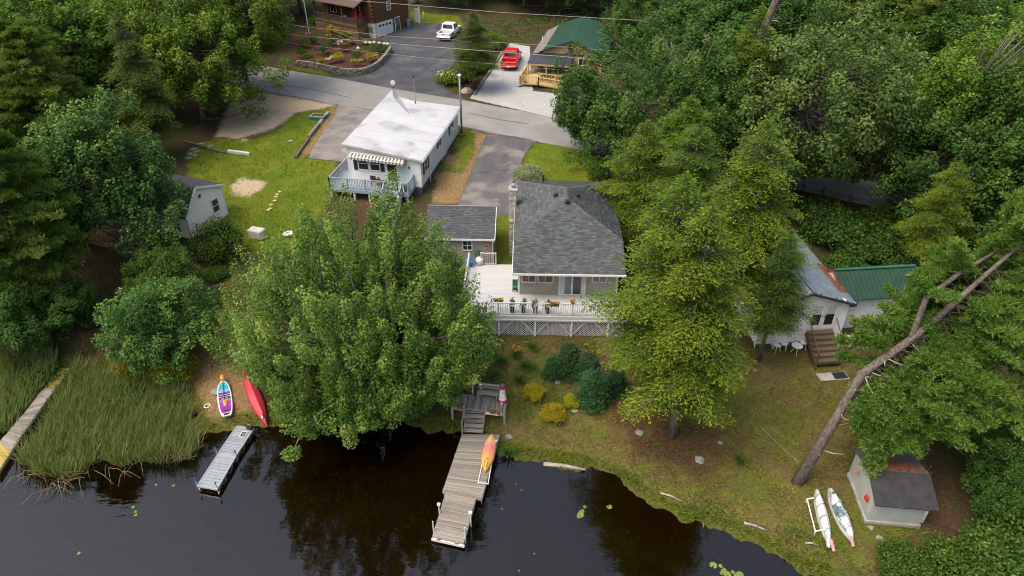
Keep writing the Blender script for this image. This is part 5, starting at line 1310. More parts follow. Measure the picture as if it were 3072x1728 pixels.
# ======================= GREEN-ROOFED CABIN =============================
CR_ = R(-12)
CB = thing('green_roofed_cabin', 'cedar shingled cabin with green metal roof beside the gravel drive', 'house', (2.5, 87.2, 0), CR_)
cw, cl, ce, crz = 8.8, 12.4, 5.9, 7.5
cedar = siding('cedar_shingle', (.34, .235, .13), (.27, .18, .10), pitch=.20)
x0, x1 = 1.3, cw - .3; mx = cw / 2 + .3
def rzc(x): return crz - abs(x - mx) * (crz - ce) / (cw / 2 - .0)
b = MB().add([(x0, .3, 3.6), (x1, .3, 3.6), (x1, cl, 3.6), (x0, cl, 3.6), (x0, .3, rzc(x0) - .1), (x1, .3, rzc(x1) - .1), (x1, cl, rzc(x1) - .1), (x0, cl, rzc(x0) - .1), (mx, .3, crz - .1), (mx, cl, crz - .1)], [[0, 1, 5, 8, 4], [1, 2, 6, 5], [2, 3, 7, 9, 6], [3, 0, 4, 7]])
b.build('wall', cedar, CB)
green2 = mat('green_cabin_metal', (.034, .085, .058), (.026, .068, .046), scale=1, rough=.4)
rf = MB().slab([(1.35, 0, rzc(1.35)), (mx, 0, crz), (mx, cl + .3, crz), (1.35, cl + .3, rzc(1.35))], .08).slab([(mx, 0, crz), (cw + .2, 0, rzc(cw + .2)), (cw + .2, cl + .3, rzc(cw + .2)), (mx, cl + .3, crz)], .08).build('roof', green2, CB)
k = mx + .15
while k < cw + .2:
    stick('rib', green2, rf, (k, 0, rzc(k) + .012), (k, cl + .3, rzc(k) + .012), .035, .03); k += .3
k = .2
while k < cl + .3:
    stick('rib', green2, rf, (1.35, k, rzc(1.35) + .012), (mx, k, crz + .012), .03, .025); k += .3
old_roof = mat('weathered_tin', (.20, .18, .17), (.12, .11, .105), scale=2, stretch=(.5, 8, 1), rough=.7)
for k in range(14): MB().slab([(-.25, .1 + k * .9, 5.35 - .01 * (k % 2)), (1.33, .1 + k * .9, rzc(1.35) - .06 - .01 * (k % 2)), (1.33, .1 + k * .9 + .88, rzc(1.35) - .06), (-.25, .1 + k * .9 + .88, 5.35)], .03).build('tin_sheet', old_roof, CB)
Box('lean_to_wall', (.0, .6, 3.6), (1.28, cl - .2, 5.3), cedar, CB)
dtr = MATS['dark_trim']
for p_, q_ in (((1.3, -.03, rzc(1.3) - .07), (mx, -.03, crz - .07)), ((mx, -.03, crz - .07), (cw + .22, -.03, rzc(cw + .2) - .07))): MB().bar(p_, q_, .05, .17).build('barge_board', dtr, CB)
window(CB, (mx - .1, .3, 6.55), .5, .5, nx=1, ny=1, m=dtr); MB().lathe([(.1, 0), (.14, .06), (.05, .16)]).build('wall_lamp', DARK, CB, loc=(mx - .1, .22, 6.05))
for yy, xx in ((5.0, .35), (7.4, .7)): MB().tube([(xx, yy, 5.4), (xx, yy, 6.5)], .05, 8).build('vent_pipe', WHITE_TRIM, CB)
Box('belt_trim', (x0, .22, 5.65), (x1, .298, 5.82), dtr, CB)
# porch: black metal roof on posts, glazed doors
blk = mat('black_metal_roof', (.045, .052, .065), (.035, .04, .05), rough=.35)
pr = MB().slab([(-.2, -2.2, 5.15), (5.0, -2.2, 5.15), (5.0, .3, 5.72), (-.2, .3, 5.72)], .06).build('porch_roof', blk, CB)
k = -.1
while k < 5: stick('rib', blk, pr, (k, -2.2, 5.175), (k, .3, 5.745), .03, .03); k += .28
MB().bar((-.2, -2.18, 5.02), (5.0, -2.18, 5.02), .1, .2).build('beam', WOOD_NEW, CB)
for xx in (-.1, 2.1, 4.9): piece('porch_post', WOOD_NEW, CB, (xx, -2.1, 4.45), (.13, .13, 1.3))
for xx in (1.05, 3.3): 
    d_ = MB().box((-.5, -.05, 0), (-.42, .02, 1.65)).box((.42, -.05, 0), (.5, .02, 1.65)).box((-.42, -.05, 1.57), (.42, .02, 1.65)).box((-.42, -.05, 0), (.42, .02, .12)).build('glass_door', WHITE_TRIM, CB, loc=(xx, -.02, 3.85)); Box('pane', (-.42, -.03, .12), (.42, -.01, 1.57), GLASS, d_)
Box('porch_wall', (.1, .0, 3.6), (4.9, .3, 5.6), mat('porch_board_wall', (.34, .25, .14), (.26, .19, .1), stretch=(6, 1, 1)), CB)
window(CB, (6.2, .3, 5.0), 1.1, 1.0, nx=2, ny=1)
planks(CB, -.15, 5.0, -2.3, -.05, 3.95, WOOD_TAN, 'x', w=.15, name='porch_board')
RP = thing('wooden_ramp', 'new yellow lumber ramp and railing in front of the green roofed cabin', 'ramp', (2.5, 87.2, 0), CR_)
def cb(x, y, z=0.):
    c, s = math.cos(CR_), math.sin(CR_); return (2.5 + x * c - y * s, 87.2 + x * s + y * c, z)
planks(RP, -.25, 1.6, -6.4, -2.35, 3.95, WOOD_NEW, 'x', w=.15)
railing(RP, (-.25, -6.4, 3.95), (-.25, -2.4, 3.95), .95, WOOD_NEW, gap=.18, bw=.05, post_w=.12, rail=(.12, .06)); railing(RP, (-.25, -6.4, 3.95), (1.9, -6.4, 3.95), .95, WOOD_NEW, gap=.18, bw=.05, post_w=.12, rail=(.12, .06))
railing(RP, (1.9, -6.4, 3.95), (5.6, -6.4, 3.55), .95, WOOD_NEW, gap=.18, bw=.05, post_w=.12, rail=(.12, .06)); railing(RP, (1.7, -4.9, 3.95), (5.6, -4.9, 3.55), .95, WOOD_NEW, gap=.18, bw=.05, post_w=.12, rail=(.12, .06))
for k in range(26): piece('plank', WOOD_NEW, RP, (1.75 + .15 * k, -5.65, 3.93 - .0155 * k), (.14, 1.4, .04))
for xx in (-.2, 1.8, 3.8, 5.6): piece('footing', BLACK, RP, (xx, -6.4, 3.62), (.4, .4, .12))
for k, (xx, yy) in enumerate(((.3, -6.0), (3.4, -4.3), (4.1, -4.3))):
    t = thing('flower_pot', ('orange pot at the outer corner of the yellow lumber ramp', 'orange flower pot inside the yellow ramp rail near the cabin', 'orange flower pot farthest along the yellow ramp rail')[k], 'flower pot', cb(xx, yy, 3.95 if k == 0 else 3.75), 0, 'orange pots on the cabin ramp')
    MB().lathe([(.16, 0), (.24, .36), (.26, .38), (.2, .36)]).build('pot', mat('terracotta', (.42, .13, .05), (.34, .1, .04)), t)

# ======================= PICKUPS AND CAR ================================
TYRE = mat('tyre_rubber', (.014, .014, .015), (.022, .022, .023), rough=.9)
RIM = mat('alloy_rim', (.45, .46, .48), (.35, .36, .38), rough=.35, metal=.8)
CHROME = mat('chrome_trim', (.5, .51, .53), (.4, .41, .43), rough=.2, metal=.9)
TAIL = mat('tail_lamp', (.30, .012, .012), (.2, .01, .01), rough=.25)
def car_paint(name, c):
    m = mat(name, c, tuple(v * .92 for v in c), scale=.6, rough=.28, spec=.6)
    m.node_tree.nodes['Principled BSDF'].inputs['Coat Weight'].default_value = .6
    return m
def wheel(t, x, y, r=.40, w=.27):
    s = 1 if x > 0 else -1
    o = MB().tube([(-w / 2, 0, 0), (-w / 2 + .03, 0, 0), (w / 2 - .03, 0, 0), (w / 2, 0, 0)], [r - .04, r, r, r - .04], 20).build('wheel', TYRE, t, loc=(x, y, r))
    MB().tube([(s * (w / 2 + .002), 0, 0), (s * (w / 2 + .02), 0, 0)], [r * .62, r * .5], 14).build('rim', RIM, o)
def pickup(label, loc, rz, paint, bed_col, L=5.7, W=2.0, plate=True):
    """nose towards +Y: hood, crew cab, open bed, tailgate at -Y"""
    t = thing('pickup_truck', label, 'truck', loc, rz)
    hw = W / 2; y0, y1 = -L / 2, L / 2; bed0, bed1 = y0 + .06, y0 + 1.85; cab1 = y1 - 1.55
    b = MB()
    # lower body as stacked sections along its length (rounded shoulders)
    ys = [y0 + .02, y0 + .3, bed1, cab1, y1 - .35, y1 - .05]
    top = [.98, 1.02, 1.02, 1.02, .96, .80]; wd_ = [hw - .05, hw, hw, hw, hw - .03, hw - .20]
    prof = []
    for y, tz, w in zip(ys, top, wd_):
        prof.append([(-w * .96, y, .42), (-w, y, .62), (-w, y, tz - .12), (-w * .95, y, tz), (w * .95, y, tz), (w, y, tz - .12), (w, y, .62), (w * .96, y, .42)])
    # body ahead of the bed is closed; the bed is a tub
    k0 = 2
    V = [p for s_ in prof[k0:] for p in s_]; F = []
    for i in range(len(prof[k0:]) - 1):
        for j in range(8): F.append([i * 8 + j, i * 8 + (j + 1) % 8, i * 8 + 8 + (j + 1) % 8, i * 8 + 8 + j])
    F.append(list(range(8))); F.append([len(V) - 8 + j for j in range(8)][::-1])
    b.add(V, F); b.build('body', paint, t, smooth=False, bevel=.03)
    bx = MB().box((-hw, y0 + .1, .48), (-hw + .13, bed1, 1.03)).box((hw - .13, y0 + .1, .48), (hw, bed1, 1.03)).box((-hw + .13, bed1 - .08, .48), (hw - .13, bed1, 1.03)); bx.build('bed_side', paint, t, bevel=.025)
    Box('bed_floor', (-hw + .13, y0 + .1, .52), (hw - .13, bed1 - .08, .58), bed_col, t)
    tg = MB().box((-hw + .04, y0, .50), (hw - .04, y0 + .1, 1.03)).build('tailgate', paint, t, bevel=.025)
    MB().box((-.16, y0 - .012, .80), (.16, y0 + .01, .9)).build('handle', DARK, tg)
    bu = MB().box((-hw + .02, y0 - .16, .40), (hw - .02, y0 + .02, .56)).build('rear_bumper', CHROME if paint.name != 'red_truck_paint' else paint, t, bevel=.03)
    MB().box((-.17, y0 - .178, .42), (.17, y0 - .16, .53)).build('number_plate', WHITE_TRIM, bu)
    MB().box((-hw + .05, y1 - .12, .36), (hw - .05, y1 + .08, .62)).build('front_bumper', CHROME, t, bevel=.04)
    # greenhouse
    c0, c1 = bed1 + .02, cab1 + .10; zt = 1.80
    q = [(-hw + .06, c0), (hw - .06, c0), (hw - .06, c1), (-hw + .06, c1)]; r = [(-hw + .20, c0 + .22), (hw - .20, c0 + .22), (hw - .20, c1 - .62), (-hw + .20, c1 - .62)]
    cb_ = MB().add([(x, y, 1.0) for x, y in q] + [(x, y, zt) for x, y in r], [[0, 1, 5, 4], [1, 2, 6, 5], [2, 3, 7, 6], [3, 0, 4, 7], [4, 5, 6, 7]]).build('cab', paint, t, bevel=.05)
    def on_face(f, u0, u1, v0, v1, name):
        a_, b_, c_, d_ = [Vector(p) for p in f]
        nrm = (b_ - a_).cross(d_ - a_).normalized() * .012
        P_ = []
        for u, v in ((u0, v0), (u1, v0), (u1, v1), (u0, v1)): P_.append(tuple(a_.lerp(b_, u).lerp(d_.lerp(c_, u), v) + nrm))
        MB().add(P_, [[0, 1, 2, 3]]).build(name, GLASS, cb_)
    Q = [(x, y, 1.0) for x, y in q]; S_ = [(x, y, zt) for x, y in r]
    on_face([Q[0], Q[1], S_[1], S_[0]], .10, .90, .22, .86, 'rear_window'); on_face([Q[2], Q[3], S_[3], S_[2]], .06, .94, .1, .9, 'windscreen')
    for f in ([Q[1], Q[2], S_[2], S_[1]], [Q[3], Q[0], S_[0], S_[3]]):
        on_face(f, .10, .47, .2, .86, 'side_window'); on_face(f, .53, .92, .2, .86, 'side_window')
    for s in (-1, 1):
        MB().box((s * (hw - .10), y0 - .02, .70), (s * (hw - .01), y0 + .06, .98)).build('tail_light', TAIL, t)
        MB().box((s * (hw - .38), y1 - .1, .66), (s * (hw - .16), y1 + .0, .80)).build('headlight', WHITE_TRIM, t)
        MB().box((s * (hw + .02), c1 - .45, 1.05), (s * (hw + .24), c1 - .33, 1.27)).build('mirror', paint, t, bevel=.03)
        for yy in (y0 + 1.15, y1 - 1.0): wheel(t, s * (hw - .13), yy)
        for yy in (y0 + 1.15, y1 - 1.0): MB().tube([(s * (hw - .28), yy, .42), (s * (hw + .006), yy, .42)], .47, 18).build('wheel_arch', BLACK, t)
    return t
redp = car_paint('red_truck_paint', (.50, .004, .010)); whp = car_paint('white_truck_paint', (.72, .73, .75)); blp = car_paint('black_car_paint', (.012, .013, .02))
p = (-0.10, 86.34); tr_ = pickup('bright red pickup truck parked on the gravel drive', (p[0], p[1] + 2.8, float(gz(p[0], p[1] + 2.8)) + .03), R(-7), redp, mat('red_bed', (.33, .01, .012), (.25, .01, .01)))
p = (-8.98, 98.26); pickup('white pickup truck with an open bed on the dark driveway', (p[0] + .3, p[1] + 2.7, float(gz(p[0], p[1] + 2.7)) + .03), R(-14), whp, mat('grey_bedliner', (.10, .10, .10), (.07, .07, .07)), L=5.4)
def sedan(label, loc, rz, paint):
    t = thing('parked_car', label, 'car', loc, rz)
    side = [(-2.2, .35), (-2.25, .7), (-2.1, .95), (-1.35, 1.0), (-.7, 1.42), (.75, 1.42), (1.45, .98), (2.1, .85), (2.25, .6), (2.2, .35)]
    n = len(side); V = []
    for x in (-.88, .88): V += [(x * (.86 if z > 1.1 else 1), y, z) for y, z in side]
    MB().add(V, [list(range(n)), list(range(n, 2 * n))[::-1]] + [[i, n + i, n + (i + 1) % n, (i + 1) % n] for i in range(n)]).build('body', paint, t, bevel=.04)
    for a_, b_, nm in (((-1.3, 1.02), (-.74, 1.40), 'rear_window'), ((.8, 1.40), (1.4, 1.01), 'windscreen')):
        MB().add([(-.7, a_[0], a_[1] + .02), (.7, a_[0], a_[1] + .02), (.66, b_[0], b_[1] + .02), (-.66, b_[0], b_[1] + .02)], [[0, 1, 2, 3]]).build(nm, GLASS, t)
    for s in (-1, 1):
        MB().add([(s * .875, -.9, 1.0), (s * .875, 1.1, 1.0), (s * .785, .65, 1.36), (s * .785, -.6, 1.36)], [[0, 1, 2, 3]]).build('side_window', GLASS, t)
        for yy in (-1.35, 1.35): wheel(t, s * .80, yy, .33, .22)
        MB().box((s * .55, -2.27, .68), (s * .82, -2.2, .84)).build('tail_light', TAIL, t)
    return t
p = wh(-1.15, 9.4); sedan('black car parked close against the far side of the white house', on(p, .04), R(-10.5), blp)

# ======================= DOCKS ==========================================
def dock_planks(parent, bl, br, tr, tl, z, n, m, t=.045, name='plank', zr=0., gap=.016):
    bl, br, tr, tl = [Vector((p[0], p[1])) for p in (bl, br, tr, tl)]
    for i in range(n):
        f0, f1 = i / n, (i + 1) / n
        a0, b0 = bl.lerp(tl, f0), br.lerp(tr, f0); a1, b1 = bl.lerp(tl, f1), br.lerp(tr, f1)
        ca, cb_ = (a0 + a1) / 2, (b0 + b1) / 2; d = cb_ - ca
        w = ((a1 - a0).length + (b1 - b0).length) / 2
        j = random.uniform(-.025, .025)
        piece(name, m, parent, ((ca.x + cb_.x) / 2 + j, (ca.y + cb_.y) / 2, z + zr * (f0 + f1) / 2 - t / 2 + random.uniform(-.004, .004)), (d.length + random.uniform(-.02, .03), w - gap, t), rotz=math.atan2(d.y, d.x) + random.uniform(-.004, .004))
DKT = thing('wooden_dock', 'weathered grey plank dock reaching from the landing steps into the lake', 'dock', (-2.6, 25, 0))
o = DKT.location.copy()
def rel(p): return (p[0] - o.x, p[1] - o.y)
U = [(-3.63, 24.67, 0.50), (-1.58, 24.22, 0.50), (-0.72, 28.74, 0.50), (-2.85, 28.74, 0.50)]
Lw = [(-3.91, 21.99, 0.42), (-2.38, 21.59, 0.42), (-1.87, 24.40, 0.42), (-3.45, 24.76, 0.42)]
dock_planks(DKT, *[rel(p) for p in U], .5, 32, WOOD_OLD); dock_planks(DKT, *[rel(p) for p in Lw], .42, 20, WOOD_OLD)
for q4, z in ((U, .5), (Lw, .42)):
    for a_, b_ in ((0, 3), (1, 2)): stick('side_beam', WOOD_OLD, DKT, (*rel(q4[a_]), z - .14), (*rel(q4[b_]), z - .14), .06, .18)
    stick('end_beam', WOOD_OLD, DKT, (*rel(q4[0]), z - .13), (*rel(q4[1]), z - .13), .06, .18)
pl = mat('white_pile', (.55, .55, .55), (.42, .42, .42))
for p_, hgt, cap in (((-3.70, 23.33, 0.42), .62, 1), ((-2.08, 22.82, 0.42), .62, 1), ((-3.89, 22.21, 0.42), .75, 0), ((-2.30, 21.85, 0.42), .75, 0), ((-3.58, 24.77, 0.50), .05, 0), ((-1.60, 24.31, 0.50), .05, 0), ((-0.94, 27.99, 0.50), .25, 1)):
    x, y = rel(p_); MB().tube([(x, y, -1.3), (x, y, .45 + hgt)], .035, 8).build('pile', pl if hgt > .3 else WOOD_OLD, DKT)
    if cap: MB().box((x - .08, y - .08, .45 + hgt), (x + .08, y + .08, .5 + hgt)).build('pile_cap', WHITE_TRIM, DKT)
a_, b_ = (-3.98, 21.93, 0.25), (-2.33, 21.51, 0.25); stick('bumper_beam', pl, DKT, (*rel(a_), .2), (*rel(b_), .2), .09, .13)
for f in (.22, .76): q = Vector((*rel(a_), .25)).lerp(Vector((*rel(b_), .25)), f); piece('bracket', WOOD_OLD, DKT, (q.x + .02, q.y + .12, .3), (.16, .3, .14), rotz=R(-13))
# landing platform and steps
LP = thing('dock_landing', 'weathered plank landing platform between the white stairs and the dock', 'platform', (-1.9, 30.5, 0)); o = LP.location.copy()
Q = [(-3.51, 30.22, 1.30), (-0.44, 29.61, 1.30), (-0.32, 30.80, 1.30), (-3.37, 31.36, 1.30)]
dock_planks(LP, rel(Q[1]), rel(Q[2]), rel(Q[3]), rel(Q[0]), 1.3, 22, WOOD_OLD)
for i in range(4): stick('rim_beam', WOOD_OLD, LP, (*rel(Q[i]), 1.17), (*rel(Q[(i + 1) % 4]), 1.17), .06, .2)
for p_ in Q: x, y = rel(p_); piece('post', WOOD_OLD, LP, (x, y, .75), (.12, .12, 1.1))
x, y = rel(Q[3]); 
STP = thing('dock_steps', 'five weathered plank steps between the landing and the dock', 'steps', (-2.2, 29.2, 0)); o = STP.location.copy()
ta, tb = [rel((-2.64, 29.96, 1.25)), rel((-1.57, 29.81, 1.25))], [rel((-2.78, 29.00, 0.62)), rel((-1.70, 28.86, 0.62))]
for i in range(5):
    f = i / 4; p_ = Vector(ta[0]).lerp(Vector(tb[0]), f); q_ = Vector(ta[1]).lerp(Vector(tb[1]), f); z = 1.2 - .145 * i
    c_ = (p_ + q_) / 2; piece('tread', WOOD_OLD, STP, (c_.x, c_.y, z), ((q_ - p_).length, .27, .05), rotz=R(-5))
for k in (0, 1): stick('stringer', WOOD_OLD, STP, (*ta[k], 1.08), (*tb[k], .46), .05, .2)
stick('handrail', WOOD_OLD, STP, (*rel((-2.64, 29.94, 2.05)), 2.05), (*rel((-2.85, 28.66, 1.35)), 1.35), .08, .06)
for p_, z in (((-2.75, 29.59, 1.30), 1.55), ((-2.85, 28.76, 0.50), .95)): piece('post', WOOD_OLD, STP, (*rel(p_), z - .1), (.09, .09, 1.0))
# bench
BN = thing('park_bench', 'weathered slatted bench at the back of the dock landing', 'bench', (-1.41, 30.89, 1.30), R(-10))
for k in range(3): piece('seat_slat', WOOD_OLD, BN, (0, -.16 + .15 * k, .44), (1.3, .13, .03))
for k in range(2): piece('back_slat', WOOD_OLD, BN, (0, .24 + .05 * k, .62 + .17 * k), (1.3, .03, .13), rot=(R(-14), 0, 0))
for s in (-.55, .55):
    for y_, h in ((-.2, .42), (.22, .9)): MB().bar((s, y_, 0), (s, y_ + (.1 if h > .5 else 0), h), .06).build('leg', WOOD_OLD, BN)
    MB().bar((s, -.2, .41), (s, .22, .41), .05).build('rail', WOOD_OLD, BN)
WP = thing('white_post', 'white post with a square cap behind the landing bench', 'post', (-1.86, 31.28, 1.30)); MB().box((-.05, -.05, -.3), (.05, .05, .75)).build('shaft', WHITE_TRIM, WP); MB().box((-.08, -.08, .75), (.08, .08, .82)).build('cap', WHITE_TRIM, WP)
# lighthouse ornament
LH = thing('lighthouse_ornament', 'white and red wooden lighthouse ornament on the dock landing', 'ornament', (-0.56, 30.63, 1.30), R(-10))
rd = mat('ornament_red', (.42, .02, .05), (.34, .02, .04))
MB().lathe([(.30, 0), (.30, .18), (.26, .22)], seg=8).build('base', rd, LH); MB().lathe([(.24, .22), (.22, .26), (.12, 1.0), (.12, 1.02)], seg=8).build('tower', WHITE_TRIM, LH)
MB().lathe([(.17, 1.02), (.17, 1.06), (.10, 1.06), (.10, 1.22)], seg=8).build('gallery', rd, LH); MB().lathe([(.09, 1.22), (.15, 1.24), (.04, 1.38), (.0, 1.42)], seg=8).build('dome', mat('dome_slate', (.10, .11, .13), (.08, .09, .1)), LH)
for z_, a in ((.45, -1.6), (.75, -1.3)): MB().box((-.035, -.02, -.05), (.035, .02, .05)).build('window', rd, LH, loc=(math.cos(a) * (.215 - z_ * .11), math.sin(a) * (.215 - z_ * .11), z_), rotz=a + R(90))
MB().box((-.06, -.31, 0), (.06, -.27, .16)).build('door', WHITE_TRIM, LH)
flw = leafmat('petal_orange', (.35, .06, .01), (.55, .18, .02), (.6, .35, .04), tint=0); flr = leafmat('petal_pink', (.35, .04, .10), (.5, .10, .2), (.6, .3, .4), tint=0)
fly = leafmat('petal_yellow', (.42, .28, .01), (.6, .45, .02), (.65, .55, .12), tint=0); flwh = leafmat('petal_white', (.55, .55, .5), (.65, .65, .6), (.7, .7, .68), tint=0)
def flowers(name, parent, n, ext, z, m, seed, size=.06):
    rng = np.random.default_rng(seed); l_ = Leaves()
    P_ = rng.uniform(-1, 1, (n, 3)) * np.array(ext) + [0, 0, z]
    l_.add(P_, np.c_[rng.normal(size=(n, 2)), rng.normal(0, .3, n)], np.c_[rng.normal(0, .4, (n, 2)), np.ones(n)], size, size * .8, rng.random(n))
    return obj(name, l_.mesh(name), m, parent)
def flower_box(label, loc, rz, m, box_m, w=.7, group=None, seed=1):
    t = thing('flower_box', label, 'flower box', loc, rz, group)
    MB().add([(-w / 2 + .03, -.07, 0), (w / 2 - .03, -.07, 0), (w / 2 - .03, .07, 0), (-w / 2 + .03, .07, 0), (-w / 2, -.1, .17), (w / 2, -.1, .17), (w / 2, .1, .17), (-w / 2, .1, .17)], [[3, 2, 1, 0], [4, 5, 6, 7], [0, 1, 5, 4], [1, 2, 6, 5], [2, 3, 7, 6], [3, 0, 4, 7]]).build('box', box_m, t)
    flowers('leaves', t, 120, (w / 2, .13, .06), .2, LEAF_BUSH, seed, .09); flowers('blossom', t, 90, (w / 2, .13, .05), .25, m, seed + 1, .07)
    return t
flower_box('white flower box of orange blooms hung on the landing edge', (-1.15, 29.64, 1.20), R(-10), flw, WHITE_TRIM, .8, seed=3)
flower_box('flower box with pink blooms on the landing edge under the maple', (-2.94, 30.06, 1.20), R(-10), flr, WOOD_OLD, .5, seed=5)
# aluminium dock
AD = thing('aluminium_dock', 'grey two section aluminium dock near the paddle board', 'dock', (-16, 27.2, 0)); o = AD.location.copy()
alu = mat('aluminium_deck', (.30, .33, .37), (.24, .27, .31), rough=.5, metal=.3, rand=.10); aluf = mat('aluminium_frame', (.48, .50, .53), (.40, .42, .45), rough=.4, metal=.6)
S1 = [(-16.74, 25.14, 0.35), (-15.61, 24.90, 0.35), (-15.37, 27.18, 0.35), (-16.41, 27.37, 0.35)]; S2 = [(-16.41, 27.43, 0.35), (-15.37, 27.25, 0.35), (-15.01, 29.34, 0.35), (-16.07, 29.53, 0.35)]
for q4 in (S1, S2):
    dock_planks(AD, *[rel(p_) for p_ in q4], .36, 11, alu, t=.04, name='deck_panel', gap=.02)
    for i in range(4): stick('frame_rail', aluf, AD, (*rel(q4[i]), .32), (*rel(q4[(i + 1) % 4]), .32), .05, .12)
    for i in (0, 1):
        a_, b_ = Vector((*rel(q4[i]), .18)), Vector((*rel(q4[(3, 2)[i]]), .18)); stick('truss', aluf, AD, a_ - Vector((0, 0, .22)), b_ - Vector((0, 0, .22)), .03, .03)
        for k in range(6): stick('truss', aluf, AD, a_.lerp(b_, k / 6) + Vector((0, 0, .08 if k % 2 else -.2)), a_.lerp(b_, (k + 1) / 6) + Vector((0, 0, -.2 if k % 2 else .08)), .02, .02)
bluec = mat('blue_cap', (.03, .09, .28), (.02, .07, .22))
for p_ in ((-16.80, 25.20, 0.35), (-15.64, 24.98, 0.35), (-16.47, 27.39, 0.35), (-15.34, 27.21, 0.35)):
    x, y = rel(p_); MB().tube([(x, y, -1.2), (x, y, .78)], .03, 8).build('leg', aluf, AD); MB().tube([(x, y, .70), (x, y, .82)], .042, 8).build('leg_cap', bluec, AD)
SPn = thing('solar_panel', 'small white framed solar panel lying on the aluminium dock', 'solar panel', (-15.45, 28.84, 0.38), R(-8)); MB().box((-.17, -.22, 0), (.17, .22, .03)).build('frame', WHITE_TRIM, SPn)
for i in range(2):
    for j in range(3): MB().box((-.14 + .145 * i, -.19 + .13 * j, .03), (-.14 + .145 * i + .13, -.19 + .13 * j + .115, .034)).build('cell', DARK, SPn)
PB = thing('pump_box', 'black battery box with a handle at the shore end of the aluminium dock', 'box', (-15.22, 29.31, 0.38), R(-15)); MB().box((-.17, -.12, 0), (.17, .12, .2)).build('body', BLACK, PB, bevel=.02); MB().tube([(-.1, 0, .2), (-.08, 0, .29), (.08, 0, .29), (.1, 0, .2)], .015, 5).build('handle', STEEL, PB)
# boardwalk through the reeds
BWK = thing('boardwalk', 'old plank boardwalk with yellowed ends crossing the reeds at left', 'boardwalk', (-28, 30, 0)); o = BWK.location.copy()
lich = mat('lichen_wood', (.36, .27, .06), (.26, .20, .06), scale=2.2, rough=.9, stretch=(.8, 7, 7), rand=.2, c3=(.22, .19, .11), s3=1.1)
Lf = [Vector(p_) for p_ in ((-29.01, 27.08, 0.35), (-29.14, 28.29, 0.35), (-29.14, 29.59, 0.35), (-29.10, 30.90, 0.35), (-29.14, 32.72, 0.35), (-29.19, 34.67, 0.35))]
Rt = [Vector(p_) for p_ in ((-27.91, 25.93, 0.35), (-28.11, 27.58, 0.35), (-28.30, 29.48, 0.35), (-28.39, 31.36, 0.35), (-28.41, 32.96, 0.35), (-28.51, 34.71, 0.35))]
for i in range(5): dock_planks(BWK, rel(Lf[i]), rel(Rt[i]), rel(Rt[i + 1]), rel(Lf[i + 1]), .36, 11, lich if i in (0, 4) else WOOD_OLD)
for S_ in (Lf, Rt):
    for i in range(5): stick('beam', WOOD_OLD, BWK, (*rel(S_[i]), .24), (*rel(S_[i + 1]), .24), .07, .16)
    for p_ in S_: piece('pile', WOOD_OLD, BWK, (*rel(p_), -.2), (.1, .1, 1.0))
# ======================= BOATS ==========================================
def hull(name, m, parent, L, W, H, n=22, k=12, ridge=.25, sheer=.0, power=2.2, flip=True, loc=(0, 0, 0), rotz=0., zoff=0., blunt=0.):
    """a double-ended hull lying keel up: convex skin with a keel ridge"""
    V, F = [], []
    for i in range(n + 1):
        s = -1 + 2 * i / n; w = W / 2 * max(blunt if 0 < i < n else .02, (1 - abs(s) ** power)); h = H * (1 - .45 * abs(s) ** 4) * (.25 + .75 * min(1, (1 - abs(s)) * 6 + .15)) + sheer * s * s
        for j in range(k + 1):
            a = math.pi * j / k; c_ = math.cos(a); z = h * (math.sin(a) ** .75) * (1 - ridge) + h * ridge * max(0, 1 - abs(c_) * 2.2)
            V.append((w * c_, s * L / 2, z + sheer * s * s * .3 + zoff))
    for i in range(n):
        for j in range(k): a = i * (k + 1) + j; F.append([a, a + 1, a + k + 2, a + k + 1])
    for i in range(n): F.append([i * (k + 1), (i + 1) * (k + 1), (i + 1) * (k + 1) + k, i * (k + 1) + k])
    o_ = obj(name, raw_mesh(name, V, F, smooth=True), m, parent, loc, rotz)
    return o_
pa_, pb_ = (-16.80, 33.60), (-14.30, 29.58); cx_, cy_ = (pa_[0] + pb_[0]) / 2, (pa_[1] + pb_[1]) / 2; az = math.atan2(pb_[1] - pa_[1], pb_[0] - pa_[0]) - math.pi / 2
slope = (float(gz(*pb_)) - float(gz(*pa_))) / math.dist(pa_, pb_)
RK = thing('red_canoe', 'overturned red canoe lying on the grass by the shore', 'canoe', on((cx_, cy_), .05), az); RK.rotation_euler = (math.atan(slope), 0, az)
cred = mat('canoe_red', (.46, .035, .065), (.40, .028, .05), scale=1, rough=.4, spec=.5)
LK = math.dist(pa_, pb_); hull('hull', cred, RK, LK, .80, .40)
MB().box((-.06, LK / 2 - .75, .34), (.06, LK / 2 - .45, .36)).build('handle', BLACK, RK); MB().box((.06, LK / 2 - .7, .16), (.12, LK / 2 - .5, .34)).build('label_plate', WHITE_TRIM, RK)
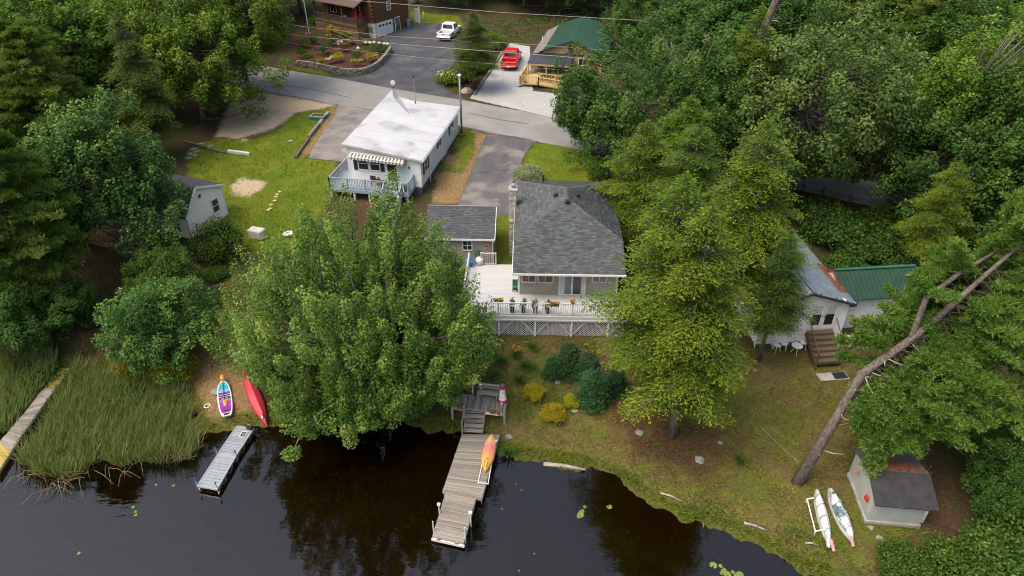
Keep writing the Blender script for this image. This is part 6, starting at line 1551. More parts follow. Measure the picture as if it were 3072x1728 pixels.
# paddle board
pa_, pb_ = (-17.78, 32.65), (-16.82, 30.18); az = math.atan2(pb_[1] - pa_[1], pb_[0] - pa_[0]) - math.pi / 2
SB = thing('paddle_board', 'white paddle board with teal, purple and grey deck pad on the shore', 'paddle board', on(((pa_[0] + pb_[0]) / 2, (pa_[1] + pb_[1]) / 2), .08), az)
LS = math.dist(pa_, pb_) * 1.0; WS = .82; SB.rotation_euler = (math.atan((float(gz(*pb_)) - float(gz(*pa_))) / LS), 0, az)
def wsup(s): # s -1 nose (far) .. 1 tail
    return WS / 2 * (1 - max(0, -s) ** 2.6) ** .62 * (1 - .42 * max(0, s) ** 3.5)
def sup_slab(s0, s1, inset, z0, z1, n=20):
    ss = [s0 + (s1 - s0) * i / n for i in range(n + 1)]
    pts = [(wsup(s) - inset, s * LS / 2) for s in ss] ; pts = [(max(.01, x), y) for x, y in pts]
    return MB().prism(pts + [(-x, y) for x, y in pts[::-1]], z0, z1)
sup_slab(-.995, 1, 0, 0, .13).build('board', WHITE_TRIM, SB, bevel=.03)
cols = {'teal': (.03, .38, .46), 'teal2': (.05, .28, .38), 'purple': (.16, .03, .27), 'violet': (.10, .02, .20), 'char': (.045, .045, .05), 'grey': (.20, .20, .22), 'magenta': (.27, .035, .33)}
for nm, s0, s1 in (('teal', -.86, -.62), ('char', -.62, -.60), ('teal2', -.60, -.42), ('teal', -.40, -.32), ('purple', -.30, -.16), ('violet', -.14, -.06), ('char', -.04, .12), ('grey', .12, .2), ('magenta', .2, .52), ('purple', .52, .74), ('magenta', .74, .84)):
    sup_slab(s0, s1, .07, .131, .137, 8).build('deck_pad', mat('pad_' + nm, cols[nm], tuple(v * .85 for v in cols[nm])), SB)
for s in (-1, 1): MB().tube([(s * .09 + .07 * math.cos(a), .08 * LS / 2 + .06 * math.sin(a), .14) for a in np.linspace(0, 6.28, 11)], .012, 4, cap=False).build('emblem', WHITE_TRIM, SB)
sup_slab(.86, .96, .12, .131, .14, 6).build('tail_pad', BLACK, SB)
MB().box((-.16, .70 * LS / 2, .14), (.16, .76 * LS / 2, .16)).build('handle', BLACK, SB)
PD = thing('kayak_paddle', 'black paddle with yellow blades lying along the paddle board', 'paddle', SB.location, az); PD.rotation_euler = SB.rotation_euler
yel = mat('paddle_yellow', (.62, .30, .02), (.55, .25, .02), rough=.4)
MB().tube([(-.03, -LS / 2 - .05, .19), (.02, LS * .12, .19)], .017, 6).build('shaft', BLACK, PD)
for y_, l_ in ((-LS / 2 - .18, .22), (LS * .16, .24)): MB().add([(0, y_ - l_, .2), (.10, y_ - l_ * .5, .19), (.085, y_ + l_ * .7, .19), (0, y_ + l_, .2), (-.085, y_ + l_ * .7, .19), (-.10, y_ - l_ * .5, .19), (0, y_, .225)], [[0, 1, 6], [1, 2, 6], [2, 3, 6], [3, 4, 6], [4, 5, 6], [5, 0, 6]]).build('blade', yel, PD)
t = thing('white_hoop', 'white ring lying on the ground beside the reeds', 'ring', on((-18.27, 30.99), .04)); MB().tube([(.17 * math.cos(a), .17 * math.sin(a), .03) for a in np.linspace(0, 6.283, 19)], .03, 6, cap=False).build('ring', WHITE_TRIM, t)
# orange kayak on the dock
def orange_paint():
    m, n, l = nodes_of('faded_kayak')
    b_ = n['Principled BSDF']; b_.inputs['Roughness'].default_value = .5
    tc = n.new('ShaderNodeTexCoord'); sp = n.new('ShaderNodeSeparateXYZ'); l.new(tc.outputs['Object'], sp.inputs[0])
    nz = n.new('ShaderNodeTexNoise'); nz.inputs['Scale'].default_value = 1.5; l.new(tc.outputs['Object'], nz.inputs['Vector'])
    ad = n.new('ShaderNodeMath'); ad.operation = 'MULTIPLY_ADD'; l.new(nz.outputs['Fac'], ad.inputs[0]); ad.inputs[1].default_value = .5; l.new(sp.outputs['Y'], ad.inputs[2])
    mr = n.new('ShaderNodeMapRange'); mr.inputs['From Min'].default_value = -1.2; mr.inputs['From Max'].default_value = 1.7; l.new(ad.outputs[0], mr.inputs['Value'])
    rp = n.new('ShaderNodeValToRGB'); el = rp.color_ramp.elements
    el[0].position = .0; el[0].color = (.60, .36, .05, 1); el[1].position = 1; el[1].color = (.60, .40, .14, 1)
    for p_, c_ in ((.25, (.60, .33, .09)), (.45, (.60, .22, .14)), (.58, (.56, .17, .15)), (.75, (.62, .36, .17))): e = el.new(p_); e.color = rgba(c_)
    l.new(mr.outputs['Result'], rp.inputs['Fac']); l.new(rp.outputs['Color'], b_.inputs['Base Color'])
    return m
pa_, pb_ = (-1.11, 28.64, 0.62), (-1.45, 25.83, 0.62); az = math.atan2(pa_[1] - pb_[1], pa_[0] - pb_[0]) - math.pi / 2; LO_ = math.dist(pa_, pb_)
OK = thing('orange_kayak', 'faded orange and yellow kayak lying upside down on the wooden dock', 'kayak', ((pa_[0] + pb_[0]) / 2, (pa_[1] + pb_[1]) / 2, .60), az)
hull('hull', orange_paint(), OK, LO_, .74, .36, power=2.6, ridge=.2)
MB().tube([(-.06, -LO_ / 2 + .15, .30), (-.10, -LO_ / 2 + .5, .37), (0, -LO_ / 2 + .75, .38), (.10, -LO_ / 2 + .5, .37), (.06, -LO_ / 2 + .15, .30)], .012, 5).build('grab_cord', BLACK, OK)
RK2 = thing('kayak_rack', 'two pale rails under the orange kayak on the dock', 'rack', OK.location, az)
for s in (-.27, .27): MB().bar((s, -LO_ / 2 - .75, -.05), (s * .9, .5, -.05), .04, .05).build('rail', WHITE_TRIM, RK2)
MB().bar((-.27, -LO_ / 2 - .7, -.04), (.27, -LO_ / 2 - .7, -.04), .04, .04).build('crossbar', WHITE_TRIM, RK2)
# two wrapped hulls by the boathouse
def tarp_paint(name, cols_, sc=2.4):
    m, n, l = nodes_of(name); b_ = n['Principled BSDF']; b_.inputs['Roughness'].default_value = .6
    tc = n.new('ShaderNodeTexCoord'); vo = n.new('ShaderNodeTexVoronoi'); vo.inputs['Scale'].default_value = sc; vo.distance = 'CHEBYCHEV'
    mp = n.new('ShaderNodeMapping'); mp.inputs['Scale'].default_value = (2.4, 1.0, .6); l.new(tc.outputs['Object'], mp.inputs['Vector']); l.new(mp.outputs['Vector'], vo.inputs['Vector'])
    sp = n.new('ShaderNodeSeparateColor'); l.new(vo.outputs['Color'], sp.inputs['Color'])
    nz = n.new('ShaderNodeTexNoise'); nz.inputs['Scale'].default_value = 5; nz.inputs['Detail'].default_value = 6; l.new(tc.outputs['Object'], nz.inputs['Vector'])
    ad = n.new('ShaderNodeMath'); ad.operation = 'MULTIPLY_ADD'; l.new(nz.outputs['Fac'], ad.inputs[0]); ad.inputs[1].default_value = .7; l.new(sp.outputs[0], ad.inputs[2])
    mr = n.new('ShaderNodeMapRange'); mr.inputs['From Min'].default_value = .2; mr.inputs['From Max'].default_value = 1.4; l.new(ad.outputs[0], mr.inputs['Value'])
    rp = n.new('ShaderNodeValToRGB'); el = rp.color_ramp.elements; el[0].color = rgba(cols_[0]); el[1].color = rgba(cols_[-1])
    for i, c_ in enumerate(cols_[1:-1]): e = el.new((i + 1) / (len(cols_) - 1)); e.color = rgba(c_)
    l.new(mr.outputs['Result'], rp.inputs['Fac']); l.new(rp.outputs['Color'], b_.inputs['Base Color'])
    return m
pinkm = mat('faded_pink', (.55, .14, .18), (.5, .25, .27)); greyh = mat('grey_hull', (.36, .37, .37), (.24, .25, .25), scale=2, rough=.5)
def pontoon(label, a_, b_, skin, w, tails):
    az = math.atan2(b_[1] - a_[1], b_[0] - a_[0]) - math.pi / 2; L = math.dist(a_, b_)
    t = thing('covered_canoe', label, 'canoe', on(((a_[0] + b_[0]) / 2, (a_[1] + b_[1]) / 2), .12), az)
    hull('hull', greyh, t, L, w, .30, power=2.6, zoff=-.1); hull('tarp', skin, t, L * .93, w * .80, .40, power=2.4, ridge=.3, zoff=.03)
    for f in (-.30, -.12, .08, .30):
        pts = []
        for j in range(9):
            a = math.pi * (j + .4) / 8.8; ww = w * .415 * (1 - abs(f * 2) ** 2.5); pts.append((ww * math.cos(a), f * L + .05 * math.cos(a), .06 + .41 * math.sin(a) ** .75))
        MB().tube(pts, .014, 4).build('strap', BLACK, t)
    for dx, l_, m_ in tails: MB().add([(dx - .09, L / 2 - .25, .16), (dx + .09, L / 2 - .25, .16), (dx * 1.8 + .08, L / 2 + l_, .05), (dx * 1.8 - .08, L / 2 + l_, .05), (dx, L / 2 - .25, .3), (dx * 1.8, L / 2 + l_, .12)], [[0, 1, 2, 3], [0, 4, 5, 3], [4, 1, 2, 5], [0, 1, 4], [3, 5, 2]]).build('tail_fin', m_, t)
    return t
pontoon('long white wrapped canoe beside the shore near the leaning pine', (16.04, 24.90), (15.48, 21.35), tarp_paint('white_tarp', [(.55, .55, .53), (.62, .62, .60), (.42, .43, .43), (.66, .66, .64)]), .60, ((-.07, .30, pinkm), (.06, .12, WHITE_TRIM)))
pontoon('canoe under a blue and white patterned tarp beside the boathouse', (16.76, 24.97), (16.69, 21.51), tarp_paint('blue_tarp', [(.03, .05, .07), (.08, .15, .20), (.60, .62, .63), (.05, .09, .12), (.62, .64, .65), (.10, .18, .24)], 2.0), .78, ((.05, .22, pinkm),))
FR = thing('pipe_rack', 'white square pipe frame standing out from the white wrapped canoe', 'rack', (0, 0, 0))
q = [on(p_, .25) for p_ in ((15.66, 24.16), (15.28, 24.09), (15.01, 22.12), (15.41, 22.21))]
for a_, b_ in zip(q, q[1:]): stick('pipe', WHITE_TRIM, FR, a_, b_, .05, .05)
for p_ in q[1:3]: stick('foot', WHITE_TRIM, FR, p_, (p_[0], p_[1], p_[2] - .25), .05, .05)

# ======================= TREES ==========================================
bark_pale = mat('bark_pale', (.34, .32, .29), (.17, .155, .14), scale=2.5, rough=.95, bump=.6, stretch=(3, 3, .7))
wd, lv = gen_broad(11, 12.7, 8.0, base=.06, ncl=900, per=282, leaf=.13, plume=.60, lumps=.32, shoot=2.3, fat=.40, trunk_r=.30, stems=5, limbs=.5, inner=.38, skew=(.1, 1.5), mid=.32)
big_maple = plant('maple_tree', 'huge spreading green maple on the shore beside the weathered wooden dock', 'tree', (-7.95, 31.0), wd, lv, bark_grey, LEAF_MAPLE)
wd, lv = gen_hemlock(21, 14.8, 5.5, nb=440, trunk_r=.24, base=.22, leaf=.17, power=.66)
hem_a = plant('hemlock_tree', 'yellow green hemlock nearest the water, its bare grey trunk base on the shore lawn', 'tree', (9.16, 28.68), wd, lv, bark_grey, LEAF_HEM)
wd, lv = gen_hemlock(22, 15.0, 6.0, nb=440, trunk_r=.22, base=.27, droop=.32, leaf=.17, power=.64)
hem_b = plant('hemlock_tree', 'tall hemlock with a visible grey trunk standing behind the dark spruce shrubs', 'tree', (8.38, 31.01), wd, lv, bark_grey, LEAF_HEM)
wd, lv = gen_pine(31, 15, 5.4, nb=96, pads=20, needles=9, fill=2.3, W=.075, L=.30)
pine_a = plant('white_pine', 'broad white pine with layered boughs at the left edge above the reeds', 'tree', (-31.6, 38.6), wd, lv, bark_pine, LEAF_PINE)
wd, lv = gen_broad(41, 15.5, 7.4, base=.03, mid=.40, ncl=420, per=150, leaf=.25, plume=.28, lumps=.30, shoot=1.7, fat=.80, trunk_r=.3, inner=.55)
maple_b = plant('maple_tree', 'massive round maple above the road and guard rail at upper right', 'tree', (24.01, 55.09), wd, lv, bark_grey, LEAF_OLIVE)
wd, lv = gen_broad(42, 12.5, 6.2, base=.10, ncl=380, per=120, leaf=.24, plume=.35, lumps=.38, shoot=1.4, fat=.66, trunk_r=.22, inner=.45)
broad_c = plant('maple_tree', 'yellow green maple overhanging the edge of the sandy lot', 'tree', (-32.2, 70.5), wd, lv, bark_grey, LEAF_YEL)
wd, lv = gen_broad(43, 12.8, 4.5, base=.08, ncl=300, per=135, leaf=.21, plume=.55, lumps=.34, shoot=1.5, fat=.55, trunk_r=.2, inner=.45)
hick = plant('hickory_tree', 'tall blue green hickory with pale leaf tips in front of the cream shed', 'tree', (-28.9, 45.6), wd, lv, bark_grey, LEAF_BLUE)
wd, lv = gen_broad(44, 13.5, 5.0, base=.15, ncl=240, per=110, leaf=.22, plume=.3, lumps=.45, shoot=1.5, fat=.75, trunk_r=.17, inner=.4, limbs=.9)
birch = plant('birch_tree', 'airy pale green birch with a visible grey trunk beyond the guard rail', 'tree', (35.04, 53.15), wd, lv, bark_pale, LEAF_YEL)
birch.scale = (1.05, 1.05, 1.1)
SRC_H = {}
def again(src, h0, p, h, label, rotz=0., wide=1., group=None, lm=None, dz=0., name=None):
    """another tree of the same build: own size, own place"""
    s = h / h0
    r = copy_tree(src, on(p, dz), rotz, (s * wide, s * wide, s), label)
    if group: r['group'] = group
    elif 'group' in r: del r['group']
    if name: r.name = name
    if lm:
        for c in r.children:
            if c.name.startswith('crown'):
                c.material_slots[0].link = 'OBJECT'; c.material_slots[0].material = lm
    return r
# --- right of the centre cottage: hemlock cluster
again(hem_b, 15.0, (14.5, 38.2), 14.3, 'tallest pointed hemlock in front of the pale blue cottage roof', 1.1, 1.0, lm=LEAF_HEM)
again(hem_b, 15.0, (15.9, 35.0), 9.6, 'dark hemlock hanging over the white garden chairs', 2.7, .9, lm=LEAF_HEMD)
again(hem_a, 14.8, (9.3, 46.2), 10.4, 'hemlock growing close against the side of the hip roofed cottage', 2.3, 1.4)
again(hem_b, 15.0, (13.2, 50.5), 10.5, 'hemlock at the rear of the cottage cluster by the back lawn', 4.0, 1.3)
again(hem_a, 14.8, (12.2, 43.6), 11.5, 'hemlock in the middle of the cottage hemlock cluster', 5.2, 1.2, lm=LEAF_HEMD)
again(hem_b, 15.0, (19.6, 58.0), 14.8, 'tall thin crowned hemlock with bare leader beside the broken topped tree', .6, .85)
# --- tree with dead white branches over the gravel drive corner
wd, lv = gen_broad(45, 12.3, 7.2, base=.05, ncl=430, per=135, leaf=.23, plume=.35, lumps=.40, shoot=1.5, fat=.68, trunk_r=.3, inner=.45)
t9 = plant('broken_oak', 'dark green broadleaf tree with dead white branches at the gravel drive corner', 'tree', (15.2, 60.0), wd, lv, bark_grey, LEAF_DEEP)
rg2 = random.Random(4); db = MB()
for k in range(16):
    a = rg2.uniform(2.2, 5.2); r_ = rg2.uniform(1.5, 5.0); z0 = rg2.uniform(8.5, 10.5); p0 = Vector((math.cos(a) * r_ * .6, math.sin(a) * r_ * .6, z0 - 1.2)); d_ = Vector((math.cos(a) * .5, math.sin(a) * .4, rg2.uniform(.5, 1.3)))
    L = rg2.uniform(1.8, 3.4); pts = [p0, p0 + d_ * L * .35, p0 + d_ * L * .7 + Vector((rg2.uniform(-.3, .3), 0, .1)), p0 + d_ * L]
    db.tube(pts, [.06, .045, .03, .01], 5)
    for _ in range(3):
        q_ = pts[1].lerp(pts[3], rg2.random()); db.tube([q_, q_ + Vector((rg2.uniform(-.6, .6), rg2.uniform(-.3, .3), rg2.uniform(.2, .8)))], [.025, .006], 4)
db.build('dead_branch', mat('dead_wood', (.34, .31, .275), (.22, .20, .175)), t9, smooth=True)
# --- bare pine pole at the top
t = thing('pine_tree', 'tall bare pine trunk with broken stubs at the top of the picture', 'tree', on((21.0, 68.0)))
tp = [Vector((0, 0, -.3)), Vector((1.2, 0, 5)), Vector((3.0, 0, 12)), Vector((5.4, 0, 21))]
MB().tube(tp, [.46, .40, .34, .24], 10).build('trunk', bark_pine, t, smooth=True); sb = MB()
for k in range(22):
    f = rg2.uniform(.25, 1); q_ = tp[1].lerp(tp[3], f); a = rg2.uniform(-.9, .9); L = rg2.uniform(.5, 1.5); sb.tube([q_, q_ + Vector((math.cos(a) * L, math.sin(a) * L, .1 * L)), q_ + Vector((math.cos(a) * L * 1.5, math.sin(a) * L * 1.5, -.05))], [.05, .035, .012], 5)
tag(sb.build('stub', MATS['dead_wood'], t), kind='stuff')
wdp, lvp = MB(), Leaves(); rn = np.random.default_rng(9)
for k in range(26): a = rn.uniform(0, 6.28); f = rn.uniform(0, 1); p0 = np.array([4.2 + 1.6 * f, 0, 16.5 + 5.5 * f]); pine_limb(wdp, lvp, rn, p0, p0 + np.array([math.cos(a) * 2.6, math.sin(a) * 2.6, .5]), .05, 8)
wdp.build('branches', bark_pine, t); obj('crown', lvp.mesh('crown'), LEAF_PINE, t)
# --- leaning pine at right
LPN = thing('leaning_pine', 'big pine leaning out to the right over the boathouse, bark trunk exposed', 'tree', on((15.19, 25.33)))
bx0 = LPN.location.copy()
tr = [Vector((0, 0, -.25)), Vector((16.34, 25.90, 3.91)) - bx0, Vector((17.41, 26.60, 6.92)) - bx0, Vector((19.70, 27.40, 8.42)) - bx0, Vector((21.42, 28.20, 9.57)) - bx0, Vector((22.99, 28.80, 11.15)) - bx0, Vector((25.38, 29.60, 13.59)) - bx0]
tr2 = [tr[3], Vector((20.52, 28.60, 10.10)) - bx0, Vector((22.20, 29.40, 10.99)) - bx0, Vector((24.36, 30.20, 11.94)) - bx0, Vector((25.72, 31.00, 13.93)) - bx0]
MB().tube(tr, [.33, .24, .215, .195, .16, .12, .04], 12).tube(tr2, [.16, .14, .11, .08, .03], 9).build('trunk', bark_pine, LPN, smooth=True)
wdp, lvp = MB(), Leaves(); rn = np.random.default_rng(12)
segs = [np.array(v) for v in tr[3:]]; segs2 = [np.array(v) for v in tr2]
def along(S, f):
    f = f * (len(S) - 1); i = min(int(f), len(S) - 2); return S[i] + (S[i + 1] - S[i]) * (f - i)
TT = np.vstack([np.array([along([np.array(v) for v in tr[1:]], f) for f in np.linspace(.12, 1, 40)]), np.array([along(segs2, f) for f in np.linspace(0, 1, 20)])])
def bough(c, rad, n):
    for k in range(n):
        d_ = rdir(rn, 1)[0] * rn.uniform(.35, 1) ** .5; q_ = np.array(c) + d_ * np.array(rad) - np.array(bx0)
        k_ = np.argmin(np.hypot(TT[:, 0] - q_[0], TT[:, 2] - q_[2])); dxz = math.hypot(TT[k_, 0] - q_[0], TT[k_, 2] - q_[2])
        if dxz < 1.0 and q_[1] < TT[k_, 1] + .3: continue   # the trunk is bare on this side
        dist = np.linalg.norm((TT - q_) * [1, 1, 1.2], axis=1); L0 = dist.min()
        p0 = TT[np.argmin(np.abs(dist - max(L0, 1.6) * rn.uniform(1, 1.25)))]
        pine_limb(wdp, lvp, rn, p0, q_, .016 + .005 * np.linalg.norm(q_ - p0), 16, needles=9, L=.28, W=.062, fill=2.0)
bough((20.3, 26.0, 6.8), (3.8, 2.6, 2.8), 50)
bough((22.8, 28.3, 10.5), (3.8, 3.0, 3.2), 52)
bough((19.3, 25.2, 4.6), (2.6, 1.6, 1.4), 22)
bough((22.5, 24.6, 5.2), (2.6, 1.6, 1.4), 22)
bough((25.5, 29.5, 13.0), (3.0, 2.6, 2.4), 26)
bough((26.2, 27.0, 8.0), (2.8, 2.6, 3.0), 30)
bough((18.4, 28.4, 8.0), (1.6, 1.4, 1.6), 10)
bough((19.5, 24.9, 4.0), (1.7, .9, .7), 16)
bough((18.2, 24.4, 3.3), (.8, .7, .6), 7)
bough((24.6, 31.6, 6.8), (2.0, 1.8, 2.4), 18)
wdp.build('branches', bark_dark, LPN, smooth=True); obj('crown', lvp.mesh('crown'), LEAF_PINE, LPN)
sb = MB()
for k in range(18):
    p0 = along([np.array(v) for v in tr[:4]], rn.uniform(.2, 1)); a = rn.uniform(-2.5, .6); L = rn.uniform(.4, 1.3); d_ = np.array([math.cos(a) * L, math.sin(a) * L, rn.uniform(-.6, .3) * L]); sb.tube([tuple(p0), tuple(p0 + d_ * .6), tuple(p0 + d_ + [0, 0, .15])], [.035, .025, .008], 5)
tag(sb.build('stub', MATS['dead_wood'], LPN), kind='stuff')
again(broad_c, 12.5, (7.4, 62.6), 7.2, 'dark leafy tree at the lawn corner hanging over the road', .7, 1.05, lm=LEAF_DEEP)
# --- left side
again(pine_a, 15, (-36.5, 53.5), 14.5, 'white pine with pale green plumes high at the left edge', 2.0, 1.0)
again(pine_a, 15, (-40.5, 45.5), 16, 'white pine behind the nearest one at the far left edge', 4.4, 1.0)
again(pine_a, 15, (-32.6, 44.0), 9.5, 'low white pine boughs shading the tan steps', 5.3, 1.05)
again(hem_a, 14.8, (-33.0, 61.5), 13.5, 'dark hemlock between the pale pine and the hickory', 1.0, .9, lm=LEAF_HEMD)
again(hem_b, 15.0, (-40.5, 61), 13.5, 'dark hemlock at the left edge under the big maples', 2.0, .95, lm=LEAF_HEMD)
again(broad_c, 12.5, (-41.5, 69.5), 13.5, 'broad maple in the middle of the left hand maple group', 2.2, 1.1, lm=LEAF_YEL)
again(broad_c, 12.5, (-30.0, 79.5), 12.5, 'maple whose branches reach over the road at upper left', 4.1, .98, lm=LEAF_YEL)
again(maple_b, 15.5, (-50, 76), 15, 'large maple at the upper left corner', 1.2, .95, lm=LEAF_YEL)
again(maple_b, 15.5, (-41, 84), 14, 'maple rising behind the left hand group beside the road', 3.1, .9, lm=LEAF_YEL)
wd, lv = gen_broad(46, 6.6, 3.3, base=.05, ncl=190, per=130, leaf=.15, plume=.45, lumps=.35, shoot=1.0, fat=.45, trunk_r=.12, inner=.4)
ash = plant('ash_tree', 'bushy blue green young tree above the reeds at left', 'tree', (-21.99, 34.31), wd, lv, bark_grey, LEAF_BLUE)
again(ash, 6.6, (-31.84, 35.71), 5.5, 'dark broadleaf sapling at the back of the reeds by the left edge', 1.3, 1.25, lm=LEAF_DEEP)
again(ash, 6.6, (-29.58, 37.73), 4.6, 'dark sapling under the white pine above the boardwalk', 3.3, 1.1, lm=LEAF_DEEP)
again(ash, 6.6, (-23.5, 40.2), 4.4, 'green sapling in front of the cream shed below the hickory', 2.1, 1.1, lm=LEAF_BUSH)
# --- by the road and drives
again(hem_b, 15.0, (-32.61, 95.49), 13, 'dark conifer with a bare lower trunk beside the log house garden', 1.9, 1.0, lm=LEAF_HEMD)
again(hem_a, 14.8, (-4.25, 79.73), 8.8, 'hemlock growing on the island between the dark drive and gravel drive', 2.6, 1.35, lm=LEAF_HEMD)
# --- woods behind
rw = random.Random(21); srcs = [(maple_b, 15.5, LEAF_DEEP), (broad_c, 12.5, LEAF_DEEP), (hem_a, 14.8, LEAF_HEMD), (hick, 12.8, LEAF_DEEP), (pine_a, 15, LEAF_PINE)]
KINDS_ = {'maple_tree': 'round maple', 'hemlock_tree': 'pointed hemlock', 'hickory_tree': 'slender hickory', 'white_pine': 'plumed pine'}
ORD = ('leftmost', 'second', 'third', 'fourth', 'fifth', 'sixth', 'seventh', 'eighth', 'ninth', 'tenth')
def wood(spots, label, group, hs=(11, 16), pick=(0, 1, 2, 3, 4, 1, 3)):
    made = {}
    for p_ in spots:
        s_, h0, lm = srcs[rw.choice(pick)]; nm = s_.name.split('.')[0]
        q = (p_[0] + rw.uniform(-1.2, 1.2), p_[1] + rw.uniform(-1.2, 1.2))
        made.setdefault(KINDS_[nm], []).append((q[0] / q[1], again(s_, h0, q, rw.uniform(*hs), 'tree', rw.uniform(0, 6.28), rw.uniform(.95, 1.2), group, lm, name=nm)))
    for kind, L_ in made.items():
        L_.sort(key=lambda e: e[0])
        for i, (_, o_) in enumerate(L_):
            o_['label'] = (kind + ' in ' if len(L_) == 1 else ORD[i] + (' ' if i == 0 else ' from left ') + kind + ' in ') + label
wood([(-11, 118), (-6, 120), (-1, 117.5), (3, 114), (-3, 127), (4, 124), (-12, 128)], 'the dark wood behind the white pickup', 'wood behind the white pickup', (10, 14))
wood([(8, 111), (13, 108), (18, 104), (10, 120), (17, 116), (24, 112)], 'the dark wood behind the green roofed cabin', 'wood behind the cabin', (10, 14))
wood([(19.5, 94), (23, 86), (27, 92), (24, 99), (30, 82), (34, 89), (31, 101), (38, 96), (40, 82), (26, 77), (33, 74.5), (20, 78)], 'the shaded wood across the road right of the cabin', 'wood across the road', (10, 15))
wood([(42, 72), (47, 79), (52, 70), (50, 90), (58, 80), (46, 64), (54, 60), (62, 70), (44, 103), (60, 96)], 'the dark wood at the upper right corner', 'wood at the upper right', (11, 16))
wood([(-36, 104), (-42, 98), (-48, 92), (-40, 112), (-50, 104), (-56, 96), (-32, 112), (-60, 86), (-62, 74), (-56, 66), (-52, 58), (-48, 52), (-66, 100)], 'the green wood at the upper left', 'wood at the upper left', (11, 16))
wood([(33, 50), (38, 55), (37, 45), (43, 50)], 'the trees on the slope right of the birch', 'slope trees at right', (9, 13))
again(hem_b, 15.0, (29.5, 43.0), 9.5, 'yellowish hemlock behind the green roofed annex at the right edge', 3.0, 1.0)
again(hem_a, 14.8, (34.0, 40.5), 11, 'hemlock at the right edge beyond the leaning pine', .8, 1.0)
again(maple_b, 15.5, (25.26, 23.55), 6.2, 'dark maple with a thick trunk in the lower right corner', 2.0, .8, lm=LEAF_DEEP)
print('TRIS', sum(len(m.polygons) * 2 for m in bpy.data.meshes))

# ======================= SHRUBS AND GARDEN PLANTS =======================
def shrub(name, label, cat, p, seed, r, h, n, leaf, lm, clumps=30, group=None, up=.3, aspect=.65, dz=0.):
    wd, lv = gen_bush(seed, r, h, n, leaf, clumps, up, aspect=aspect); return plant(name, label, cat, p, wd, lv, bark_dark, lm, group, lowname='foliage', stemname='stems', dz=dz)
g0 = shrub('golden_shrub', 'round golden yellow shrub nearest the water on the lawn', 'shrub', (2.44, 29.93), 51, .68, .85, 3600, .085, LEAF_GOLD, 60, 'golden shrubs on the lawn')
g1 = copy_tree(g0, on((1.36, 31.64)), 1.4, .88, 'round golden yellow shrub behind the lighthouse ornament'); g2 = copy_tree(g0, on((3.56, 31.01)), 3.1, .72, 'small golden shrub touching the dark spruce shrubs')
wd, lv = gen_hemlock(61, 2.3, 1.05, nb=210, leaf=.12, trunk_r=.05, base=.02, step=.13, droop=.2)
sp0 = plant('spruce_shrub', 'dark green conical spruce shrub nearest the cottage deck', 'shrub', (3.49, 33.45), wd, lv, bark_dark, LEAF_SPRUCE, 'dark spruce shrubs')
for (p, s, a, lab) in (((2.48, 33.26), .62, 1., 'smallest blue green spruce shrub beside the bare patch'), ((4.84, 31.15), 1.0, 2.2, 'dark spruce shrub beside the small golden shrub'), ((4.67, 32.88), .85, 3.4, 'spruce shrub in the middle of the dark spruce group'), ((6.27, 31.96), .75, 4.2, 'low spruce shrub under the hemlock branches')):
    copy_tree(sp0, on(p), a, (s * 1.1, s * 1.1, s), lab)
lf = gen_fountain(71, 90, .55, .62, .05)
dl0 = plant('day_lily', 'clump of arching day lily leaves on the slope below the lattice', 'plant', (-0.69, 34.23), None, lf, None, LEAF_BUSH, 'day lily clumps', lowname='leaves')
for k, (p, s, lab) in enumerate((((0.88, 33.84), 1.05, 'bright day lily clump in the middle of the slope'), ((-1.07, 33.16), .85, 'day lily clump just behind the landing'), ((0.26, 34.82), .8, 'day lily clump with orange blooms'), ((0.43, 32.69), .9, 'yellowish grass clump beside the golden shrub'), ((1.31, 35.54), .8, 'grass clump high on the slope under the deck'), ((-0.20, 27.63), .95, 'strap leaved plant at the waterline beside the dock'), ((12.57, 26.74), .9, 'fern clump at the waterline beneath the rope'))):
    copy_tree(dl0, on(p), k * 1.3, s, lab)
fl = thing('orange_lily', 'orange lily blooms on the slope below the deck', 'flowers', on((0.28, 35.13))); flowers('blossom', fl, 40, (.3, .3, .12), .5, flw, 3, .10); flowers('leaves', fl, 60, (.3, .3, .2), .25, LEAF_BUSH, 4, .14)
shrub('round_bush', 'rounded dark green bush beside the cream shed', 'shrub', (-22.00, 45.34), 52, 1.75, 3.0, 6500, .17, LEAF_BUSH, 60)
shrub('variegated_shrub', 'pale cream and green rounded shrub behind the hip roofed cottage', 'shrub', (1.48, 57.03), 53, 1.5, 1.5, 4200, .13, LEAF_PALE, 50)
shrub('yellow_bush', 'yellow leaved bush at the edge of the reeds', 'shrub', (-20.96, 33.61), 54, 1.3, 2.0, 3600, .17, leafmat('leaf_lime', (.08, .10, .006), (.19, .21, .012), (.30, .29, .03)), 40)
shrub('autumn_bush', 'rusty orange tinged bush in front of the young ash tree', 'shrub', (-23.68, 34.13), 55, 1.2, 1.9, 3200, .15, leafmat('leaf_rusty', (.05, .05, .008), (.13, .10, .014), (.25, .15, .03)), 40)
b0 = shrub('leafy_bush', 'bright green bush in the lower right corner by the boathouse', 'shrub', (20.82, 19.91), 56, 1.5, 1.3, 5200, .17, LEAF_BUSH, 50)
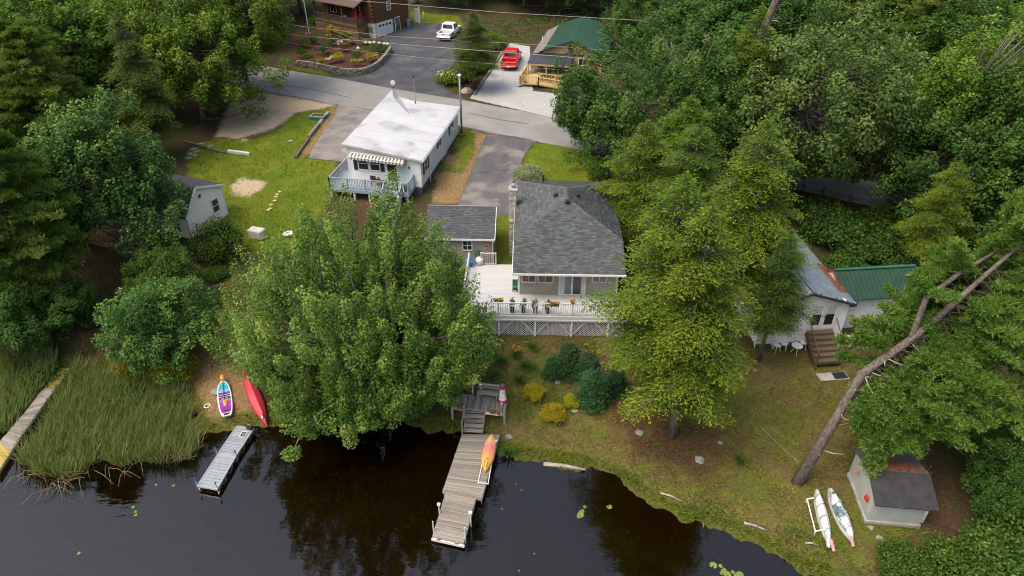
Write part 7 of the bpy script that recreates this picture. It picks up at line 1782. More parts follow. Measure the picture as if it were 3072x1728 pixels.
BUSHES = [(((23.00, 20.14)), 1.1, 'tall green bush in the lower right corner under the dark maple'), (((25.84, 22.00)), 1.3, 'dark bush at the right edge behind the boathouse drum'), (((18.49, 20.14)), .7, 'low bush on the bank below the boathouse'), (((27.60, 26.31)), 1.6, 'dark bush at the right edge above the boathouse'),
          (((-14.95, 34.80)), .0, ''), (((-30.08, 33.81)), .9, 'green bush beside the head of the boardwalk'), (((-23.76, 32.70)), .8, 'bush at the back of the reeds under the ash'), (((-21.59, 39.34)), .75, 'bush behind the brush pile'), (((-21.65, 42.85)), .55, 'low bush on the bare earth near the cream shed'),
          (((-28.07, 38.52)), .8, 'bush in the brown shade under the pine'), (((26.00, 48.43)), 1.5, 'dark bush on the slope left of the green annex roof'), (((27.60, 46.85)), 1.3, 'dark bush directly behind the green annex roof'), (((30.59, 49.03)), 1.6, 'dark bush below the guard rail at right'), (((24.65, 43.87)), 1.1, 'bush against the far wall of the pale blue cottage'),
          (((31.87, 46.31)), 1.4, 'dark bush at the right end of the guard rail'), (((25.20, 50.88)), 1.3, 'dark bush on the bank below the road maple'), (((29.18, 42.37)), 1.3, 'dark bush beside the annex under the pine'), (((-3.64, 32.95)), .5, 'low bush beside the white stairs'), (((23.80, 33.04)), .8, 'bush in shade behind the leaning pine trunk'), (((24.55, 30.40)), 1.1, 'bush in shade under the leaning pine crown')]
for k, (p, s, lab) in enumerate(BUSHES):
    if s: 
        c = copy_tree(b0, on(p), k * .9, (s * 1.1, s * 1.1, s), lab)
        if 'dark' in lab or 'shade' in lab:
            for q in c.children:
                if q.name.startswith('foliage'): q.material_slots[0].link = 'OBJECT'; q.material_slots[0].material = LEAF_DEEP
# dead brown branch by the annex
t = thing('dead_branch', 'dry brown dead bough reaching out over the annex roof', 'branch', (30.85, 42.00, 4.50)); rq = random.Random(8); tw = MB()
for k in range(26):
    a = rq.uniform(1.6, 4.2); L = rq.uniform(.8, 2.4); z0 = rq.uniform(-.5, .8); p0 = Vector((rq.uniform(-.4, .6), rq.uniform(-.3, .3), z0)); tw.tube([p0, p0 + Vector((math.cos(a) * L * .5, math.sin(a) * L * .3, .3)), p0 + Vector((math.cos(a) * L, math.sin(a) * L * .5, rq.uniform(-.2, .5)))], [.03, .018, .005], 4)
tag(tw.build('twigs', mat('dry_twig', (.26, .19, .12), (.17, .12, .08)), t), kind='stuff'); tw = MB(); tw.tube([(3.6, .6, -.5), (1.6, .2, -.3), (.4, 0, 0), (-1.2, .1, .7)], [.09, .08, .06, .02], 6).build('bough', MATS['dry_twig'], t)
l_ = Leaves(); n = 1500; P_ = rdir(RNG, n) * [1.7, .8, .8] * (RNG.random((n, 1)) ** .4) + [-.6, 0, .2]; l_.add(P_, rdir(RNG, n), rdir(RNG, n), .16, .03, RNG.random(n)); obj('dry_needles', l_.mesh('dry_needles'), LEAF_DEAD, t)
# ---- log house garden: perennials, stone wall
GW = thing('stone_wall', 'curved dry stone retaining wall round the log house garden bed', 'wall', (0, 0, 0))
line = dense([(-26.85, 88.28), (-24.78, 87.69), (-22.15, 86.15), (-20.05, 85.14), (-18.65, 85.03), (-17.74, 85.59), (-17.12, 86.42), (-16.52, 88.28), (-16.12, 90.90), (-15.95, 93.22), (-15.99, 94.53)], .42)
wst = mat('wall_stone', (.23, .215, .19), (.135, .125, .11), scale=2, rough=.95, bump=.4, rand=.35)
for i, (a, b) in enumerate(zip(line, line[1:])):
    d = Vector((b[0] - a[0], b[1] - a[1])); ang = math.atan2(d.y, d.x)
    for c in range(4):
        f = random.uniform(.3, .7); w = d.length * random.uniform(.82, 1.12)
        piece('stone', wst, GW, (a[0] + d.x * f, a[1] + d.y * f + random.uniform(-.03, .03), float(gz(*a)) + .08 + .19 * c), (w, random.uniform(.26, .36), random.uniform(.16, .19)), rotz=ang + random.uniform(-.08, .08))
PER = [(230, 530, .95, .7, 'blue green juniper mound in the log house garden', LEAF_SPRUCE), (720, 510, 1.2, .45, 'flat bright green ground cover mound by the drive in the garden', LEAF_BUSH), (370, 600, .7, .6, 'lime green mound in the garden front', LEAF_GOLD), (560, 590, .7, .6, 'green mound above the curved stone wall', LEAF_BUSH), (680, 600, .6, .6, 'lime mound near the wall bend', LEAF_GOLD),
       (215, 640, .5, .45, 'small round lime bush on the wall at left of the bed', LEAF_GOLD), (90, 600, .6, .5, 'green mound at the road side of the bed', LEAF_BUSH), (20, 560, .7, .7, 'leafy mound at the left end of the garden', LEAF_BUSH), (130, 430, .7, .9, 'tall leafy perennial under the power line', LEAF_BUSH), (440, 500, .7, .5, 'dark reddish sedum mound in the garden', leafmat('leaf_redbrown', (.05, .03, .012), (.11, .06, .02), (.17, .11, .03))),
       (330, 340, .9, 1.0, 'clipped yellow green bush in front of the porch lattice', LEAF_GOLD), (150, 260, 1.0, 1.2, 'rounded bush at the porch corner by the flag pole', LEAF_YEL), (420, 370, .7, .8, 'low bush by the ramp handrail', LEAF_YEL), (700, 350, 1.0, 1.5, 'dark green rhododendron beside the garage door', LEAF_DEEP), (40, 470, .8, .9, 'leafy perennials by the tall conifer', LEAF_BUSH), (800, 520, .7, .4, 'green creeping mound at the garden point', LEAF_BUSH), (300, 450, .6, .7, 'green clump in the garden middle', LEAF_BUSH), (500, 430, .6, .6, 'pale yellow hosta in the garden', LEAF_PALE), (640, 430, .5, .4, 'small grey green clump beside white stones', LEAF_PALE)]
GP = [(-24.48, 92.79), (-18.02, 93.66), (-22.01, 89.88), (-19.59, 90.29), (-17.94, 89.88), (-23.69, 88.28), (-25.68, 89.88), (-27.00, 91.53), (-26.84, 97.24), (-21.90, 94.09), (-24.89, 101.40), (-28.32, 105.10), (-23.33, 100.07), (-19.46, 100.96), (-27.66, 95.42), (-16.87, 93.22), (-24.27, 96.32), (-21.66, 97.24), (-19.70, 97.24)]
for k, ((x, y, r, h, lab, lm), p) in enumerate(zip(PER, GP)): shrub('garden_perennial', lab, 'shrub', p, 200 + k, r, h, int(900 * r), .16, lm, 16, 'plants in the log house bed', dz=.45 if y > 470 else .25)
GF = [(-19.68, 88.28), (-18.84, 88.28), (-17.35, 90.29), (-22.23, 94.75), (-23.10, 88.87), (-22.58, 89.47), (-25.09, 98.88), (-28.08, 99.84), (-22.98, 96.10), (-22.43, 99.84)]
for k, (p, m, lab) in enumerate(zip(GF, (fly, fly, fly, flw, flwh, flwh, fly, flr, flwh, fly), ('yellow blooms on the stone wall crest', 'yellow blooms beside the wall bend', 'yellow blooms at the drive end of the bed', 'orange blooms in the middle of the bed', 'white blooms near the juniper mound', 'white blooms at the wall front', 'yellow blooms below the porch', 'red blooms by the flag pole', 'white blooms at the garden back edge', 'yellow blooms along the ramp'))):
    t = thing('flower_clump', lab, 'flowers', on(p, .45), 0, 'flowers in the log house bed'); flowers('blossom', t, 60, (.35, .3, .1), .3, m, 300 + k, .13); flowers('leaves', t, 60, (.38, .32, .15), .15, LEAF_BUSH, 330 + k, .17)
for k, p in enumerate([(-20.16, 97.47), (-19.63, 96.78), (-19.05, 96.69), (-18.53, 96.87), (-17.78, 96.55), (-17.04, 96.23), (-16.60, 96.10), (-20.23, 94.31), (-23.11, 96.10)]):
    t = tag(MB().lathe([(.05, -.1), (.22, 0), (.25, .12), (.12, .26), (.01, .3)], seg=7).build('edging_stone', mat('white_stone', (.5, .49, .46), (.38, .37, .35), rand=.1), loc=on(p, .3), rotz=k), ORD[k] + ' white edging stone of the row at the log garden back' if k < 7 else ('large white stone in the log garden', 'white ornament stone amid the log garden')[k - 7], 'stone', 'white stones of the log garden')
# island planting between the drives
shrub('flowering_shrub', 'pale flowered hydrangea bank at the end of the drive island', 'shrub', (-7.30, 82.32), 57, 1.7, 1.3, 3600, .17, LEAF_YEL, 40)
shrub('island_bush', 'green leafy bush on the drive island beside the boulder', 'shrub', (-5.51, 83.03), 58, 1.6, 1.4, 3600, .18, LEAF_BUSH, 40); shrub('island_bush', 'green bush along the gravel edge of the drive island', 'shrub', (-3.69, 87.50), 59, 1.5, 1.6, 3200, .18, LEAF_BUSH, 36); shrub('island_bush', 'bush with yellow flecks beside the red pickup', 'shrub', (-2.31, 94.97), 60, 1.7, 2.0, 3200, .19, LEAF_YEL, 36)
t = thing('hydrangea_blooms', 'pale pink flower heads on the drive island shrub', 'flowers', on((-7.40, 81.97))); flowers('blossom', t, 110, (1.4, .8, .25), 1.15, flwh, 12, .16)
t = thing('boulder', 'pale brown boulder at the corner of the drive island', 'rock', on((-5.16, 79.24))); V = rdir(RNG, 60); 
def rock(t, r, seed, m, sq=.7):
    rng = np.random.default_rng(seed); b = MB(); pr = [(.05, -.3), (.8, -.2), (1.0, .1), (.85, .45), (.45, .68), (.02, .74)]; b.lathe([(q * r, z * r * sq * 1.3) for q, z in pr], seg=9)
    b.v = [(x * (1 + rng.normal(0, .10)), y * (1 + rng.normal(0, .10)), z * (1 + rng.normal(0, .10))) for x, y, z in b.v]; return b.build('stone', m, t)
rk = mat('boulder_tan', (.36, .30, .24), (.24, .20, .165), scale=2, rough=.95, bump=.5); rgm = mat('rock_grey', (.24, .235, .22), (.15, .145, .135), scale=2.5, rough=.95, bump=.5)
rock(t, .75, 1, rk)
t = thing('planter_pot', 'dark planter with red flowers beside the island boulder', 'planter', on((-4.37, 79.58))); MB().lathe([(.3, 0), (.42, .7), (.45, .72), (.38, .7)]).build('pot', DARK, t); flowers('blossom', t, 90, (.45, .45, .2), .95, leafmat('petal_red', (.2, .02, .02), (.4, .04, .05), (.5, .1, .12), tint=0), 21, .14); flowers('leaves', t, 60, (.4, .4, .15), .8, LEAF_BUSH, 22, .16)
stick('timber_edge', WOOD_OLD, tag(thing('timber_edging', 'long timber edging between the drive island and the gravel', 'timber', (0, 0, 0))), on((-4.26, 78.25), .1), on((-1.20, 93.87), .1), .25, .25)
bpy.data.objects['timber_edge'].name = 'beam'
# ======================= YARD OBJECTS ===================================
def timber(name, label, p, q, m, w=.22, n=1, group=None):
    t = thing(name, label, 'timber', (0, 0, 0), 0, group); P0, P1 = Vector(on(p, w / 2)), Vector(on(q, w / 2))
    for i in range(n): stick('beam', m, t, P0.lerp(P1, i / n), P0.lerp(P1, (i + .97) / n), w, w)
    return t
timber('landscape_timber', 'long weathered timber edging beside the brown driveway', (-19.59, 72.67), (-20.20, 66.26), WOOD_OLD, .3, 2); timber('landscape_timber', 'dark old timber at the lower end of the driveway edging', (-20.13, 65.94), (-20.38, 61.56), WOOD_DARK, .24, 1)
timber('landscape_timber', 'dark rotting timber lying across the left lawn', (-32.12, 65.21), (-29.49, 63.82), WOOD_DARK, .25, 1); timber('landscape_timber', 'second dark timber in line on the left lawn', (-29.24, 63.67), (-27.17, 62.68), WOOD_DARK, .2, 1); timber('white_timber', 'white painted concrete bar lying on the left lawn', (-27.18, 63.10), (-24.86, 62.48), WHITE, .26, 1)
for k, p in enumerate([(-30.71, 63.67), (-30.17, 63.24), (-30.60, 62.68), (-30.12, 62.39), (-30.48, 61.84), (-30.51, 64.90), (-29.40, 64.31)]):
    tag(MB().box((-.28, -.2, -.02), (.28, .2, .07)).build('paving_stone', rgm, loc=on(p), rotz=k * .7), ('flat grey paver amid the pavers beside the old timber' if k < 5 else ('pale slab just behind the dark timber', 'small pale slab between the two dark timbers')[k - 5]), 'paver', 'pavers by the left lawn timber')
PLB = thing('planter_box', 'green wooden planter box of soil at the end of the timber edging', 'planter', on((-20.32, 71.21)), R(-12)); gpl = mat('planter_green', (.03, .14, .13), (.025, .11, .10))
for a, b in (((-.75, -.5, 0), (.75, -.42, .4)), ((-.75, .42, 0), (.75, .5, .4)), ((-.75, -.42, 0), (-.67, .42, .4)), ((.67, -.42, 0), (.75, .42, .4))): Box('board', a, b, gpl, PLB)
for a, b in (((-.8, -.55, .4), (.8, -.4, .44)), ((-.8, .4, .4), (.8, .55, .44)), ((-.8, -.4, .4), (-.65, .4, .44)), ((.65, -.4, .4), (.8, .4, .44))): Box('cap', a, b, WOOD_OLD, PLB)
Box('soil', (-.67, -.42, 0), (.67, .42, .32), mat('soil', (.06, .04, .03), (.09, .07, .04), scale=8), PLB)
t = thing('concrete_block', 'pale squared concrete block on the left lawn', 'block', on((-20.12, 48.42)), R(-18)); MB().box((-.62, -.38, -.05), (.62, .38, .72)).build('block', mat('pale_concrete', (.52, .50, .46), (.42, .40, .36)), t, bevel=.07)
t = thing('white_basin', 'small white object on the grass behind the maple', 'basin', on((-17.83, 48.81))); MB().lathe([(.2, 0), (.4, .25), (.42, .27), (.1, .2)]).build('bowl', WHITE, t)
for k, p in enumerate([(-20.20, 55.41), (-20.29, 54.94), (-20.30, 54.54), (-20.25, 53.90), (-20.36, 53.22), (-20.29, 52.61), (-20.37, 52.39)]): tag(MB().lathe([(.05, -.02), (.16, 0), (.16, .05), (.03, .07)], seg=9).build('stepping_stone', mat('yellow_pad', (.46, .38, .20), (.36, .30, .16)), loc=on(p)), 'yellow stepping stone, number %s from the sand patch end of the row' % ('one', 'two', 'three', 'four', 'five', 'six', 'seven')[k], 'stepping stone', 'row of yellow stepping stones')
ROCKS = [((-24.32, 45.96), .3, 'pale rock at the foot of the cream shed'), ((-20.45, 38.78), .36, 'pale flat rock below the brush pile'), ((-18.04, 31.96), .42, 'grey rock beside the paddle board'), ((2.81, 32.74), .3, 'grey rock between the spruce and golden shrubs'), ((3.72, 30.53), .3, 'grey rock right of the nearest golden shrub'), ((-0.18, 28.81), .32, 'flat stone at the corner of the dock'), ((10.39, 26.96), .4, 'pale domed stone on the right shore lawn'), ((11.79, 28.24), .28, 'white stone beneath the hemlock on the shore lawn'), ((12.72, 26.89), .26, 'small upright white stone by the fern'), ((7.34, 28.91), .35, 'dark stone under the hemlock'), ((17.95, 22.46), .3, 'stone at the left corner of the boathouse footing'), ((18.13, 21.91), .3, 'pale stone in the weeds below the boathouse'), ((-22.98, 40.29), .4, 'brown rock beside the brush pile'), ((-26.44, 65.78), .55, 'flat grey rock in the left lawn'), ((-21.88, 65.62), .4, 'half buried grey rock near the driveway timber')]
for k, (p, r, lab) in enumerate(ROCKS): t = thing('rock', lab, 'rock', on(p), k * 1.1); rock(t, r * .72, k + 10, rgm if k % 4 else rk, .34)
bp_ = thing('brush_pile', 'tangled grey brown heap of cut branches behind the maple', 'brush pile', on((-22.04, 40.66))); rq = random.Random(5)
for k in range(60):
    a = rq.uniform(0, 6.28); L = rq.uniform(.8, 2.2); p0 = Vector((rq.uniform(-.8, .8), rq.uniform(-.9, .9), rq.uniform(.02, .5))); d = Vector((math.cos(a), math.sin(a), rq.uniform(-.15, .25)))
    stick('stick', mat('stick_brown', (.17, .125, .10), (.10, .075, .06), rand=.3), bp_, p0 - d * L / 2, p0 + d * L / 2, rq.uniform(.02, .05))
LOGS = [((1.76, 26.97), (4.04, 26.46), .13, 'long driftwood log at the water edge right of the dock', WOOD_OLD), ((11.77, 22.90), (12.80, 22.41), .07, 'bleached stick on the bank at lower right', MATS['dead_wood']), ((7.86, 24.81), (8.85, 24.23), .06, 'grey stick at the waterline in the middle of the bank', MATS['dead_wood']), ((14.41, 21.65), (15.01, 21.47), .06, 'short pale stick beside the white wrapped canoe', MATS['dead_wood']), ((19.27, 21.32), (19.85, 21.08), .08, 'pale broken branch in the weeds below the boathouse', MATS['dead_wood']), ((0.72, 36.11), (1.06, 36.18), .05, 'small dead twig on the grass under the deck lattice', MATS['dead_wood'])]
for p, q, r, lab, m in LOGS: t = thing('driftwood', lab, 'log', (0, 0, 0)); P0, P1 = Vector(on(p, r * .7)), Vector(on(q, r * .7)); MB().tube([P0, P0.lerp(P1, .5) + Vector((.03, .05, .02)), P1], [r, r * .85, r * .5], 7).build('log', m, t, smooth=True)
t = thing('tree_stump', 'dark rotting tree stump on the slope left of the day lilies', 'stump', on((-1.40, 35.13))); MB().lathe([(.42, -.1), (.33, .2), (.30, .7), (.26, .72), (.1, .6)], seg=10).build('stump', bark_dark, t)
# bistro furniture
iron = mat('white_iron', (.70, .71, .72), (.6, .61, .62))
def bistro_chair(label, loc, rz):
    t = thing('bistro_chair', label, 'chair', loc, rz, 'white iron garden chairs'); MB().lathe([(.02, .42), (.22, .43), (.23, .46), (.02, .45)], seg=14).build('seat', iron, t)
    for k in range(4): a = .785 + k * 1.571; MB().tube([(.15 * math.cos(a), .15 * math.sin(a), .43), (.22 * math.cos(a), .22 * math.sin(a), .2), (.26 * math.cos(a), .26 * math.sin(a), 0)], [.02, .016, .022], 5).build('leg', iron, t)
    b = MB(); b.tube([(-.22, .12, .44), (-.27, .24, .68), (-.16, .30, .88), (0, .32, .94), (.16, .30, .88), (.27, .24, .68), (.22, .12, .44)], .018, 5)
    for k in range(5): x = -.16 + .08 * k; b.tube([(x * 1.2, .17, .45), (x * .6, .26, .66), (x, .29, .86)], .011, 4)
    for k in range(3): b.tube([(.06 * math.cos(a) + (-.1 + .1 * k), .25 + .03 * math.sin(a), .70 + .07 * math.sin(a)) for a in np.linspace(0, 6.28, 9)], .010, 4, cap=False)
    b.build('backrest', iron, t); return t
bistro_chair('white scrolled iron chair nearest the hemlock', on((17.32, 35.97)), R(20)); bistro_chair('white iron chair half hidden behind the hemlock bough', on((17.84, 36.14)), R(-30)); bistro_chair('white iron chair behind the round garden table', on((19.16, 36.26)), R(-15))
t = thing('bistro_table', 'round white iron table on the grass by the cottage steps', 'table', on((18.51, 35.75))); MB().lathe([(.02, .66), (.34, .66), (.36, .68), (.34, .70), (.02, .70)], seg=18).build('table_top', iron, t)
for k in range(3): a = .5 + k * 2.094; MB().tube([(.05 * math.cos(a), .05 * math.sin(a), .66), (.14 * math.cos(a), .14 * math.sin(a), .35), (.3 * math.cos(a), .3 * math.sin(a), 0)], .018, 5).build('leg', iron, t)
t = thing('folding_stand', 'pale bent pipe folding stand beside the white chairs', 'stand', on((16.70, 36.08)))
for p, q in (((-.4, 0, 0), (-.3, 0, .6)), ((-.3, 0, .6), (.3, 0, .65)), ((.3, 0, .65), (.45, .1, 0)), ((.1, .1, .62), (.5, -.2, .1))): stick('pipe', WHITE_TRIM, t, p, q, .04)
t = thing('white_board', 'small white board propped near the hemlock trunk', 'board', on((16.13, 36.25)), R(30)); MB().box((-.2, -.03, 0), (.2, .03, .55)).build('board', WHITE_TRIM, t); t.rotation_euler = (R(-20), 0, R(30))
# rope, hose
def cable(name, label, cat, pts, r, m, sag=0., n=14, group=None):
    P_ = []
    for a, b in zip(pts, pts[1:]):
        a, b = Vector(a), Vector(b)
        for i in range(n): f = i / n; P_.append(a.lerp(b, f) - Vector((0, 0, sag * 4 * f * (1 - f))))
    P_.append(Vector(pts[-1])); o = MB().tube(P_, r, 5).build(name, m); return tag(o, label, cat, group)
cable('rope', 'thin pale rope from the hemlock to the leaning pine trunk', 'rope', [(13.72, 28.00, 1.91), (15.11, 25.60, 1.66)], .007, STEEL, .05)
hp = [(21.26, 35.18), (20.59, 34.50), (19.51, 33.72), (18.29, 33.12)]; cable('garden_hose', 'thin orange hose lying on the grass below the cottage steps', 'hose', [on(p, .02) for p in hp], .014, mat('orange_hose', (.3, .12, .04), (.25, .1, .03)), 0, 6)
# power lines
wire = mat('power_wire', (.36, .36, .37), (.28, .28, .29), rough=.5)
W1 = [(-34.85, 88.00, 9.01), (-24.58, 84.00, 8.63), (-8.66, 79.00, 8.71), (5.73, 75.00, 8.77), (21.19, 69.00, 8.57), (39.96, 62.00, 8.23), (48.21, 58.00, 7.95)]
W2 = [(-35.35, 90.00, 9.79), (-24.98, 86.00, 9.22), (-13.50, 82.50, 8.93), (2.24, 78.00, 9.24), (21.36, 71.00, 9.62), (37.15, 64.00, 8.73), (48.88, 59.00, 7.93)]
W3 = [(-35.04, 88.00, 8.18), (-24.74, 84.00, 7.64), (-8.74, 79.00, 7.42), (1.16, 76.50, 7.32), (21.50, 69.50, 7.50), (40.45, 62.00, 6.81), (48.85, 58.00, 6.51)]
W4 = [(-33.01, 96.00, 11.12), (-20.27, 93.00, 10.69), (-1.42, 88.00, 10.33), (18.72, 82.00, 10.57), (27.23, 76.00, 10.30), (43.37, 68.00, 9.27), (51.19, 63.00, 8.69)]
for W_, r_, lab in ((W1, .022, 'bright overhead cable crossing in front of the hemlock island'), (W2, .016, 'overhead wire meeting the house service drop'), (W3, .013, 'lowest thin overhead wire above the road'), (W4, .020, 'highest overhead wire crossing in front of the log house wall')): cable('power_line', lab, 'cable', W_, r_, wire, 0, 6, 'overhead lines along the road')
mast = wh(2.6, 12.6, 8.95); cable('service_drop', 'twisted service cable from the road wires to the white house mast', 'cable', [(-13.50, 82.50, 8.93), mast], .022, DARK, .25); cable('service_drop', 'dark cable from the white house mast up to the highest road wire', 'cable', [mast, (-1.57, 88.00, 10.36)], .014, DARK, .3)
FP = thing('flag_pole', 'slim white flag pole beside the log house porch', 'pole', on((-28.42, 101.63))); MB().tube([(0, 0, -.3), (-.05, 0, 9.5)], [.06, .04], 8).build('shaft', WHITE_TRIM, FP); MB().lathe([(.02, 9.5), (.09, 9.56), (.09, 9.62), (.01, 9.7)], seg=8).build('finial', STEEL, FP)
GRD = thing('guard_rail', 'steel guard rail along the lakeside edge of the road at right', 'guard rail', (0, 0, 0)); gp = dense([(25.40, 55.62), (26.86, 54.99), (28.82, 53.91), (31.41, 52.54), (32.47, 51.90)], 1.9)
for a, b in zip(gp, gp[1:]):
    for z_ in (.52, .66): stick('rail', STEEL, GRD, on(a, z_), on(b, z_), .04, .11)
    stick('rail', STEEL, GRD, on(a, .59), on(b, .59), .03, .06)
for p in gp: piece('post', WOOD_DARK, GRD, on(p, .3), (.16, .16, .85))
# cottage deck pots
def deck_pot(label, x, y, seed, stake=True):
    t = thing('plant_pot', label, 'plant pot', hh(x, y, zd), 0, 'black pots along the white deck rail'); MB().lathe([(.11, 0), (.16, .34), (.175, .35), (.175, .38), (.14, .36)], seg=12).build('pot', BLACK, t)
    wd, lv = gen_bush(seed, .22, .75, 170, .11, 9); obj('foliage', lv.mesh('foliage'), LEAF_BUSH, t, (0, 0, .3))
    if stake: MB().tube([(0, 0, .2), (.02, 0, 1.15)], .012, 5).build('stake', WOOD_DARK, t)
    return t
x_ = lambda c: .38 + (c - 515) * .00851
for k, (c, lab) in enumerate(((470, 'black pot with staked plant first from the steps end of the white deck'), (553, 'second black staked pot along the white deck rail'), (645, 'third black pot along the white deck rail'), (740, 'black pot beside the orange flower box on the white deck'))): deck_pot(lab, x_(c), fd + .32, 80 + k)
flower_box('rail box of orange flowers on the white deck', hh(x_(790), fd + .02, zd + .78), HR, flw, WOOD_DARK, .6, seed=31); flower_box('yellow flower box at the left end of the white deck rail', hh(x_(365), fd + .5, zd + .7), HR, fly, WOOD_DARK, .6, seed=33)
for k, (c, lab) in enumerate(((633, 'small pot of flowers hung on the rail above the third black pot'), (925, 'small pot of orange flowers alone on the right of the white deck rail'))):
    t = thing('rail_pot', lab, 'flower pot', hh(x_(c), fd + .06, zd + .97), 0, 'pots on the white deck rail'); MB().lathe([(.09, 0), (.14, .17), (.15, .19)], seg=10).build('pot', MATS['terracotta'] if k else STEEL, t); flowers('blossom', t, 45, (.13, .13, .06), .25, flw if k else fly, 40 + k, .07); flowers('leaves', t, 40, (.14, .14, .06), .2, LEAF_BUSH, 43 + k, .08)
t = thing('deck_chair', 'small folded green chair against the cottage wall on the white deck', 'chair', hh(.12, 1.5, zd), HR); gch = mat('chair_green', (.02, .16, .12), (.015, .13, .10)); MB().box((-.18, -.03, .0), (.18, .03, .85)).build('backrest', gch, t); MB().box((-.18, -.28, .33), (.18, -.03, .38)).build('seat', gch, t)
for s in (-.16, .16): MB().box((s - .02, -.28, 0), (s + .02, -.24, .35)).build('leg', gch, t)

# ======================= REEDS, GRASS, WATER PLANTS =====================
def blades(name, label, cat, P, h, w, lean, lm, rng, tone=.45, curve=.35):
    """upright tapering blades, two segments each"""
    n = len(P); a = rng.uniform(0, 6.283, n); L = lean * rng.uniform(.2, 1.0, n)
    wind = np.stack([np.full(n, .08), np.full(n, -.04)], 1)
    d = np.stack([np.cos(a) * L, np.sin(a) * L], 1) + wind * lean * 2
    hh_ = h * rng.uniform(.6, 1.15, n); ww = w * rng.uniform(.7, 1.3, n); z0 = P[:, 2]
    side = np.stack([-np.sin(a + .7), np.cos(a + .7)], 1) * ww[:, None] / 2
    def lay(f, k): 
        xy = P[:, :2] + d * (hh_ * (f + curve * f * f))[:, None]; return np.column_stack([xy + side * k, z0 + hh_ * (f - .18 * lean * f * f)]), np.column_stack([xy - side * k, z0 + hh_ * (f - .18 * lean * f * f)])
    A0, A1 = lay(0., 1.); B0, B1 = lay(.55, .85); C0, C1 = lay(1., .12)
    V = np.stack([A0, A1, B0, B1, C0, C1], 1).reshape(-1, 3); i = np.arange(n)[:, None] * 6
    F = np.vstack([i + [[0, 1, 3, 2]], i + [[2, 3, 5, 4]]]); t = np.clip(tone + rng.normal(0, .2, n), 0, 1)
    o = obj(name, raw_mesh(name, V, F, tone=np.concatenate([t, t])), lm)
    return tag(o, label, cat, kind='stuff')
def drop(P): return np.column_stack([P, np.maximum(gz(P[:, 0], P[:, 1]), -.35)])
rng = np.random.default_rng(77)
RE1 = [(-27.37, 29.47), (-28.34, 32.85), (-28.25, 34.74), (-26.88, 34.27), (-24.42, 33.35), (-22.17, 33.49), (-20.02, 31.89), (-18.67, 29.47), (-17.83, 28.34), (-18.04, 27.27), (-19.18, 26.87), (-20.65, 27.27), (-21.41, 26.75), (-23.05, 27.27), (-23.80, 25.99), (-26.08, 26.24), (-27.84, 27.40)]; RE2 = [(-30.54, 29.33), (-32.71, 32.85), (-32.49, 35.07), (-30.48, 35.69), (-29.41, 35.00), (-29.58, 33.27), (-29.54, 31.42), (-29.37, 29.47)]
bw_poly = [(float(p.x), float(p.y)) for p in Lf] + [(float(p.x), float(p.y)) for p in Rt[::-1]]
Pr = np.vstack([pts_in(RE1, 15000, rng), pts_in(RE2, 5200, rng)]); Pr = Pr[poly_sd(Pr[:, 0], Pr[:, 1], bw_poly) < -.12]
clump = np.sin(Pr[:, 0] * 2.1 + 1.3 * np.sin(Pr[:, 1] * 1.7)) * np.sin(Pr[:, 1] * 2.6 + Pr[:, 0]); Pr = Pr[clump > rng.uniform(-1.3, .25, len(Pr))]
blades('reeds', 'dense bed of tall green cattail reeds along the left shore', 'reeds', drop(Pr), 1.55, .042, .42, LEAF_REED, rng, .5)
Pd = pts_in(RE1, 3000, rng); blades('dry_reeds', 'straw coloured dead reed stalks among the green reeds', 'reeds', drop(Pd), 1.3, .04, .75, LEAF_DEAD, rng, .6)
# fallen reed stems at the water edge
FD = thing('fallen_reeds', 'bent dead reed stems lying in the water before the reed bed', 'reeds', (0, 0, 0)); FD['kind'] = 'stuff'; fb = MB(); rq = random.Random(3)
for c in [(-26.43, 25.99), (-25.62, 26.11), (-24.48, 25.61), (-23.61, 25.61), (-23.56, 26.49), (-22.82, 25.99), (-22.08, 26.49), (-21.30, 26.49), (-20.59, 27.13), (-24.57, 25.25), (-24.19, 25.99)]:
    for k in range(3): a = rq.uniform(-2.9, -.2); L = rq.uniform(.6, 1.6); p0 = Vector((c[0] + rq.uniform(-.3, .3), c[1] + rq.uniform(-.3, .3), .25)); fb.tube([p0, p0 + Vector((math.cos(a) * L * .5, math.sin(a) * L * .5, rq.uniform(.0, .35))), p0 + Vector((math.cos(a) * L, math.sin(a) * L, -.2))], [.012, .010, .005], 4)
fb.build('stems', mat('reed_straw', (.30, .22, .11), (.20, .14, .07)), FD)
# grass tufts
def tufts(name, label, polys, dens, h, w, lean, lm, tone, seed, avoid=True):
    rng = np.random.default_rng(seed); Q = []
    for P_ in polys:
        a = np.array(P_); A_ = .5 * abs(np.dot(a[:, 0], np.roll(a[:, 1], 1)) - np.dot(a[:, 1], np.roll(a[:, 0], 1))); Q.append(pts_in(P_, int(A_ * dens), rng))
    Q = np.vstack(Q); Q = Q[gz(Q[:, 0], Q[:, 1]) > .03]
    if avoid:
        bad = np.zeros(len(Q), bool)
        for P_ in PAVED + BUILT: bad |= in_poly(Q[:, 0], Q[:, 1], P_)
        for P_ in SAND: bad |= poly_sd(Q[:, 0], Q[:, 1], P_) > rng.uniform(-.7, 1.3, len(Q)) ** 3
        Q = Q[~bad]
    n = np.sin(Q[:, 0] * 1.7 + 2 * np.sin(Q[:, 1] * .9)) * np.sin(Q[:, 1] * 1.9 + Q[:, 0] * .6); Q = Q[n > rng.uniform(-1.6, .7, len(Q))]
    return blades(name, label, 'grass', drop(Q), h, w, lean, lm, rng, tone)
def rect(f, x0, y0, x1, y1): return [f(x0, y0)[:2], f(x1, y0)[:2], f(x1, y1)[:2], f(x0, y1)[:2]]
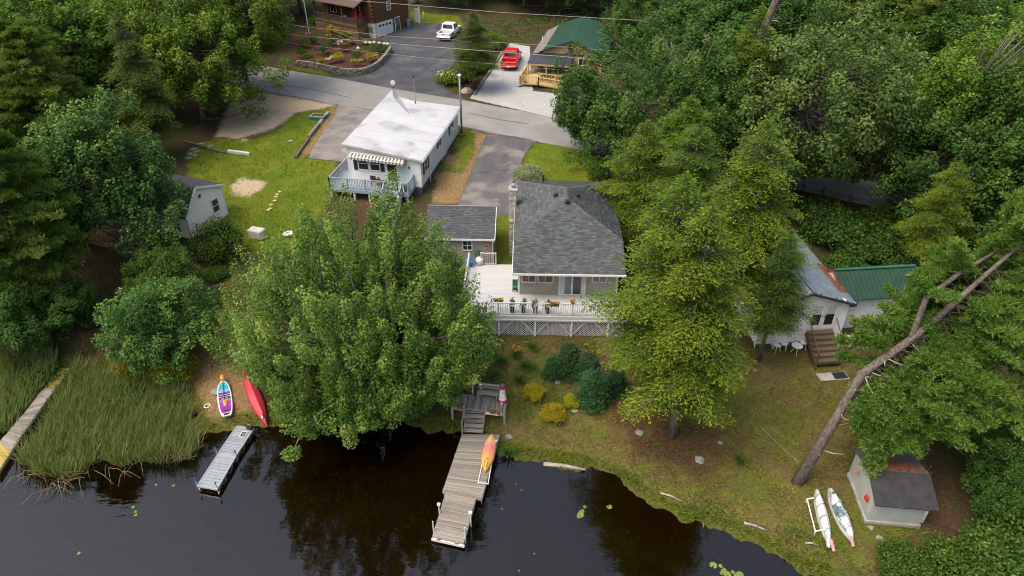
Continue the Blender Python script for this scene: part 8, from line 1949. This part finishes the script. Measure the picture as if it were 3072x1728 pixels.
BUILT = [rect(wh, -.9, -1.5, 7, 13.3), rect(hh, -3.3, -1.4, 8.7, 11.4), rect(sg, 0, 0, 5.1, 5), rect(kc, 0, -2.4, 12, 9), rect(cb, -.3, -6.4, 9, 12)]
GRASS_L = leafmat('grass_lawn', (.060, .105, .006), (.125, .180, .012), (.210, .230, .030), tint=0); GRASS_D = leafmat('grass_dry', (.060, .070, .010), (.130, .128, .022), (.235, .200, .070), tint=0)
tufts('lawn_grass', 'short bright green lawn grass between the houses', LAWN, 85, .10, .038, .5, GRASS_L, .5, 81)
tufts('rank_grass', 'taller clumps of rank grass in the left lawn', [LAWN[0]], 9, .26, .05, .9, GRASS_L, .35, 84)
tufts('shore_clumps', 'taller green clumps in the shore lawn', DRY[:1], 7, .28, .05, .9, GRASS_L, .4, 85)
tufts('shore_grass', 'mixed dry and green grass on the shore lawn', DRY, 70, .12, .038, .6, GRASS_D, .5, 82)
SHOREBAND = [[(x, y - .25) for x, y in SHORE if -18 < x < 17] + [(x, y + .9) for x, y in SHORE[::-1] if -18 < x < 17]]
tufts('bank_grass', 'ragged green grass along the waterline', SHOREBAND, 170, .22, .04, .8, leafmat('grass_bank', (.04, .075, .006), (.105, .150, .014), (.20, .215, .03), tint=0), .5, 83, False)
# leafy ground cover on the banks and forest floor
def cover(name, label, polys, dens, size, lm, seed, hgt=.25, avoid=False):
    rng = np.random.default_rng(seed); l_ = Leaves()
    for P_ in polys:
        a = np.array(P_); A_ = .5 * abs(np.dot(a[:, 0], np.roll(a[:, 1], 1)) - np.dot(a[:, 1], np.roll(a[:, 0], 1))); q = pts_in(P_, int(A_ * dens), rng)
        f = np.sin(q[:, 0] * 1.1 + 2 * np.sin(q[:, 1] * .8 + seed)) * np.sin(q[:, 1] * 1.3 + q[:, 0] * .5); q = q[f > rng.uniform(-.9, .9, len(q))]; f = None
        n = len(q); z = gz(q[:, 0], q[:, 1]); P3 = np.column_stack([q, z + rng.random(n) ** 1.5 * hgt]); keep = z > .02; P3 = P3[keep]; n = len(P3)
        l_.add(P3, np.c_[rng.normal(size=(n, 2)), rng.normal(0, .35, n)], np.c_[rng.normal(0, .5, (n, 2)), np.ones(n)], size * rng.uniform(.6, 1.3, n), size * .7 * rng.uniform(.6, 1.2, n), np.clip(.45 + rng.normal(0, .22, n), 0, 1))
    return tag(obj(name, l_.mesh(name), lm), label, 'ground cover', kind='stuff')
cover('shore_weeds', 'low leafy weeds along the right hand bank', [[(5.09, 26.57), (7.39, 24.63), (9.59, 23.16), (12.15, 22.18), (13.44, 20.64), (14.55, 20.00), (19.47, 19.84), (20.72, 22.00), (18.96, 22.47), (17.29, 21.32), (14.18, 22.47), (12.36, 23.01), (9.90, 24.72), (7.21, 26.33)]], 130, .11, LEAF_BUSH, 91, .22)
cover('yellow_flecks', 'tiny yellow green leaves scattered over the mossy shore lawn', [[(5.09, 31.52), (10.33, 31.25), (12.66, 28.06), (15.00, 24.96), (16.17, 22.47), (13.73, 21.00), (11.32, 22.83), (7.08, 25.38), (4.72, 27.35)]], 42, .07, LEAF_GOLD, 92, .05)
cover('undergrowth', 'dark leafy undergrowth on the shaded slope below the road', [[(25.30, 54.30), (33.74, 50.47), (30.27, 42.28), (28.58, 43.53), (25.80, 43.81), (24.28, 48.96)], [(26.22, 28.61), (30.93, 31.53), (24.07, 19.84), (18.91, 19.84), (21.55, 21.32), (23.54, 22.47)]], 75, .19, LEAF_DEEP, 93, .55)
cover('forest_floor_plants', 'leafy undergrowth under the left hand trees', [[(-31.87, 35.82), (-31.48, 42.83), (-24.57, 45.30), (-21.31, 38.52), (-20.11, 33.23), (-24.31, 34.02), (-28.82, 34.85)], [(-25.96, 45.81), (-19.67, 45.97), (-18.60, 38.53), (-21.17, 36.59)]], 60, .16, LEAF_BUSH, 94, .35)
cover('roadside_plants', 'leafy undergrowth at the foot of the woods across the road', [[(-6.84, 106.52), (13.04, 114.45), (12.88, 101.15), (0.65, 97.59), (-4.14, 95.83)], [(8.53, 76.96), (21.39, 71.20), (36.43, 58.53), (38.65, 63.38), (24.28, 83.46), (12.28, 106.52)]], 16, .32, LEAF_DEEP, 95, .7)
cover('slope_plants', 'mixed weeds on the slope below the deck lattice', [[(-2.31, 36.59), (5.55, 36.60), (4.98, 30.31), (0.28, 29.72), (-2.16, 32.79)]], 170, .10, LEAF_BUSH, 96, .25)
# lily pads
pad = mat('lily_pad', (.11, .17, .03), (.17, .21, .04), rough=.4, rand=.2)
lp = MB(); n = 12; lp.add([(0, 0, 0)] + [(math.cos(.35 + 5.6 * k / n), math.sin(.35 + 5.6 * k / n), .02) for k in range(n + 1)], [[0, k + 1, k + 2] for k in range(n)]); lpm = raw_mesh('lily_pad', lp.v, lp.f); lpm.materials.append(pad)
PADS = [(3.80, 24.04), (3.61, 23.76), (3.53, 23.53), (3.43, 23.42), (5.08, 24.04), (9.69, 20.60), (10.03, 20.56), (10.12, 20.33), (10.24, 20.10), (10.54, 20.23), (10.67, 20.07), (10.83, 20.10), (9.99, 20.17), (1.09, 21.24), (0.51, 25.12), (0.23, 25.55), (-0.53, 23.92), (0.33, 20.30)]
for k, p in enumerate(PADS):
    o = bpy.data.objects.new('lily_pad', lpm); o.location = (p[0], p[1], .012); o.rotation_euler = (0, 0, k * 2.1); s = .10 + .04 * (k % 3) if k < 13 else .045; o.scale = (s, s, s); link(o)
    tag(o, 'green lily pad in the small cluster in the tree reflection' if k < 5 else ('green lily pad in the cluster at the bottom edge right of the dock' if k < 13 else 'tiny stray floating leaf on the open water right of the dock'), 'lily pad', 'lily pads')
for k, p in enumerate([(-19.75, 24.02), (-19.51, 23.73), (-19.41, 23.53), (-21.19, 21.27), (-19.20, 25.49), (-18.21, 25.43), (-22.34, 29.47)]):
    o = bpy.data.objects.new('lily_pad', lpm); o.location = (p[0], p[1], .012); o.scale = (.085,) * 3; o.rotation_euler = (0, 0, k); link(o); tag(o, 'small floating leaf on the water near the aluminium dock', 'lily pad', 'floating leaves at left')
# water weed under the surface
def weed(polys, dens, seed):
    rng = np.random.default_rng(seed); Q = []
    for P_ in polys:
        a = np.array(P_); A_ = .5 * abs(np.dot(a[:, 0], np.roll(a[:, 1], 1)) - np.dot(a[:, 1], np.roll(a[:, 0], 1))); Q.append(pts_in(P_, int(A_ * dens), rng))
    q = np.vstack(Q); f = np.sin(q[:, 0] * .9 + 2 * np.sin(q[:, 1] * .7)) * np.sin(q[:, 1] * 1.1); q = q[f > rng.uniform(-.8, .9, len(q))]; n = len(q); l_ = Leaves()
    z = np.maximum(gz(q[:, 0], q[:, 1]) + .05, -.5); P3 = np.column_stack([q, np.minimum(z, -.06)]); k = z < -.05; P3 = P3[k]; n = len(P3)
    l_.add(P3, np.c_[rng.normal(size=(n, 2)), rng.normal(0, .08, n)], np.c_[rng.normal(0, .3, (n, 2)), np.ones(n)], rng.uniform(.25, .7, n), rng.uniform(.02, .05, n), rng.random(n)); return l_
tag(obj('water_weed', weed([[(-20.68, 24.43), (-15.42, 24.96), (-12.23, 20.03), (-20.53, 20.03)], [(-4.09, 21.76), (-0.55, 21.76), (-0.15, 20.03), (-4.30, 20.03)], [(2.86, 26.04), (6.91, 24.18), (11.11, 21.98), (12.49, 20.03), (4.00, 20.03)], [(-11.81, 26.60), (-4.68, 27.77), (-3.83, 21.09), (-9.96, 20.03)], [(-27.93, 26.04), (-21.42, 26.04), (-18.64, 20.03), (-24.30, 20.03)]], 34, 5).mesh('water_weed'), leafmat('leaf_weed', (.05, .045, .012), (.13, .105, .03), (.26, .20, .06), tint=0)), 'brown green water weed below the lake surface', 'water weed', kind='stuff')
# the maple branch hanging to the water
_o = big_maple.location; pts = [(-9.25, 27.60, 4.11), (-10.29, 27.20, 3.63), (-11.23, 26.90, 2.61), (-11.92, 26.60, 1.26)]; pts = [tuple(Vector(p_) - _o) for p_ in pts]; t = MB().tube(pts, [.07, .05, .03, .01], 6).build('hanging_branch', bark_pale, big_maple)
l_ = Leaves()
for c, n, r in ((pts[3], 420, .55), (pts[2], 160, .35), ((pts[1][0], pts[1][1], pts[1][2]), 120, .35)):
    P_ = np.array(c) + rdir(RNG, n) * (RNG.random((n, 1)) ** .5) * [r, r, r * .5]; P_[:, 2] = np.maximum(P_[:, 2], .1 - _o.z); l_.add(P_, np.c_[RNG.normal(size=(n, 2)), RNG.normal(-.3, .3, n)], np.c_[RNG.normal(0, .5, (n, 2)), np.ones(n)], .15, .12, .55 + RNG.normal(0, .2, n))
obj('leaves', l_.mesh('leaves'), LEAF_MAPLE, t)
print('TRIS', sum(len(m.polygons) * 2 for m in bpy.data.meshes))
